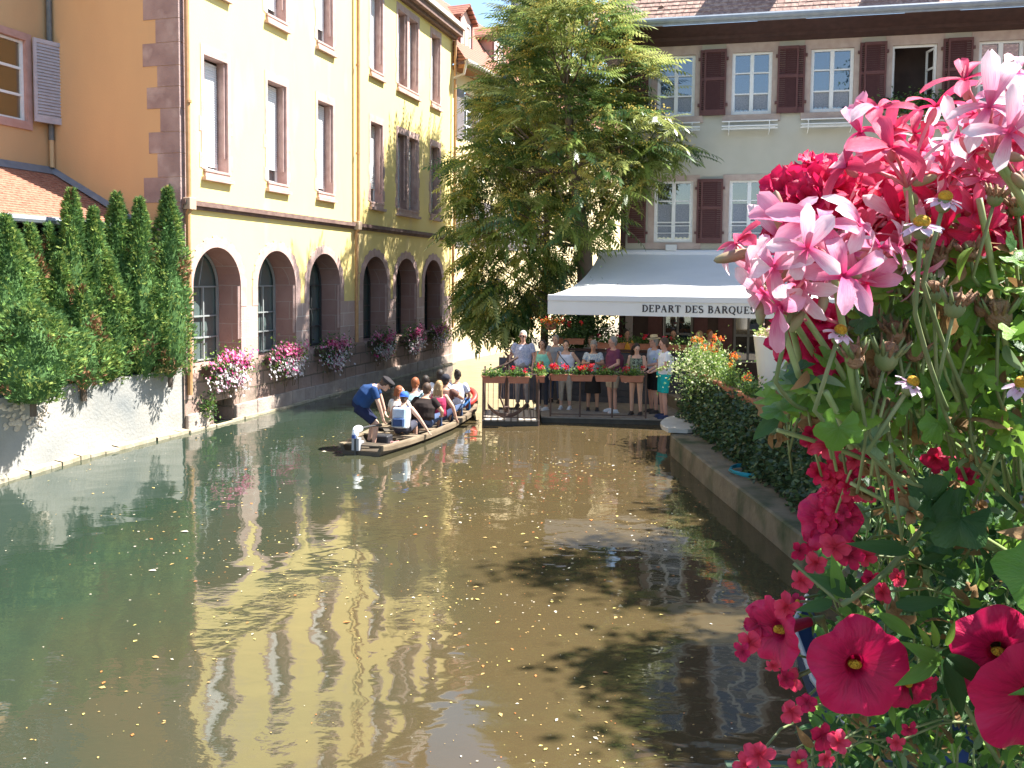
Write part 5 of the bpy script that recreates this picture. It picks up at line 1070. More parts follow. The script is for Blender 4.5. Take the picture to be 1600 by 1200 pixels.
bank_house('beige gabled house standing on the right bank outside the photo', 10.9, 8.0, 15.6, 9.4, 11.7, 12.5, M('beige_render', (.46, .40, .30), (.52, .46, .36), scale=2, rough=.9), ((14.6, .35, 12.0),))
bank_house('brown gabled house on the right bank nearest the bridge', 9.4, -3.5, 6.2, 9.6, 2.6, 13.5, M('ochre_render', (.42, .30, .18), (.48, .35, .22), scale=2, rough=.9), ((5.6, .4, 10.6),))

# ---------------------------------------------------------------- thuja trees on the left bank
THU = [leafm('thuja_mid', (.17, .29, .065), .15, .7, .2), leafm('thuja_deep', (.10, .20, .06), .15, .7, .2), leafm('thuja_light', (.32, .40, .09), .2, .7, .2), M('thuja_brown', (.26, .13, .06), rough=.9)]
SPR_T = np.array([(0, 0, 0), (.35, .32, .05), (.75, .30, .0), (1.0, .05, -.02), (.8, -.25, .0), (.35, -.30, .05), (.55, 0, .10)], float)
SPR_F = [(0, 1, 6, 6), (1, 2, 6, 6), (2, 3, 6, 6), (3, 4, 6, 6), (4, 5, 6, 6), (5, 0, 6, 6)]
SPR_T = np.array([(0, 0, 0), (.40, .16, .03), (1.0, .22, 0), (.62, .03, .04), (1.12, -.08, -.02), (.40, -.16, .03)], float); SPR_F = [(0, 1, 2, 3), (0, 3, 4, 5)]
def thuja(label, px, ytop, Y, r, dark=.5, brown=0, zb=1.18, n=None, round_=False, cat='thuja'):
    top = at(px, ytop, Y); h = top.z-zb; o = empty('thuja_tree', label, cat, (top.x, Y, zb), 0, 'thuja trees along the canal wall'); n = int((n or 3600*max(.5, h*r/1.5))*1.7)
    t = rng.random(n)**.8; a = rng.uniform(0, 2*np.pi, n); ph = rng.uniform(0, 6, 4)
    pr = (np.sin(np.pi*np.clip(t*.92+.08, 0, 1))**.6*.9 if round_ else np.where(t < .22, .55+.45*t/.22, (1-((t-.22)/.78)**1.35)*.97+.03))
    lump = 1+.22*np.sin(a*2+t*7+ph[0])+.15*np.sin(a*5-t*17+ph[1])+.10*np.sin(t*31+ph[2]+a)
    rr_ = r*pr*lump*rng.uniform(.72, 1.04, n)*np.where(rng.random(n) < .10, 1.14, 1); p = np.stack([rr_*np.cos(a), rr_*np.sin(a), t*h], 1)
    d = np.stack([np.cos(a), np.sin(a), rng.uniform(.2, 1.3, n)], 1)+rng.normal(size=(n, 3))*.55
    lc = np.sin(a*3+t*9+ph[0])+np.sin(a*7+t*23+ph[3])*.7+rng.normal(size=n)*.6
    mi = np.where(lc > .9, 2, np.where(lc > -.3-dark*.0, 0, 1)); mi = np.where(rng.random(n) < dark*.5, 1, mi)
    if brown: b_ = (np.sin(a*2+t*7+ph[1])+np.sin(t*13+ph[2])) > (2-brown*1.5); mi = np.where(b_ & (rng.random(n) < .8), 3, mi)
    V, Fa = scatter(SPR_T, SPR_F, p, frames(d), rng.uniform(.05, .11, n)); cr = bpy.data.objects.new('crown', np_mesh('crown', V, Fa, THU, np.repeat(mi, 2))); COL.objects.link(cr); cr.parent = o
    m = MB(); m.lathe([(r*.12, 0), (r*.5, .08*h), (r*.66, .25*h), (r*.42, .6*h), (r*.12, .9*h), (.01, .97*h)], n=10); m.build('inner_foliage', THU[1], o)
    m = MB(); m.tube([(0, 0, -.2), (0, 0, .5)], .05, 8); m.build('trunk', bark, o)
thuja('pointed green thuja at the left edge of the photo', 8, 338, 13.7, .62, .35)
thuja('narrow thuja with a brown patch, second from the left edge', 47, 352, 14.5, .42, .25, .3)
thuja('thin thuja top poking out behind the two leftmost thujas', 76, 352, 14.95, .34, .3, .2)
thuja('short yellowish thuja with brown tips behind the round bush', 92, 398, 14.7, .42, .2, .7)
thuja('tallest pointed thuja in front of the shed roof', 112, 298, 15.2, .52, .3, .1)
thuja('pointed thuja leaning against the tallest one on its right', 146, 326, 15.4, .46, .3)
thuja('broad bright thuja low in front of the two pointed ones', 168, 395, 15.5, .46, .2, .2)
thuja('dark green column thuja in the middle of the row', 182, 304, 15.95, .54, .55)
thuja('dark green thuja with a split top near the house corner', 218, 312, 16.1, .46, .5, .3)
thuja('dark dense thuja pressed against the house corner', 262, 294, 16.5, .48, .6, .35)
thuja('browning low thuja between the round bush and the fence', 128, 448, 14.6, .36, .3, .9)
thuja('round dark bushy shrub hanging over the canal wall at the left', 48, 474, 13.15, .72, .6, .1, 1.15, 3800, True, 'shrub')
thuja('small green shrub at the foot of the fence', 160, 520, 15.2, .28, .4, .2, 1.2, 1200, True, 'shrub')
fn = empty('slat_fence', 'dark brown slat fence at the foot of the thujas beside the house corner', 'fence', (0, 0, 0)); m = MB(); a_, b_ = Vector((-7.62, 15.2, 0)), Vector((-6.72, 17.0, 0)); d = (b_-a_).normalized(); rot = Matrix.Translation(a_+Vector((-.12, .02, 0))) @ Matrix.Rotation(math.atan2(d.y, d.x), 4, 'Z')
for k in range(15): m.box(0, (b_-a_).length, -.012, .012, 1.27+k*.062, 1.315+k*.062, M4=rot)
m.build('slats', brownd, fn)
for t in (0, .5, 1): MB().box(t*(b_-a_).length-.03, t*(b_-a_).length+.03, -.03, .03, 1.2, 2.25, M4=rot).build('post', M('grey_post', (.16, .15, .14), rough=.8), fn)
gp_ = MB().box(-.05, .05, -.04, .04, 0, .62).build('wall_post', M('grey_concrete_post', (.36, .34, .31), rough=.9)); gp_.location = (at(113, 575, 14.6).x, 14.6, 1.2); tag(gp_, 'short grey concrete post between the thuja trunks', 'post')
# dry grass tuft on the corner of the canal wall
n = 260; p = np.array([-6.72, 16.55, 1.28])+rng.normal(size=(n, 3))*np.array([.12, .16, .01]); d = rng.normal(size=(n, 3))*np.array([.6, .6, .2])+np.array([.3, -.1, .9])
gt = leaf_obj('grass_tuft', p, d, rng.uniform(.15, .32, n), [M('dry_grass', (.30, .25, .10), rough=.9, trans=.3), leafm('grass', (.16, .2, .06))], None, [.6, .4], T=np.array([(0, -.02, 0), (.6, -.02, .03), (1, 0, -.25), (.0, .02, 0)], float)); tag(gt, 'dry grass tuft growing on the corner of the canal wall', 'grass', kind='stuff')

# ---------------------------------------------------------------- flower boxes
def petm(n, c, t=.35): return M('petal_'+n, c, tuple(v*.85 for v in c), scale=30, rough=.55, spec=.3, trans=t)
PK = dict(pink=petm('pink', (.75, .20, .38)), magenta=petm('magenta', (.62, .04, .22)), white=petm('white', (.80, .76, .76)), red=petm('red', (.70, .02, .03)), rose=petm('rose', (.80, .45, .55)), orange=petm('orange', (.80, .25, .03)))
GL = [leafm('lime', (.20, .32, .05)), leafm('geranium', (.09, .18, .04)), leafm('geranium_deep', (.05, .11, .03))]
th = np.linspace(0, 2*np.pi, 7)[:-1]; FLT = np.array([(0, 0, .06)]+[(.5*math.cos(a)*(1 if i % 2 else .8), .5*math.sin(a)*(1 if i % 2 else .8), 0) for i, a in enumerate(th)]); FLF = [(0, 1, 2, 3), (0, 3, 4, 5), (0, 5, 6, 1)]
def blossoms(parent, p, out, size, mats, w_, name='blossoms'):
    R = frames(out+rng.normal(size=out.shape)*.35); R = R[:, :, [1, 2, 0]]; V, Fa = scatter(FLT, FLF, p, R, size); mi = np.repeat(rng.choice(len(mats), len(p), p=w_), 3)
    o = bpy.data.objects.new(name, np_mesh(name, V, Fa, mats, mi)); COL.objects.link(o); o.parent = parent; o['kind'] = 'stuff'; return o
def arch_box(label, c, seedk, lime):
    o = empty('window_flower_box', label, 'flower box', OA+uA*c+nA*.04, PI/2-AA, 'flower boxes under the arched windows')
    MB().bbox(-.72, .72, -.26, -.02, 1.10, 1.28, .01).build('trough', M('dark_trough', (.06, .04, .03), rough=.8), o)
    n = 1500; p = rng.normal(size=(n, 3))*np.array([.36, .10, .16]); p[:, 0] = np.clip(p[:, 0], -.85, .85); p += np.array([0, -.18, 1.22]); p[:, 1] = np.minimum(p[:, 1], -.0)
    leaf_obj('foliage', p, rng.normal(size=p.shape)+np.array([0, -.6, .2]), rng.uniform(.04, .08, n), GL, o, [.5, .35, .15] if lime else [.1, .4, .5])
    for nm, k, zc, sz, cols, wt in (('upper', 330, 1.37, .085, ('pink', 'magenta', 'rose'), (.45, .35, .2)), ('lower', 380, 1.02, .13, ('white', 'rose', 'magenta'), (.74, .16, .10))):
        q = rng.normal(size=(k, 3))*np.array([.34, .07, sz]); q[:, 0] += .12*math.sin(seedk*3); q[:, 0] = np.clip(q[:, 0], -.85, .85); q[:, 2] += zc+.06*np.cos(q[:, 0]*6+seedk); q[:, 1] = -.30-np.abs(q[:, 1])+.12*np.abs(q[:, 0])
        blossoms(o, q, np.tile([(.2, -1, .5)], (k, 1)).astype(float), rng.uniform(.05, .085, k), [PK[x] for x in cols], wt, nm+'_blossoms')
    m = MB(); rr = random.Random(seedk)
    for k in range(16):
        x = rr.uniform(-.6, .6); pts = [(x, -.24, 1.0)]
        for j in range(4): x += rr.uniform(-.05, .05); pts.append((x, -.12-rr.random()*.05, .95-.11*(j+1)))
        m.tube(pts[:rr.randint(3, 5)], .007, 5)
    m.build('trailing_stems', M('dry_stem', (.13, .09, .05), (.2, .15, .08), scale=10, rough=.9), o)
for i, (c, lb_) in enumerate(zip(AC, ('sunlit pink and white flower box under the arch nearest the thujas', 'sunlit pink and white flower box under the second arch', 'pink flower box half in shade under the third arch left of the drainpipe', 'shaded pink and white flower box just right of the middle drainpipe', 'shaded flower box under the second last arch', 'bright pink flower box with lime leaves under the furthest arch'))): arch_box(lb_, c+.05, i+1, i in (0, 1, 5))
# hanging weeds below the first box, on the lower wall
n = 200; p = np.stack([OA.x+uA.x*.55+nA.x*.2+rng.normal(size=n)*.08, OA.y+uA.y*.55+nA.y*.2+rng.normal(size=n)*.08, .45+rng.normal(size=n)*.12], 1)
w_ = leaf_obj('wall_weed', p, rng.normal(size=p.shape), rng.uniform(.05, .1, n), GL, None); tag(w_, 'small green weed growing from the stone wall beside the culvert', 'weed', kind='stuff')
terr = M('terracotta', (.32, .12, .07), (.40, .17, .10), scale=6, rough=.8)
def geranium_box(label, loc, rotz, ln, red, group, green=(.3, .5, .2), hang=0, mats=('red', 'magenta'), hh=.15):
    o = empty('flower_box', label, 'flower box', loc, rotz, group); m = MB(); m.prism([(-ln/2+.03, -.13), (ln/2-.03, -.13), (ln/2, 0), (-ln/2, 0)], -.08, .08); m.box(-ln/2-.01, ln/2+.01, -.095, .095, -.012, .012); m.build('trough', terr, o)
    n = int(420*ln/.5); p = rng.normal(size=(n, 3))*np.array([ln*.26, .055, hh*.45]); p[:, 0] = np.clip(p[:, 0], -ln*.52, ln*.52); p[:, 2] = np.abs(p[:, 2])+.01
    if hang: k = rng.random(n) < hang; p[k, 2] = -np.abs(rng.normal(size=k.sum()))*.07; p[k, 1] = -.10
    leaf_obj('foliage', p, rng.normal(size=p.shape)+np.array([0, -.3, .5]), rng.uniform(.035, .07, n), GL, o, green)
    q = []
    for k in range(red):
        c = np.array([rng.uniform(-ln*.48, ln*.48), rng.uniform(-.07, .05), hh*rng.uniform(.85, 1.35)]); q.append(c+rng.normal(size=(26, 3))*.026)
    if q:
        q = np.concatenate(q); blossoms(o, q, rng.normal(size=q.shape)+np.array([0, -.5, .8]), rng.uniform(.028, .042, len(q)), [PK[x] for x in mats], (.8, .2))
    return o
FG = 'flower boxes on the landing railing'
def fb(label, xa, xb, y, red, rz=0, **k): geranium_box(label, ((xa+xb)/2, y, 1.06), rz, abs(xb-xa), red, FG, **k)
fb('leafy flower box with no red blooms at the left corner of the landing railing', -.62, -.12, 18.16, 0)
fb('flower box in front of the anchor with a single red bloom', -.08, .38, 18.15, 2)
def fbv(label, x, ya, yb, red): geranium_box(label, (x, (ya+yb)/2, 1.06), PI/2, yb-ya, red, FG, green=(.6, .3, .1))
fbv('lime green flower box at the front of the side railing', .62, 18.22, 18.75, 3); fbv('red blooming flower box at the back of the side railing', .62, 18.85, 19.4, 5)
fb('flower box packed with red blooms below the woman in white', .84, 1.22, 18.68, 8); fb('flower box of crimson blooms below the woman with the camera', 1.27, 1.76, 18.63, 9, mats=('red', 'red')); fb('leafy flower box with two red blooms below the maroon shirt', 1.80, 2.28, 18.60, 2); fb('flower box with pale leaves at the right end of the landing railing', 2.34, 2.84, 18.55, 3, green=(.5, .4, .1))
TG = 'planters on the terrace rail'; rA = math.atan2(B_.y-A_.y, B_.x-A_.x) if False else -.226
for i, (t, lb_) in enumerate(((.12, 'large dark green planter at the left end of the terrace rail'), (.42, 'terrace planter behind the grey haired man'), (.66, 'terrace planter left of the guest in blue'), (.90, 'terrace planter right of the guest in blue'))):
    x = 1.05+3.25*t; y = 21.3-.75*t; geranium_box(lb_, (x, y, 1.58 if i else 1.66), -.226, .7, 2 if i else 5, TG, green=(.05, .35, .6), hh=.16 if i else .34)
tbh = empty('terrace_shrub', 'dark leafy shrub in shade under the left end of the awning', 'shrub', (1.75, 21.9, .55))
n = 5200; q = rng.normal(size=(n, 3))*np.array([.42, .30, .42])+np.array([0, 0, 1.35]); leaf_obj('crown', q, rng.normal(size=q.shape), rng.uniform(.06, .11, n), [GL[2], BL[1], BL[0]], tbh, [.4, .4, .2]); MB().tube([(0, 0, 0), (.03, 0, .6), (0, 0, 1.2)], [.05, .04, .02], 8).build('trunk', bark, tbh); MB().lathe([(.20, 0), (.27, .42), (.29, .43)], n=16).build('pot', terr, tbh)
ob = empty('hanging_basket', 'orange flowering basket hanging by the slim tree trunk', 'basket', at(861, 502, 20.9)); MB().lathe([(.05, -.22), (.13, -.18), (.17, -.05), (.17, -.04)], n=14).build('bowl', terr, ob); MB().tube([(0, 0, -.1), (0, 0, .45)], .006, 5).build('hook', iron, ob)
q = rng.normal(size=(160, 3))*np.array([.13, .12, .05]); blossoms(ob, q, rng.normal(size=q.shape), rng.uniform(.04, .06, 160), [PK['orange'], PK['red']], (.85, .15)); q = rng.normal(size=(260, 3))*np.array([.14, .13, .09])-np.array([0, 0, .08]); leaf_obj('foliage', q, rng.normal(size=q.shape), rng.uniform(.05, .08, 260), GL, ob)
# right quay wall: terracotta boxes and ivy
QG = 'terracotta flower boxes on the ivy wall'
for i, (y, lb_) in enumerate(((16.4, 'end flower box of the ivy wall with orange red blooms'), (15.3, 'bright leafy flower box second from the end of the ivy wall'), (14.2, 'flower box of the ivy wall beside the white pot'), (13.0, 'flower box of the ivy wall just before the white pot'), (11.8, 'drying flower box in the middle of the ivy wall'), (10.6, 'withered flower box of the ivy wall nearest the petunias'))):
    geranium_box(lb_, (3.58+.014*(16.4-y), y, 1.40), PI/2, 1.0, (7, 6, 4, 3, 1, 0)[i], QG, green=((.7, .25, .05), (.8, .2, 0), (.6, .3, .1), (.3, .4, .3), (.1, .4, .5), (.1, .4, .5))[i], hh=(.5, .55, .4, .25, .2, .15)[i], mats=('orange', 'red'))
pl = empty('trailing_plant', 'sunlit variegated trailing plant over the end of the ivy wall', 'plant', (3.55, 15.9, 1.4))
n = 2600; q = rng.normal(size=(n, 3))*np.array([.20, .75, .17])+np.array([0, 0, .22]); k = rng.random(n) < .25; q[k, 2] -= .35; q[k, 0] -= .18
leaf_obj('foliage', q, rng.normal(size=q.shape)+np.array([0, 0, .6]), rng.uniform(.035, .075, n), [GL[0], M('leaf_cream', (.50, .52, .28), rough=.6, trans=.35), GL[1]], pl, [.4, .3, .3])
m = MB(); m.tube([(-.2, .3, .1), (-.45, .5, .12), (-.72, .6, .05)], .006, 5); m.build('runner', GL[0], pl)
q = np.array([(-.2-.55*t, .3+.3*t, .12-.08*t*t) for t in rng.random(60)])+rng.normal(size=(60, 3))*.025; leaf_obj('runner_leaves', q, rng.normal(size=q.shape), rng.uniform(.04, .07, 60), [MATS['leaf_cream'], GL[0]], pl)
IV = [leafm('ivy_deep', (.040, .075, .028), .15), leafm('ivy_mid', (.075, .125, .04), .2), leafm('ivy_light', (.14, .20, .07), .2)]
n = 15000; y = rng.uniform(5.5, 17.0, n); z = rng.uniform(.36, 1.36, n); bul = .10+.12*np.abs(np.sin(y*1.9+z*2))+.10*np.abs(np.sin(y*4.3+1)); x = 3.62+.022*(17-y)-bul*rng.uniform(.2, 1.15, n)*(1.15-.3*z); q = np.stack([x, y, z], 1)
iv = leaf_obj('ivy', q, np.stack([-np.ones(n), rng.normal(size=n)*.7, rng.normal(size=n)*.7-.2], 1), rng.uniform(.05, .10, n), IV, None, [.45, .4, .15]); tag(iv, 'dark ivy covering the shaded quay wall under the terracotta boxes', 'ivy', kind='stuff')
# sedum in the white pot
q = rng.normal(size=(900, 3))*np.array([.2, .2, .05]); rr2 = np.hypot(q[:, 0], q[:, 1]); q = q[rr2 < .42]; q[:, 2] = np.abs(q[:, 2])+1.0
leaf_obj('sedum', q, rng.normal(size=q.shape)+np.array([0, 0, 1.]), rng.uniform(.05, .09, len(q)), [M('leaf_sedum', (.42, .42, .16), rough=.6, trans=.2), petm('sedum', (.6, .38, .34)), GL[0]], pt, [.5, .25, .25])
gw = empty('sill_plant', 'green plant on the sill of the open upper window', 'plant', OR+uR*7.4-Vector((0, 0, 0))+nR*.18+Vector((0, 0, 7.5)), -AB)
q = rng.normal(size=(1500, 3))*np.array([.45, .12, .18])+np.array([0, 0, .1]); leaf_obj('foliage', q, rng.normal(size=q.shape), rng.uniform(.06, .11, 1500), [GL[0], GL[1], BL[1]], gw); MB().bbox(-.5, .5, -.12, .12, -.25, -.05, .01).build('trough', terr, gw)
# blue coil of hose on the ledge
m = MB()
for k in range(5): m.tube([(.26*math.cos(a)*(1+.1*math.sin(a*3+k)), .34*math.sin(a), .015+.012*k) for a in [2*PI*j/16 for j in range(17)]], .007, 5, caps=False)
hs_ = m.build('rope_coil', M('teal_rope', (.02, .25, .30), rough=.6)); hs_.location = (3.45, 12.35, .365); tag(hs_, 'coil of thin turquoise rope lying on the quay ledge', 'rope')
# floating leaves
n = 2000; cc = np.stack([rng.normal(.5, 1.3, 46), rng.uniform(4, 15, 46)], 1); cc[36:, 0] = rng.uniform(-7, -1.5, 10); ci = rng.integers(0, 46, n); x = cc[ci, 0]+rng.normal(size=n)*.28*(1+cc[ci, 1]*.07); y = cc[ci, 1]+rng.normal(size=n)*.45; k = rng.random(n) < .25; x[k] = rng.uniform(-7, 2.8, k.sum()); y[k] = rng.uniform(3.5, 18, k.sum()); edge = -7.7+.3*(y-12.9); ok = (x > edge+.2) & (x < 2.9); x, y = x[ok], y[ok]; n = len(x)
p = np.stack([x, y, np.full(n, .006)], 1); d = rng.normal(size=(n, 3)); d[:, 2] = rng.normal(size=n)*.04; s = np.exp(rng.normal(-3.95, .5, n))*(.65+.05*y)
V, Fa = scatter(LEAF_T*np.array([1, 1.0, .6]), LEAF_F, p, frames(d, np.array([0, 0, 1.])), s)
fl = bpy.data.objects.new('floating_leaves', np_mesh('floating_leaves', V, Fa, [M('fallen_tan', (.42, .28, .10), rough=.6), M('fallen_yellow', (.48, .40, .12), rough=.6), M('fallen_orange', (.42, .15, .04), rough=.6), M('fallen_pale', (.55, .48, .36), rough=.6)], rng.choice(4, n, p=[.45, .2, .12, .23]))); COL.objects.link(fl); tag(fl, 'small fallen leaves floating on the canal', 'leaves', kind='stuff')
# ---------------------------------------------------------------- flowers hanging from the bridge, close to the camera
def petal_mat(name, c0, c1, vein, vs_=.6, t=.40, rough=.5):
    if name in MATS: return MATS[name]
    m = bpy.data.materials.new(name); m.use_nodes = True; T_ = m.node_tree; N = T_.nodes; L = T_.links; b = N['Principled BSDF']
    uv = N.new('ShaderNodeUVMap'); sx = N.new('ShaderNodeSeparateXYZ'); L.new(uv.outputs[0], sx.inputs[0])
    cr = N.new('ShaderNodeValToRGB'); e = cr.color_ramp.elements; e[0].position = .1; e[0].color = (*c0, 1); e[1].position = .75; e[1].color = (*c1, 1); L.new(sx.outputs[0], cr.inputs[0])
    nz = N.new('ShaderNodeTexNoise'); nz.inputs['Scale'].default_value = 3; cx = N.new('ShaderNodeCombineXYZ'); mu = N.new('ShaderNodeMath'); mu.operation = 'MULTIPLY'; mu.inputs[1].default_value = 13; L.new(sx.outputs[1], mu.inputs[0]); L.new(mu.outputs[0], cx.inputs[0]); L.new(sx.outputs[0], cx.inputs[1]); L.new(cx.outputs[0], nz.inputs['Vector'])
    r = N.new('ShaderNodeMapRange'); r.inputs[1].default_value = .5; r.inputs[2].default_value = .62; r.inputs[4].default_value = vs_; L.new(nz.outputs[0], r.inputs[0])
    fa = N.new('ShaderNodeMapRange'); fa.inputs[1].default_value = 1.05; fa.inputs[2].default_value = .35; L.new(sx.outputs[0], fa.inputs[0]); mm = N.new('ShaderNodeMath'); mm.operation = 'MULTIPLY'; L.new(r.outputs[0], mm.inputs[0]); L.new(fa.outputs[0], mm.inputs[1])
    mx = N.new('ShaderNodeMix'); mx.data_type = 'RGBA'; mx.inputs[7].default_value = (*vein, 1); L.new(cr.outputs[0], mx.inputs[6]); L.new(mm.outputs[0], mx.inputs[0]); L.new(mx.outputs[2], b.inputs['Base Color'])
    b.inputs['Roughness'].default_value = rough; b.inputs['Specular IOR Level'].default_value = .35
    nb = N.new('ShaderNodeTexNoise'); nb.inputs['Scale'].default_value = 6; L.new(cx.outputs[0], nb.inputs['Vector']); bp = N.new('ShaderNodeBump'); bp.inputs['Strength'].default_value = .35; bp.inputs['Distance'].default_value = .003; L.new(nb.outputs[0], bp.inputs['Height']); L.new(bp.outputs[0], b.inputs['Normal'])
    tr = N.new('ShaderNodeBsdfTranslucent'); L.new(mx.outputs[2], tr.inputs[0]); ms = N.new('ShaderNodeMixShader'); ms.inputs[0].default_value = t; L.new(b.outputs[0], ms.inputs[1]); L.new(tr.outputs[0], ms.inputs[2]); L.new(ms.outputs[0], N['Material Output'].inputs[0])
    MATS[name] = m; return m
PM = [petal_mat('petal_pale', (.66, .04, .18), (.86, .40, .54), (.66, .05, .22)), petal_mat('petal_blush', (.72, .10, .26), (.90, .74, .78), (.66, .08, .26)), petal_mat('petal_mid_pink', (.60, .025, .10), (.80, .11, .21), (.48, .01, .09)),
      petal_mat('petal_crimson', (.52, .006, .04), (.74, .018, .11), (.32, .003, .02), .5, .3), petal_mat('petal_petunia', (.34, .004, .04), (.58, .008, .085), (.22, .002, .03), .5, .28), petal_mat('petal_daisy', (.76, .40, .58), (.86, .70, .80), (.70, .42, .60), .3),
      petal_mat('petal_coral', (.55, .02, .05), (.78, .06, .14), (.4, .01, .03), .4, .35)]
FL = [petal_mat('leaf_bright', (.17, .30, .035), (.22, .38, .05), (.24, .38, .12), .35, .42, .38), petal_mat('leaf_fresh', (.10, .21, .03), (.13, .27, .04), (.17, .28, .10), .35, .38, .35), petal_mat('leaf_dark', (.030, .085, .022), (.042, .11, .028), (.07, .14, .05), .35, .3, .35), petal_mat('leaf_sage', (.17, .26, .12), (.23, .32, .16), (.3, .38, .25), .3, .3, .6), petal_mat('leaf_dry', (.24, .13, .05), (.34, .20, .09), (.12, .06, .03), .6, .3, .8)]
stemg = M('stem_green', (.20, .28, .09), (.34, .38, .18), scale=40, rough=.5, spec=.4); stemd = M('stem_dark', (.12, .17, .06), (.2, .22, .1), scale=40, rough=.6); stemp = M('stem_pink', (.52, .08, .16), (.62, .22, .22), scale=60, rough=.5); dry = M('dry_head', (.20, .11, .06), (.34, .20, .12), scale=90, rough=.9, bump=.6, bscale=200); ycen = M('pollen', (.80, .48, .03), (.62, .30, .02), scale=300, rough=.8, bump=.8, bscale=400); budg = M('bud_green', (.22, .26, .11), (.30, .14, .10), scale=35, rough=.6)
class PB(MB):                                                       # mesh with uv
    def __init__(s): super().__init__(); s.uv = []
    def grid(s, P_, nu, nv, mi=0, flipuv=False):                    # P_(u,v) -> Vector
        o = len(s.v)
        for i in range(nu+1):
            for j in range(nv+1): s.v.append(tuple(P_(i/nu, j/nv)))
        for i in range(nu):
            for j in range(nv):
                s.f.append((o+i*(nv+1)+j, o+i*(nv+1)+j+1, o+(i+1)*(nv+1)+j+1, o+(i+1)*(nv+1)+j)); s.mi.append(mi)
                s.uv += [(i/nu, j/nv), (i/nu, (j+1)/nv), ((i+1)/nu, (j+1)/nv), ((i+1)/nu, j/nv)]
    def add(s, vs_, fs, mi=0):
        super().add(vs_, fs, mi)
        for f in fs: s.uv += [(.5, .5)]*len(f)
        return s
    def mesh(s, name, mats, smooth=True):
        me = super().mesh(name, mats, smooth); l = me.uv_layers.new(name='UVMap'); l.data.foreach_set('uv', [c for p in s.uv for c in p]); return me
RR = random.Random(77)
def basis(d, roll=0):
    d = Vector(d).normalized(); q = d.to_track_quat('Z', 'Y').to_matrix(); return q @ Matrix.Rotation(roll, 3, 'Z')
def petal(pb, c, R, az, L, W, lift, curl, mi, tip=.75, nar=.25, ruffle=0, nu=6, nv=4):
    ca, sa = math.cos(az), math.sin(az); ph = RR.uniform(0, 6)
    def f(u, v):
        w_ = W*((nar+(1-nar)*math.sin(min(1, u/tip)*PI/2)) if u < tip else math.sqrt(max(0, 1-((u-tip)/(1-tip))**2*.97))); y = (v-.5)*w_
        a = lift-curl*u; r = L*u*math.cos(lift-curl*u*.5); z = L*u*math.sin(lift-curl*u*.5)+W*.35*(2*v-1)**2*.4+ruffle*math.sin(v*9+ph)*u*u
        return c+R @ Vector((r*ca-y*sa, r*sa+y*ca, z))
    pb.grid(f, nu, nv, mi)
def star_floret(pb, c, d, s=1, mi=0, roll=None):                    # slender five petalled ivy geranium floret
    R = basis(d, RR.uniform(0, 6.3) if roll is None else roll)
    for k, (a, L_, W_, lf) in enumerate(((72, .027, .0088, .95), (108, .027, .0088, .95), (200, .0245, .0078, .2), (270, .026, .0078, .0), (340, .0245, .0078, .2))):
        petal(pb, c, R, rad(a+RR.uniform(-9, 9)), L_*s*RR.uniform(.75, 1.05), W_*s*RR.uniform(.85, 1.2), lf+RR.uniform(-.25, .45), 1.0+RR.uniform(-.5, 1.3), mi if RR.random() < .8 else min(mi, 1))
def round_floret(pb, c, d, s, mi, n=5):
    R = basis(d, RR.uniform(0, 6.3))
    for k in range(n): petal(pb, c, R, 2*PI*k/n+RR.uniform(-.15, .15), s*RR.uniform(.85, 1.15), s*RR.uniform(.66, .9), .3+RR.uniform(-.2, .3), .6+RR.uniform(-.3, .8), mi, .68, .25, .10*s, 5, 4)
def double_floret(pb, c, d, s, mi):
    R = basis(d, RR.uniform(0, 6.3))
    for ring, (n, lf, k_) in enumerate(((6, .1, 1), (5, .7, .85), (4, 1.15, .6))):
        for k in range(n): petal(pb, c, R, 2*PI*k/n+ring+RR.uniform(-.2, .2), s*k_, s*.95*k_, lf, .5, mi, .6, .35, .16*s, 5, 4)
def leaf_lobed(pb, c, R, s, mi, lobes=5, fold=.25):
    def f(u, v):
        a = (v-.5)*2*PI*.86; rr = s*(.62+.30*abs(math.cos(a*lobes/2*.98))**.8)*(1-.18*abs(a)/PI); x = rr*u*math.cos(a); y = rr*u*math.sin(a)
        return c+R @ Vector((x+.25*s*0, y, fold*abs(y)-.25*s*(u*u)*.5*(1+math.cos(a))+.05*s*math.sin(a*7)*u))
    pb.grid(f, 3, 20, mi)
def leaf_oval(pb, c, R, L, W, mi, bend=.6):
    def f(u, v):
        w_ = W*math.sin(PI*min(1, u*.93+.07)**.8); y = (v-.5)*w_; return c+R @ Vector((L*u*math.cos(bend*u*.5), y, -L*u*math.sin(bend*u*.5)+abs(y)*.35))
    pb.grid(f, 6, 4, mi)
def seg(a, b_, sag=0, n=6): a, b_ = Vector(a), Vector(b_); return [a.lerp(b_, i/n)+Vector((0, 0, -sag*math.sin(PI*i/n))) for i in range(n+1)]
TR = Vector((.62, .86, 2.50))
tg = empty('bridge_planter', 'green trough on the bridge railing from which the close flowers grow', 'planter', (TR.x, TR.y, 2.3)); m = MB(); m.prism([(-.30, 0), (.55, 0), (.60, .24), (-.34, .24)], -.22, .22); m.build('trough', M('trough_green', (.04, .07, .04), rough=.6), tg)
m = MB(); m.box(-.32, .58, -.20, .20, .20, .225); m.build('soil', gm, tg); MB().box(-.6, 3, .26, .34, .0, .05).build('bracket', darkwin, tg)
def plant(label, cat, name, x=0, y=0): return empty(name, label, cat, (TR.x+x, TR.y+y, 2.52))
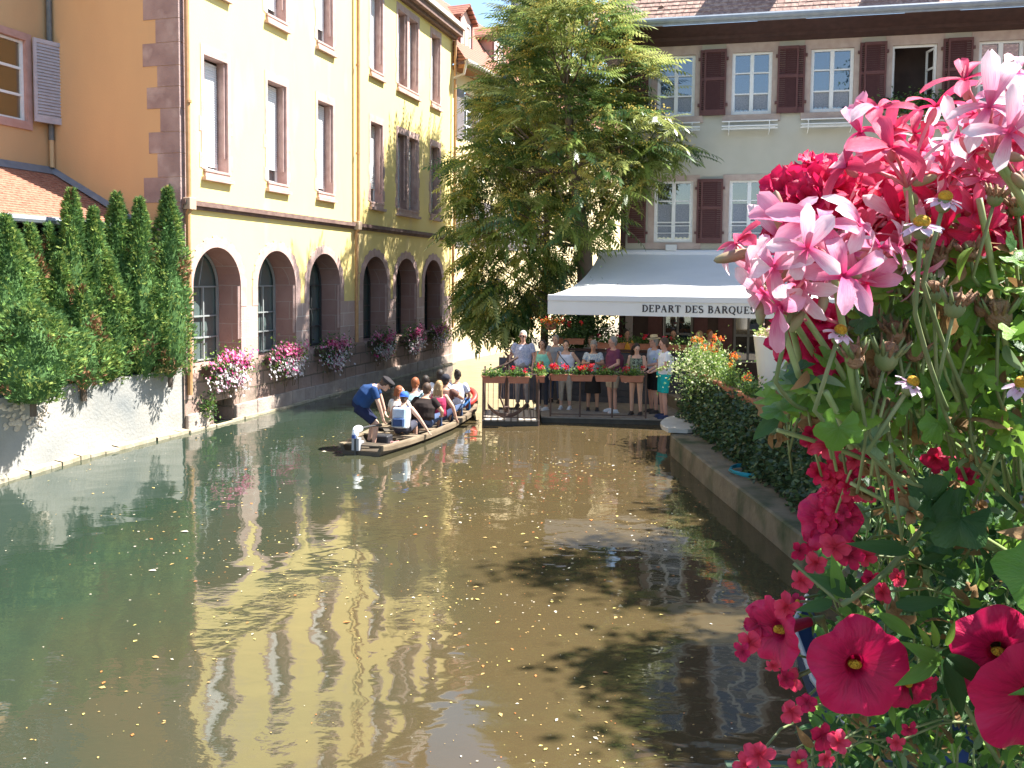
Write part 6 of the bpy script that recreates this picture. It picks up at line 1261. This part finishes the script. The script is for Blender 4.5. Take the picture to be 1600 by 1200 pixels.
def place(o, pb, name, mats, smooth=True):
    ob_ = bpy.data.objects.new(name, pb.mesh(name, mats, smooth)); COL.objects.link(ob_); ob_.parent = o; ob_.location = -o.location if False else (0, 0, 0); ob_.matrix_parent_inverse = Matrix.Translation(-Vector(o.location)); return ob_
CAMD = Vector((0, -1, 0))
# --- ivy geraniums: umbels given by hub and the points their florets reach
def umbel(o, hub, Y, fl, mi, root=None, stalk=stemg, s=1.0, r=.0022, buds=0, kind='star'):
    h = at(*hub, Y); pb = PB(); sp = PB()
    for (fx, fy, dy) in fl:
        c = at(fx, fy, Y+dy); d = (c-h); d = d.normalized() if d.length > 0 else CAMD
        one = PB(); dd = d*.9+CAMD*RR.uniform(.2, .8)+Vector((0, 0, .2))
        (star_floret if kind == 'star' else (lambda a, b_, c_, s_, m_: double_floret(a, b_, c_, .016*s_, m_)))(one, c, dd, s*RR.uniform(.88, 1.12), mi if isinstance(mi, int) else RR.choice(mi))
        place(o, one, 'flower', PM)
        sp.tube(seg(h, c-dd.normalized()*.003, -.004), [.0011]*6+[.0018], 6, 1)
        sp.ell(c-dd.normalized()*.006, (.0028, .0028, .006), 6, 1, R=basis(dd))
    if root: p1 = at(*root[0], Y+root[1]); sp.tube([h, *seg(h.lerp(p1, .15), p1, RR.uniform(-.01, .01))], [r*1.2]+[r]*7, 8, 0)
    for k in range(buds):
        e = h+Vector((RR.uniform(-.02, .02), RR.uniform(-.012, .012), RR.uniform(-.035, .01))); sp.tube([h, h.lerp(e, .5)+Vector((0, 0, .004)), e], .0009, 5, 1); sp.ell(e, (.003, .003, .0075), 7, 2, R=basis(e-h))
    place(o, sp, 'stem', [stalk, stemp, budg])
gA = plant('pale pink ivy geranium with slender striped petals in front of the awning', 'flower plant', 'ivy_geranium', -.15, -.2)
umbel(gA, (1300, 412), .50, [(1228, 348, -.01), (1285, 352, -.03), (1342, 352, -.02), (1318, 432, -.04), (1262, 388, -.04), (1212, 418, -.02), (1375, 388, 0), (1250, 440, 0), (1196, 458, .0), (1180, 425, .01), (1222, 478, -.01)], [0, 1, 1], ((1340, 640), .05), buds=4, s=1.05)
umbel(gA, (1195, 432), .52, [(1152, 382, .0)], 2, ((1300, 600), .08), s=.95)
umbel(gA, (1215, 452), .53, [(1200, 400, 0), (1245, 470, -.02)], [0, 2], ((1255, 590), .06), s=.8, buds=2)
pb = PB(); 
for (x, y, dx, dy) in ((1146, 400, -1, -.25), (1190, 476, -.1, -1), (1240, 480, .1, -1), (1216, 330, -.2, 1)):
    c = at(x, y, .51); pb.ell(c, (.0036, .0036, .0125), 8, 0, R=basis((dx, -.1, dy))); pb.tube(seg(c, at(x+70, y+25, .52)), .0011, 6, 1)
place(gA, pb, 'bud', [budg, stemp])
gB = plant('tall pink ivy geranium umbel rising in front of the maroon shutters', 'flower plant', 'ivy_geranium', .0, -.1)
umbel(gB, (1417, 292), .54, [(1372, 172, 0), (1392, 232, -.03), (1345, 208, .01), (1462, 168, .01), (1438, 236, .03), (1322, 262, -.01), (1470, 268, .02)], [2, 2, 0], ((1460, 520), .05), buds=3, s=1.1)
gC = plant('pink and white ivy geranium umbel at the right edge of the photo', 'flower plant', 'ivy_geranium', .15, -.1)
umbel(gC, (1552, 238), .50, [(1508, 126, 0), (1546, 168, -.02), (1588, 116, .0), (1604, 176, -.02), (1500, 214, .02), (1576, 208, -.03)], [1, 2, 2], ((1640, 420), .05), buds=2, s=1.05)
gD = plant('mass of mid pink ivy geranium florets between the tall umbels', 'flower plant', 'ivy_geranium', .12, .05)
for hub, Y, k, mi in (((1450, 260), .66, 12, [2, 2, 3]), ((1350, 350), .64, 10, [2, 0]), ((1500, 360), .60, 10, [2, 3]), ((1250, 400), .60, 9, [1, 0]), ((1370, 410), .55, 8, [0, 1]), ((1580, 210), .58, 10, [2, 0]), ((1480, 300), .62, 12, [2, 2, 0]), ((1545, 330), .66, 9, [2, 3, 0]), ((1395, 330), .60, 8, [2, 3]), ((1590, 270), .60, 8, [2, 0, 1]), ((1430, 420), .62, 7, [2, 0]), ((1330, 300), .62, 7, [2, 3]), ((1525, 245), .64, 7, [2, 0]), ((1390, 420), .58, 6, [0, 2])):
    umbel(gD, hub, Y, [(hub[0]+RR.uniform(-62, 62), hub[1]+RR.uniform(-58, 34), RR.uniform(-.04, .04)) for _ in range(k)], mi, ((hub[0]+RR.uniform(-10, 60), hub[1]+230), .08), buds=2, s=.95)
gR = plant('deep crimson double geranium head beside the pale pink florets', 'flower plant', 'red_geranium', -.1, 0)
umbel(gR, (1285, 350), .60, [(x, y, RR.uniform(-.03, .02)) for x, y in ((1215, 322), (1228, 300), (1250, 280), (1262, 312), (1282, 268), (1296, 295), (1318, 278), (1240, 335), (1305, 320), (1268, 340), (1335, 300), (1222, 345))], 3, ((1400, 560), .06), kind='double', s=1.25)
umbel(gR, (1405, 345), .66, [(x, y, RR.uniform(-.03, .02)) for x, y in ((1372, 318), (1395, 300), (1422, 322), (1360, 340), (1440, 345), (1395, 352))], 3, ((1460, 560), .06), kind='double', s=1.2)
gS = plant('crimson geranium blooms low beside the white pot', 'flower plant', 'red_geranium', -.12, .1)
umbel(gS, (1285, 545), .60, [(1235, 525, 0), (1280, 500, -.02), (1285, 552, -.02), (1300, 580, 0), (1262, 560, .01)], 3, ((1380, 700), .05), kind='double', s=1.15)
umbel(gS, (1560, 350), .62, [(1530, 330, 0), (1568, 318, 0), (1592, 345, 0), (1545, 360, 0), (1600, 385, 0)], 3, ((1600, 560), .05), kind='double', s=1.15)
# --- daisies
def daisy(x, y, Y, s, tilt, root, label):
    o = empty('daisy', label, 'flower', at(*root, Y+.06), 0, 'pale pink daisies with yellow centres'); c = at(x, y, Y); d = Vector((tilt, -.30, 1.1)).normalized(); R = basis(d, RR.uniform(0, 6)); pb = PB(); n = 9
    for k in range(n): petal(pb, c, R, 2*PI*k/n+RR.uniform(-.12, .12), .0112*s, .0055*s, -.05+RR.uniform(-.3, .15), .35, 5, .6, .45)
    place(o, pb, 'petals', PM); m = PB(); m.ell(c+d*.002, (.0042*s, .0042*s, .0036*s), 12, 0, R=R); place(o, m, 'disc', [ycen]); m = PB(); m.ell(c-d*.003, (.0048*s, .0048*s, .005*s), 10, 0, R=R); m.tube([c-d*.004, c-d*.03, *seg(c-d*.05, at(*root, Y+.06), .004)], .0014, 6, 0); place(o, m, 'stem', [stemd])
for a in ((1476, 312, .50, 1.05, .1, (1510, 620), 'pale daisy standing highest among the pink florets'), (1440, 352, .47, 1.15, -.1, (1480, 640), 'large pale daisy below the highest daisy'), (1238, 472, .50, .95, .1, (1262, 640), 'small white daisy in front of the awning edge'), (1312, 520, .50, .95, .2, (1350, 700), 'daisy with a drooping yellow centre beside the crimson blooms'), (1424, 600, .52, 1.0, .5, (1440, 760), 'white daisy half hidden in the sage green leaves'), (1598, 602, .50, 1.1, -.4, (1620, 780), 'lilac white daisy cut off by the right edge of the photo')): daisy(a[0], a[1], a[2], a[3]*.92, *a[4:])
# --- dried seed heads
i = 0
SH = empty('seed_head_plant', 'cluster of dried brown seed heads standing among the bright leaves', 'flower plant', (TR.x+.05, TR.y-.1, 2.52))
for (x, y, s) in ((1463, 402, 1.1), (1340, 516, 1.0), (1425, 470, 1.0), (1400, 522, .9), (1458, 458, .8), (1492, 480, .9), (1560, 495, 1.2), (1535, 482, .8), (1385, 560, 1.1), (1370, 590, 1.0), (1430, 550, .9), (1594, 468, 1.0), (1590, 325, .8), (1555, 310, .7), (1335, 560, .9), (1500, 540, .7), (1450, 380, .6), (1385, 640, .9), (1515, 395, .8)):
    Y = .50+.10*RR.random(); c = at(x, y, Y); d = Vector((RR.uniform(-.4, .4), -.2, 1)).normalized(); R = basis(d); m = PB()
    m.ell(c, (.0068*s, .0068*s, .0075*s), 10, 1 if RR.random() < .45 else 0, R=R); m.ell(c+d*.006*s, (.0056*s, .0056*s, .004*s), 9, 0, R=R)
    for k in range(11):
        a = 2*PI*k/11; e = R @ Vector((math.cos(a), math.sin(a), .8)); m.tube([c+R @ Vector((math.cos(a)*.004*s, math.sin(a)*.004*s, 0)), c+e*.0085*s, c+e*.0115*s+d*.003*s], [.0012, .0014, .0004], 4, RR.choice((0, 0, 1)))
    m.tube([c-d*.003, c-d*.03, *seg(c-d*.05, at(x+RR.uniform(-5, 40), y+210, Y+.06), .003)], .0012, 6, 1); place(SH, m, 'seed_head', [dry, stemd])
# --- petunias
def petunia(o, x, y, Y, r, d, mi=4, roll=.3):
    c = at(x, y, Y); R = basis(d, roll); pb = PB(); ph = RR.uniform(0, 6)
    def f(u, v):
        a = 2*PI*v; lob = 1+.055*math.cos(5*a)-.05*max(0, math.cos(5*a+PI))**6
        if u < .30: t = u/.30; rr = .0042+.0045*t**2; z = -.036*(1-t)
        else: t = (u-.30)/.70; rr = .0087+(r*lob-.0087)*t; z = .008*math.sin(t*PI*.6)-.004*t*t+.0030*math.sin(5*a+ph)*t*t+.0016*math.sin(13*a)*t**3+.0012*(abs(math.cos(2.5*a)))*t
        return c+R @ Vector((rr*math.cos(a), rr*math.sin(a), z))
    pb.grid(f, 16, 60, mi); place(o, pb, 'flower', PM)
    m = PB(); m.ell(c+R @ Vector((0, 0, -.004)), (.0060, .0060, .0035), 10, 0); m.ell(c+R @ Vector((0, .001, .0)), (.0036, .003, .0035), 8, 0); place(o, m, 'throat', [ycen])
    m = PB(); m.tube([c+R @ Vector((0, 0, -.036)), c+R @ Vector((0, 0, -.05)), c+R @ Vector((0, 0, -.06))+Vector((.01, .03, -.03)), c+R @ Vector((0, 0, -.05))+Vector((.03, .08, -.06))], [.004, .003, .0018, .0018], 7, 0)
    for k in range(5): a = 2*PI*k/5; leaf_oval(m, c+R @ Vector((0, 0, -.045)), R @ Matrix.Rotation(a, 3, 'Z') @ Matrix.Rotation(rad(-60), 3, 'Y'), .018, .005, 1)
    place(o, m, 'calyx', [stemd, FL[1]])
pt1 = plant('petunia with one large round magenta bloom facing the viewer', 'flower plant', 'petunia', -.2, -.1); petunia(pt1, 1338, 1040, .70, .0405, (-.05, -1, .12))
pt2 = plant('petunia with overlapping magenta blooms cut off by the right photo edge', 'flower plant', 'petunia', .05, -.15); petunia(pt2, 1562, 1020, .66, .036, (-.45, -1, .2)); petunia(pt2, 1612, 1085, .62, .046, (-.1, -1, -.15))
pt3 = plant('petunia seen side on with its trumpet pointing left over the water', 'flower plant', 'petunia', -.28, 0); petunia(pt3, 1215, 985, .72, .030, (-.95, -.45, -.05)); petunia(pt3, 1298, 812, .72, .027, (-.7, -.75, .3)); petunia(pt3, 1420, 1070, .80, .026, (.1, -.9, -.4))
# --- small flowered calibrachoa trailing down the left side
cb = plant('trailing plant with many small crimson flowers left of the large petunia', 'flower plant', 'calibrachoa', -.25, 0)
cl = [(1275, 880, 20), (1305, 855, 24), (1328, 868, 22), (1252, 908, 20), (1246, 940, 14), (1352, 868, 18), (1378, 925, 17), (1402, 902, 16), (1360, 905, 16), (1186, 975, 24), (1172, 1004, 22), (1228, 948, 22), (1160, 1018, 15), (1238, 1062, 20), (1262, 1098, 18), (1236, 1112, 20), (1285, 1150, 24), (1310, 1160, 18), (1186, 1180, 24), (1166, 1196, 20), (1248, 1190, 18), (1228, 1060, 16), (1208, 1040, 14), (1270, 845, 18), (1250, 860, 16), (1400, 1160, 14), (1420, 1140, 14), (1290, 1185, 16)]
for x, y, r in cl:
    Y = .72+RR.uniform(-.04, .06); pb = PB(); c = at(x, y, Y); d = Vector((RR.uniform(-.9, .3), -1, RR.uniform(-.3, .5))); round_floret(pb, c, d, r*Y/1350*1.05, 6 if RR.random() < .4 else 4); place(cb, pb, 'flower', PM)
m = PB()
for x, y, r in cl:
    Y = .74; c = at(x, y, Y+.02); e = at(x+RR.uniform(60, 140), y+RR.uniform(-60, 40), Y+.08); m.tube([c, c.lerp(e, .5)+Vector((0, 0, .008)), e], .0012, 5, 0); 
    m.ell(c, (.0022, .0022, .0022), 6, 1)
place(cb, m, 'stem', [stemd, ycen])
cr2 = plant('crimson verbena like clusters hanging below the withered stalks', 'flower plant', 'verbena', -.2, .1)
for (cx_, cy_, n, sp, Y) in ((1310, 690, 9, 26, .66), (1335, 715, 6, 22, .66), (1275, 690, 5, 14, .64), (1318, 770, 6, 18, .68), (1300, 790, 7, 24, .70), (1330, 745, 5, 20, .7), (1480, 700, 7, 34, .72), (1410, 762, 5, 22, .72), (1320, 800, 6, 24, .7), (1290, 735, 4, 14, .7)):
    pb = PB()
    for k in range(n): c = at(cx_+RR.gauss(0, sp), cy_+RR.gauss(0, sp*.7), Y+RR.uniform(-.02, .03)); round_floret(pb, c, (RR.uniform(-.8, .4), -1, RR.uniform(-.2, .7)), RR.uniform(.007, .011), RR.choice((3, 4, 6)))
    place(cr2, pb, 'flower_cluster', PM)
# --- withered stalks reaching left
wi = plant('withered brown geranium stalks with curled dead flower heads', 'flower plant', 'withered_geranium', -.2, .05)
m = PB()
for (x0, y0, x1, y1, Y) in ((1500, 800, 1215, 672, .62), (1560, 860, 1330, 755, .66), (1600, 880, 1400, 770, .7), (1420, 690, 1300, 690, .6), (1600, 640, 1440, 560, .62), (1560, 740, 1380, 600, .6), (1600, 800, 1470, 640, .64)):
    a_, b_ = at(x0, y0, Y+.06), at(x1, y1, Y); m.tube(seg(a_, b_, RR.uniform(-.012, .008)), [.0026, .0024, .0022, .002, .0019, .0018, .0017], 7, 0)
place(wi, m, 'stem', [stemg])
for (x, y, s) in ((1215, 672, 1.2), (1290, 640, 1.1), (1318, 700, 1.0), (1340, 770, 1), (1400, 740, 1.2), (1430, 770, 1.1), (1270, 655, 1.1), (1250, 625, .9), (1385, 700, 1), (1370, 740, 1.1), (1475, 760, 1), (1520, 720, .9), (1350, 640, 1.1), (1420, 800, 1.1), (1540, 800, 1)):
    pb = PB(); c = at(x, y, .64+RR.uniform(-.03, .06))
    for k in range(9): petal(pb, c, basis((RR.gauss(0, 1), RR.gauss(0, 1), RR.gauss(0, 1))), RR.uniform(0, 6), .012*s, .007*s, .6, RR.uniform(.8, 2.2), 4 if RR.random() < .8 else 3, ruffle=.001)
    place(wi, pb, 'dead_head', FL[:4]+[FL[4]])
# --- leaf masses
MASS = [(1400, 398), (1340, 450), (1300, 520), (1240, 560), (1185, 640), (1240, 655), (1345, 640), (1310, 700), (1345, 740), (1318, 800), (1290, 850), (1270, 900), (1320, 950), (1275, 1000), (1300, 1080), (1262, 1130), (1245, 1215), (2150, 1215), (2150, 330), (1640, 330), (1500, 385)]
def inside(x, y, P_=MASS):
    r = False; j = len(P_)-1
    for i in range(len(P_)):
        if (P_[i][1] > y) != (P_[j][1] > y) and x < (P_[j][0]-P_[i][0])*(y-P_[i][1])/(P_[j][1]-P_[i][1])+P_[i][0]: r = not r
        j = i
    return r
def mass(label, name, box, n, Ys, kinds, sizes, seed, lobed=.5, poly=MASS):
    o = empty(name, label, 'plant', (TR.x, TR.y, 2.52)); RR.seed(seed); pb = PB(); st_ = PB(); c_ = 0
    while c_ < n:
        x, y = RR.uniform(box[0], box[1]), RR.uniform(box[2], box[3])
        if not inside(x, y, poly): continue
        Y = RR.uniform(*Ys); c = at(x, y, Y); s = RR.uniform(*sizes); d = Vector((RR.gauss(0, .6), RR.gauss(-.5, .5), RR.gauss(.5, .5))); R = basis(d, RR.uniform(0, 6.3)); mi = RR.choices(range(len(kinds)), kinds)[0]
        if RR.random() < lobed: leaf_lobed(pb, c, R, s, mi, RR.choice((5, 5, 7)), RR.uniform(-.3, .5))
        else: leaf_oval(pb, c, R, s*1.5, s*.55, mi, RR.uniform(0, 1.4))
        if c_ % 4 == 0: e = c+Vector((RR.uniform(-.01, .03), RR.uniform(.01, .05), RR.uniform(-.07, -.02))); st_.tube([c, c.lerp(e, .5)+Vector((0, .004, 0)), e], .0011, 4, RR.choice((0, 1)))
        c_ += 1
    l = place(o, pb, 'leaves', FL); l['kind'] = 'stuff'; place(o, st_, 'stem', [stemg, stemd]); return o
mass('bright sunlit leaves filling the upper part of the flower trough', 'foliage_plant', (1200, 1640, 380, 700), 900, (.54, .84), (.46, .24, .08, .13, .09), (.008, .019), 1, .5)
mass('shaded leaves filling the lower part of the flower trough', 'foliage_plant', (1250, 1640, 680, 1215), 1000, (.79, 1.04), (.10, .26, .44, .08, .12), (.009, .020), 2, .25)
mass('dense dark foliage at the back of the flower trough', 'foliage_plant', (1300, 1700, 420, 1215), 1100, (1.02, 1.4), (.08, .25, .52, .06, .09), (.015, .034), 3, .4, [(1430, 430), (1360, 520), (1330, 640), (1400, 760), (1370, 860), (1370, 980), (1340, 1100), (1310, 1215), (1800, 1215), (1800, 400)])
mass('foliage of the flower trough continuing past the right edge of the photo', 'foliage_plant', (1640, 2150, 340, 1215), 620, (.5, 1.15), (.25, .3, .35, .05, .05), (.022, .045), 4)
# --- single large ivy leaves that stand out against the pot and the wall
big = plant('large glossy ivy shaped leaves in front of the white pot', 'plant', 'ivy_leaf_shoot', -.2, 0)
for (x, y, Y, s, d, rl, mi) in ((1222, 642, .56, .018, (-.3, -.5, .9), 2.6, 1), (1258, 600, .56, .014, (.2, -.7, .7), 1.2, 2), (1196, 622, .56, .011, (-.5, -.4, .8), .4, 0), (1300, 622, .56, .020, (.0, -.6, .9), 3.6, 1), (1275, 560, .58, .013, (-.2, -.8, .4), 2.0, 2), (1335, 650, .55, .020, (.1, -.3, 1), 4.2, 0), (1378, 458, .55, .018, (-.2, -.4, 1), 3.2, 0), (1418, 440, .55, .017, (.3, -.6, .8), 2.2, 0), (1310, 668, .52, .018, (-.2, -.9, -.1), 4.6, 1), (1500, 810, .66, .030, (-.1, -.8, .3), 4.0, 2), (1455, 780, .66, .024, (.2, -.9, .1), 2.4, 2), (1572, 455, .55, .018, (.1, -.4, 1), 1.5, 0), (1540, 440, .56, .016, (-.2, -.7, .7), 3.0, 1), (1590, 405, .55, .015, (0, -.6, .8), 2.0, 1), (1480, 345, .58, .014, (0, -.6, .8), 2.0, 0), (1590, 525, .53, .015, (0, -.6, .8), 1.0, 0), (1560, 590, .57, .015, (0, -.8, .6), 3.0, 0)):
    pb = PB(); leaf_lobed(pb, at(x, y, Y), basis(d, rl), s, mi, 5, .35); place(big, pb, 'leaf', FL)
m = PB()
for (a0, b0, Y) in (((1200, 452), (1252, 600), .53), ((1228, 455), (1335, 615), .55), ((1552, 240), (1608, 330), .5), ((1530, 310), (1575, 560), .55), ((1290, 612), (1330, 700), .54), ((1262, 600), (1300, 690), .55), ((1450, 420), (1500, 640), .56)):
    m.tube(seg(at(*a0, Y), at(*b0, Y+.02), -.002), .0021, 7, 0)
place(big, m, 'stem', [stemg])
sh1 = plant('petunia shoot with pale green tip and narrow leaves right of the large bloom', 'plant', 'petunia_shoot', -.1, -.05)
pb = PB()
for (x, y, L_, W_, az, mi) in ((1465, 1030, .04, .013, -150, 1), (1472, 1035, .038, .012, 150, 1), (1475, 1030, .05, .017, -70, 2), (1480, 1025, .045, .015, -30, 2), (1462, 1010, .022, .007, 100, 0), (1478, 1008, .022, .006, 75, 0), (1452, 1010, .02, .006, 120, 0), (1330, 930, .04, .012, 150, 2), (1310, 935, .036, .012, 100, 1), (1300, 940, .03, .01, 190, 2), (1420, 860, .05, .012, 170, 2), (1440, 830, .045, .012, 60, 2), (1400, 945, .04, .012, 10, 2), (1375, 960, .035, .011, -30, 1)):
    a = rad(az); X_ = Vector((math.cos(a), -.25, math.sin(a))).normalized(); Z_ = Vector((0, -1, .3)); Z_ = (Z_-X_*Z_.dot(X_)).normalized(); R = Matrix((X_, Z_.cross(X_), Z_)).transposed(); leaf_oval(pb, at(x, y, .66), R, L_, W_, mi, .5)
place(sh1, pb, 'leaves', FL)
m = PB(); m.tube(seg(at(1470, 1040, .67), at(1560, 1190, .75)), .0022, 6, 0); m.tube(seg(at(1310, 940, .68), at(1240, 850+30, .70)), .0016, 6, 0); m.tube(seg(at(1315, 945, .68), at(1460, 800, .72), .01), .0026, 6, 0); place(sh1, m, 'stem', [stemd])
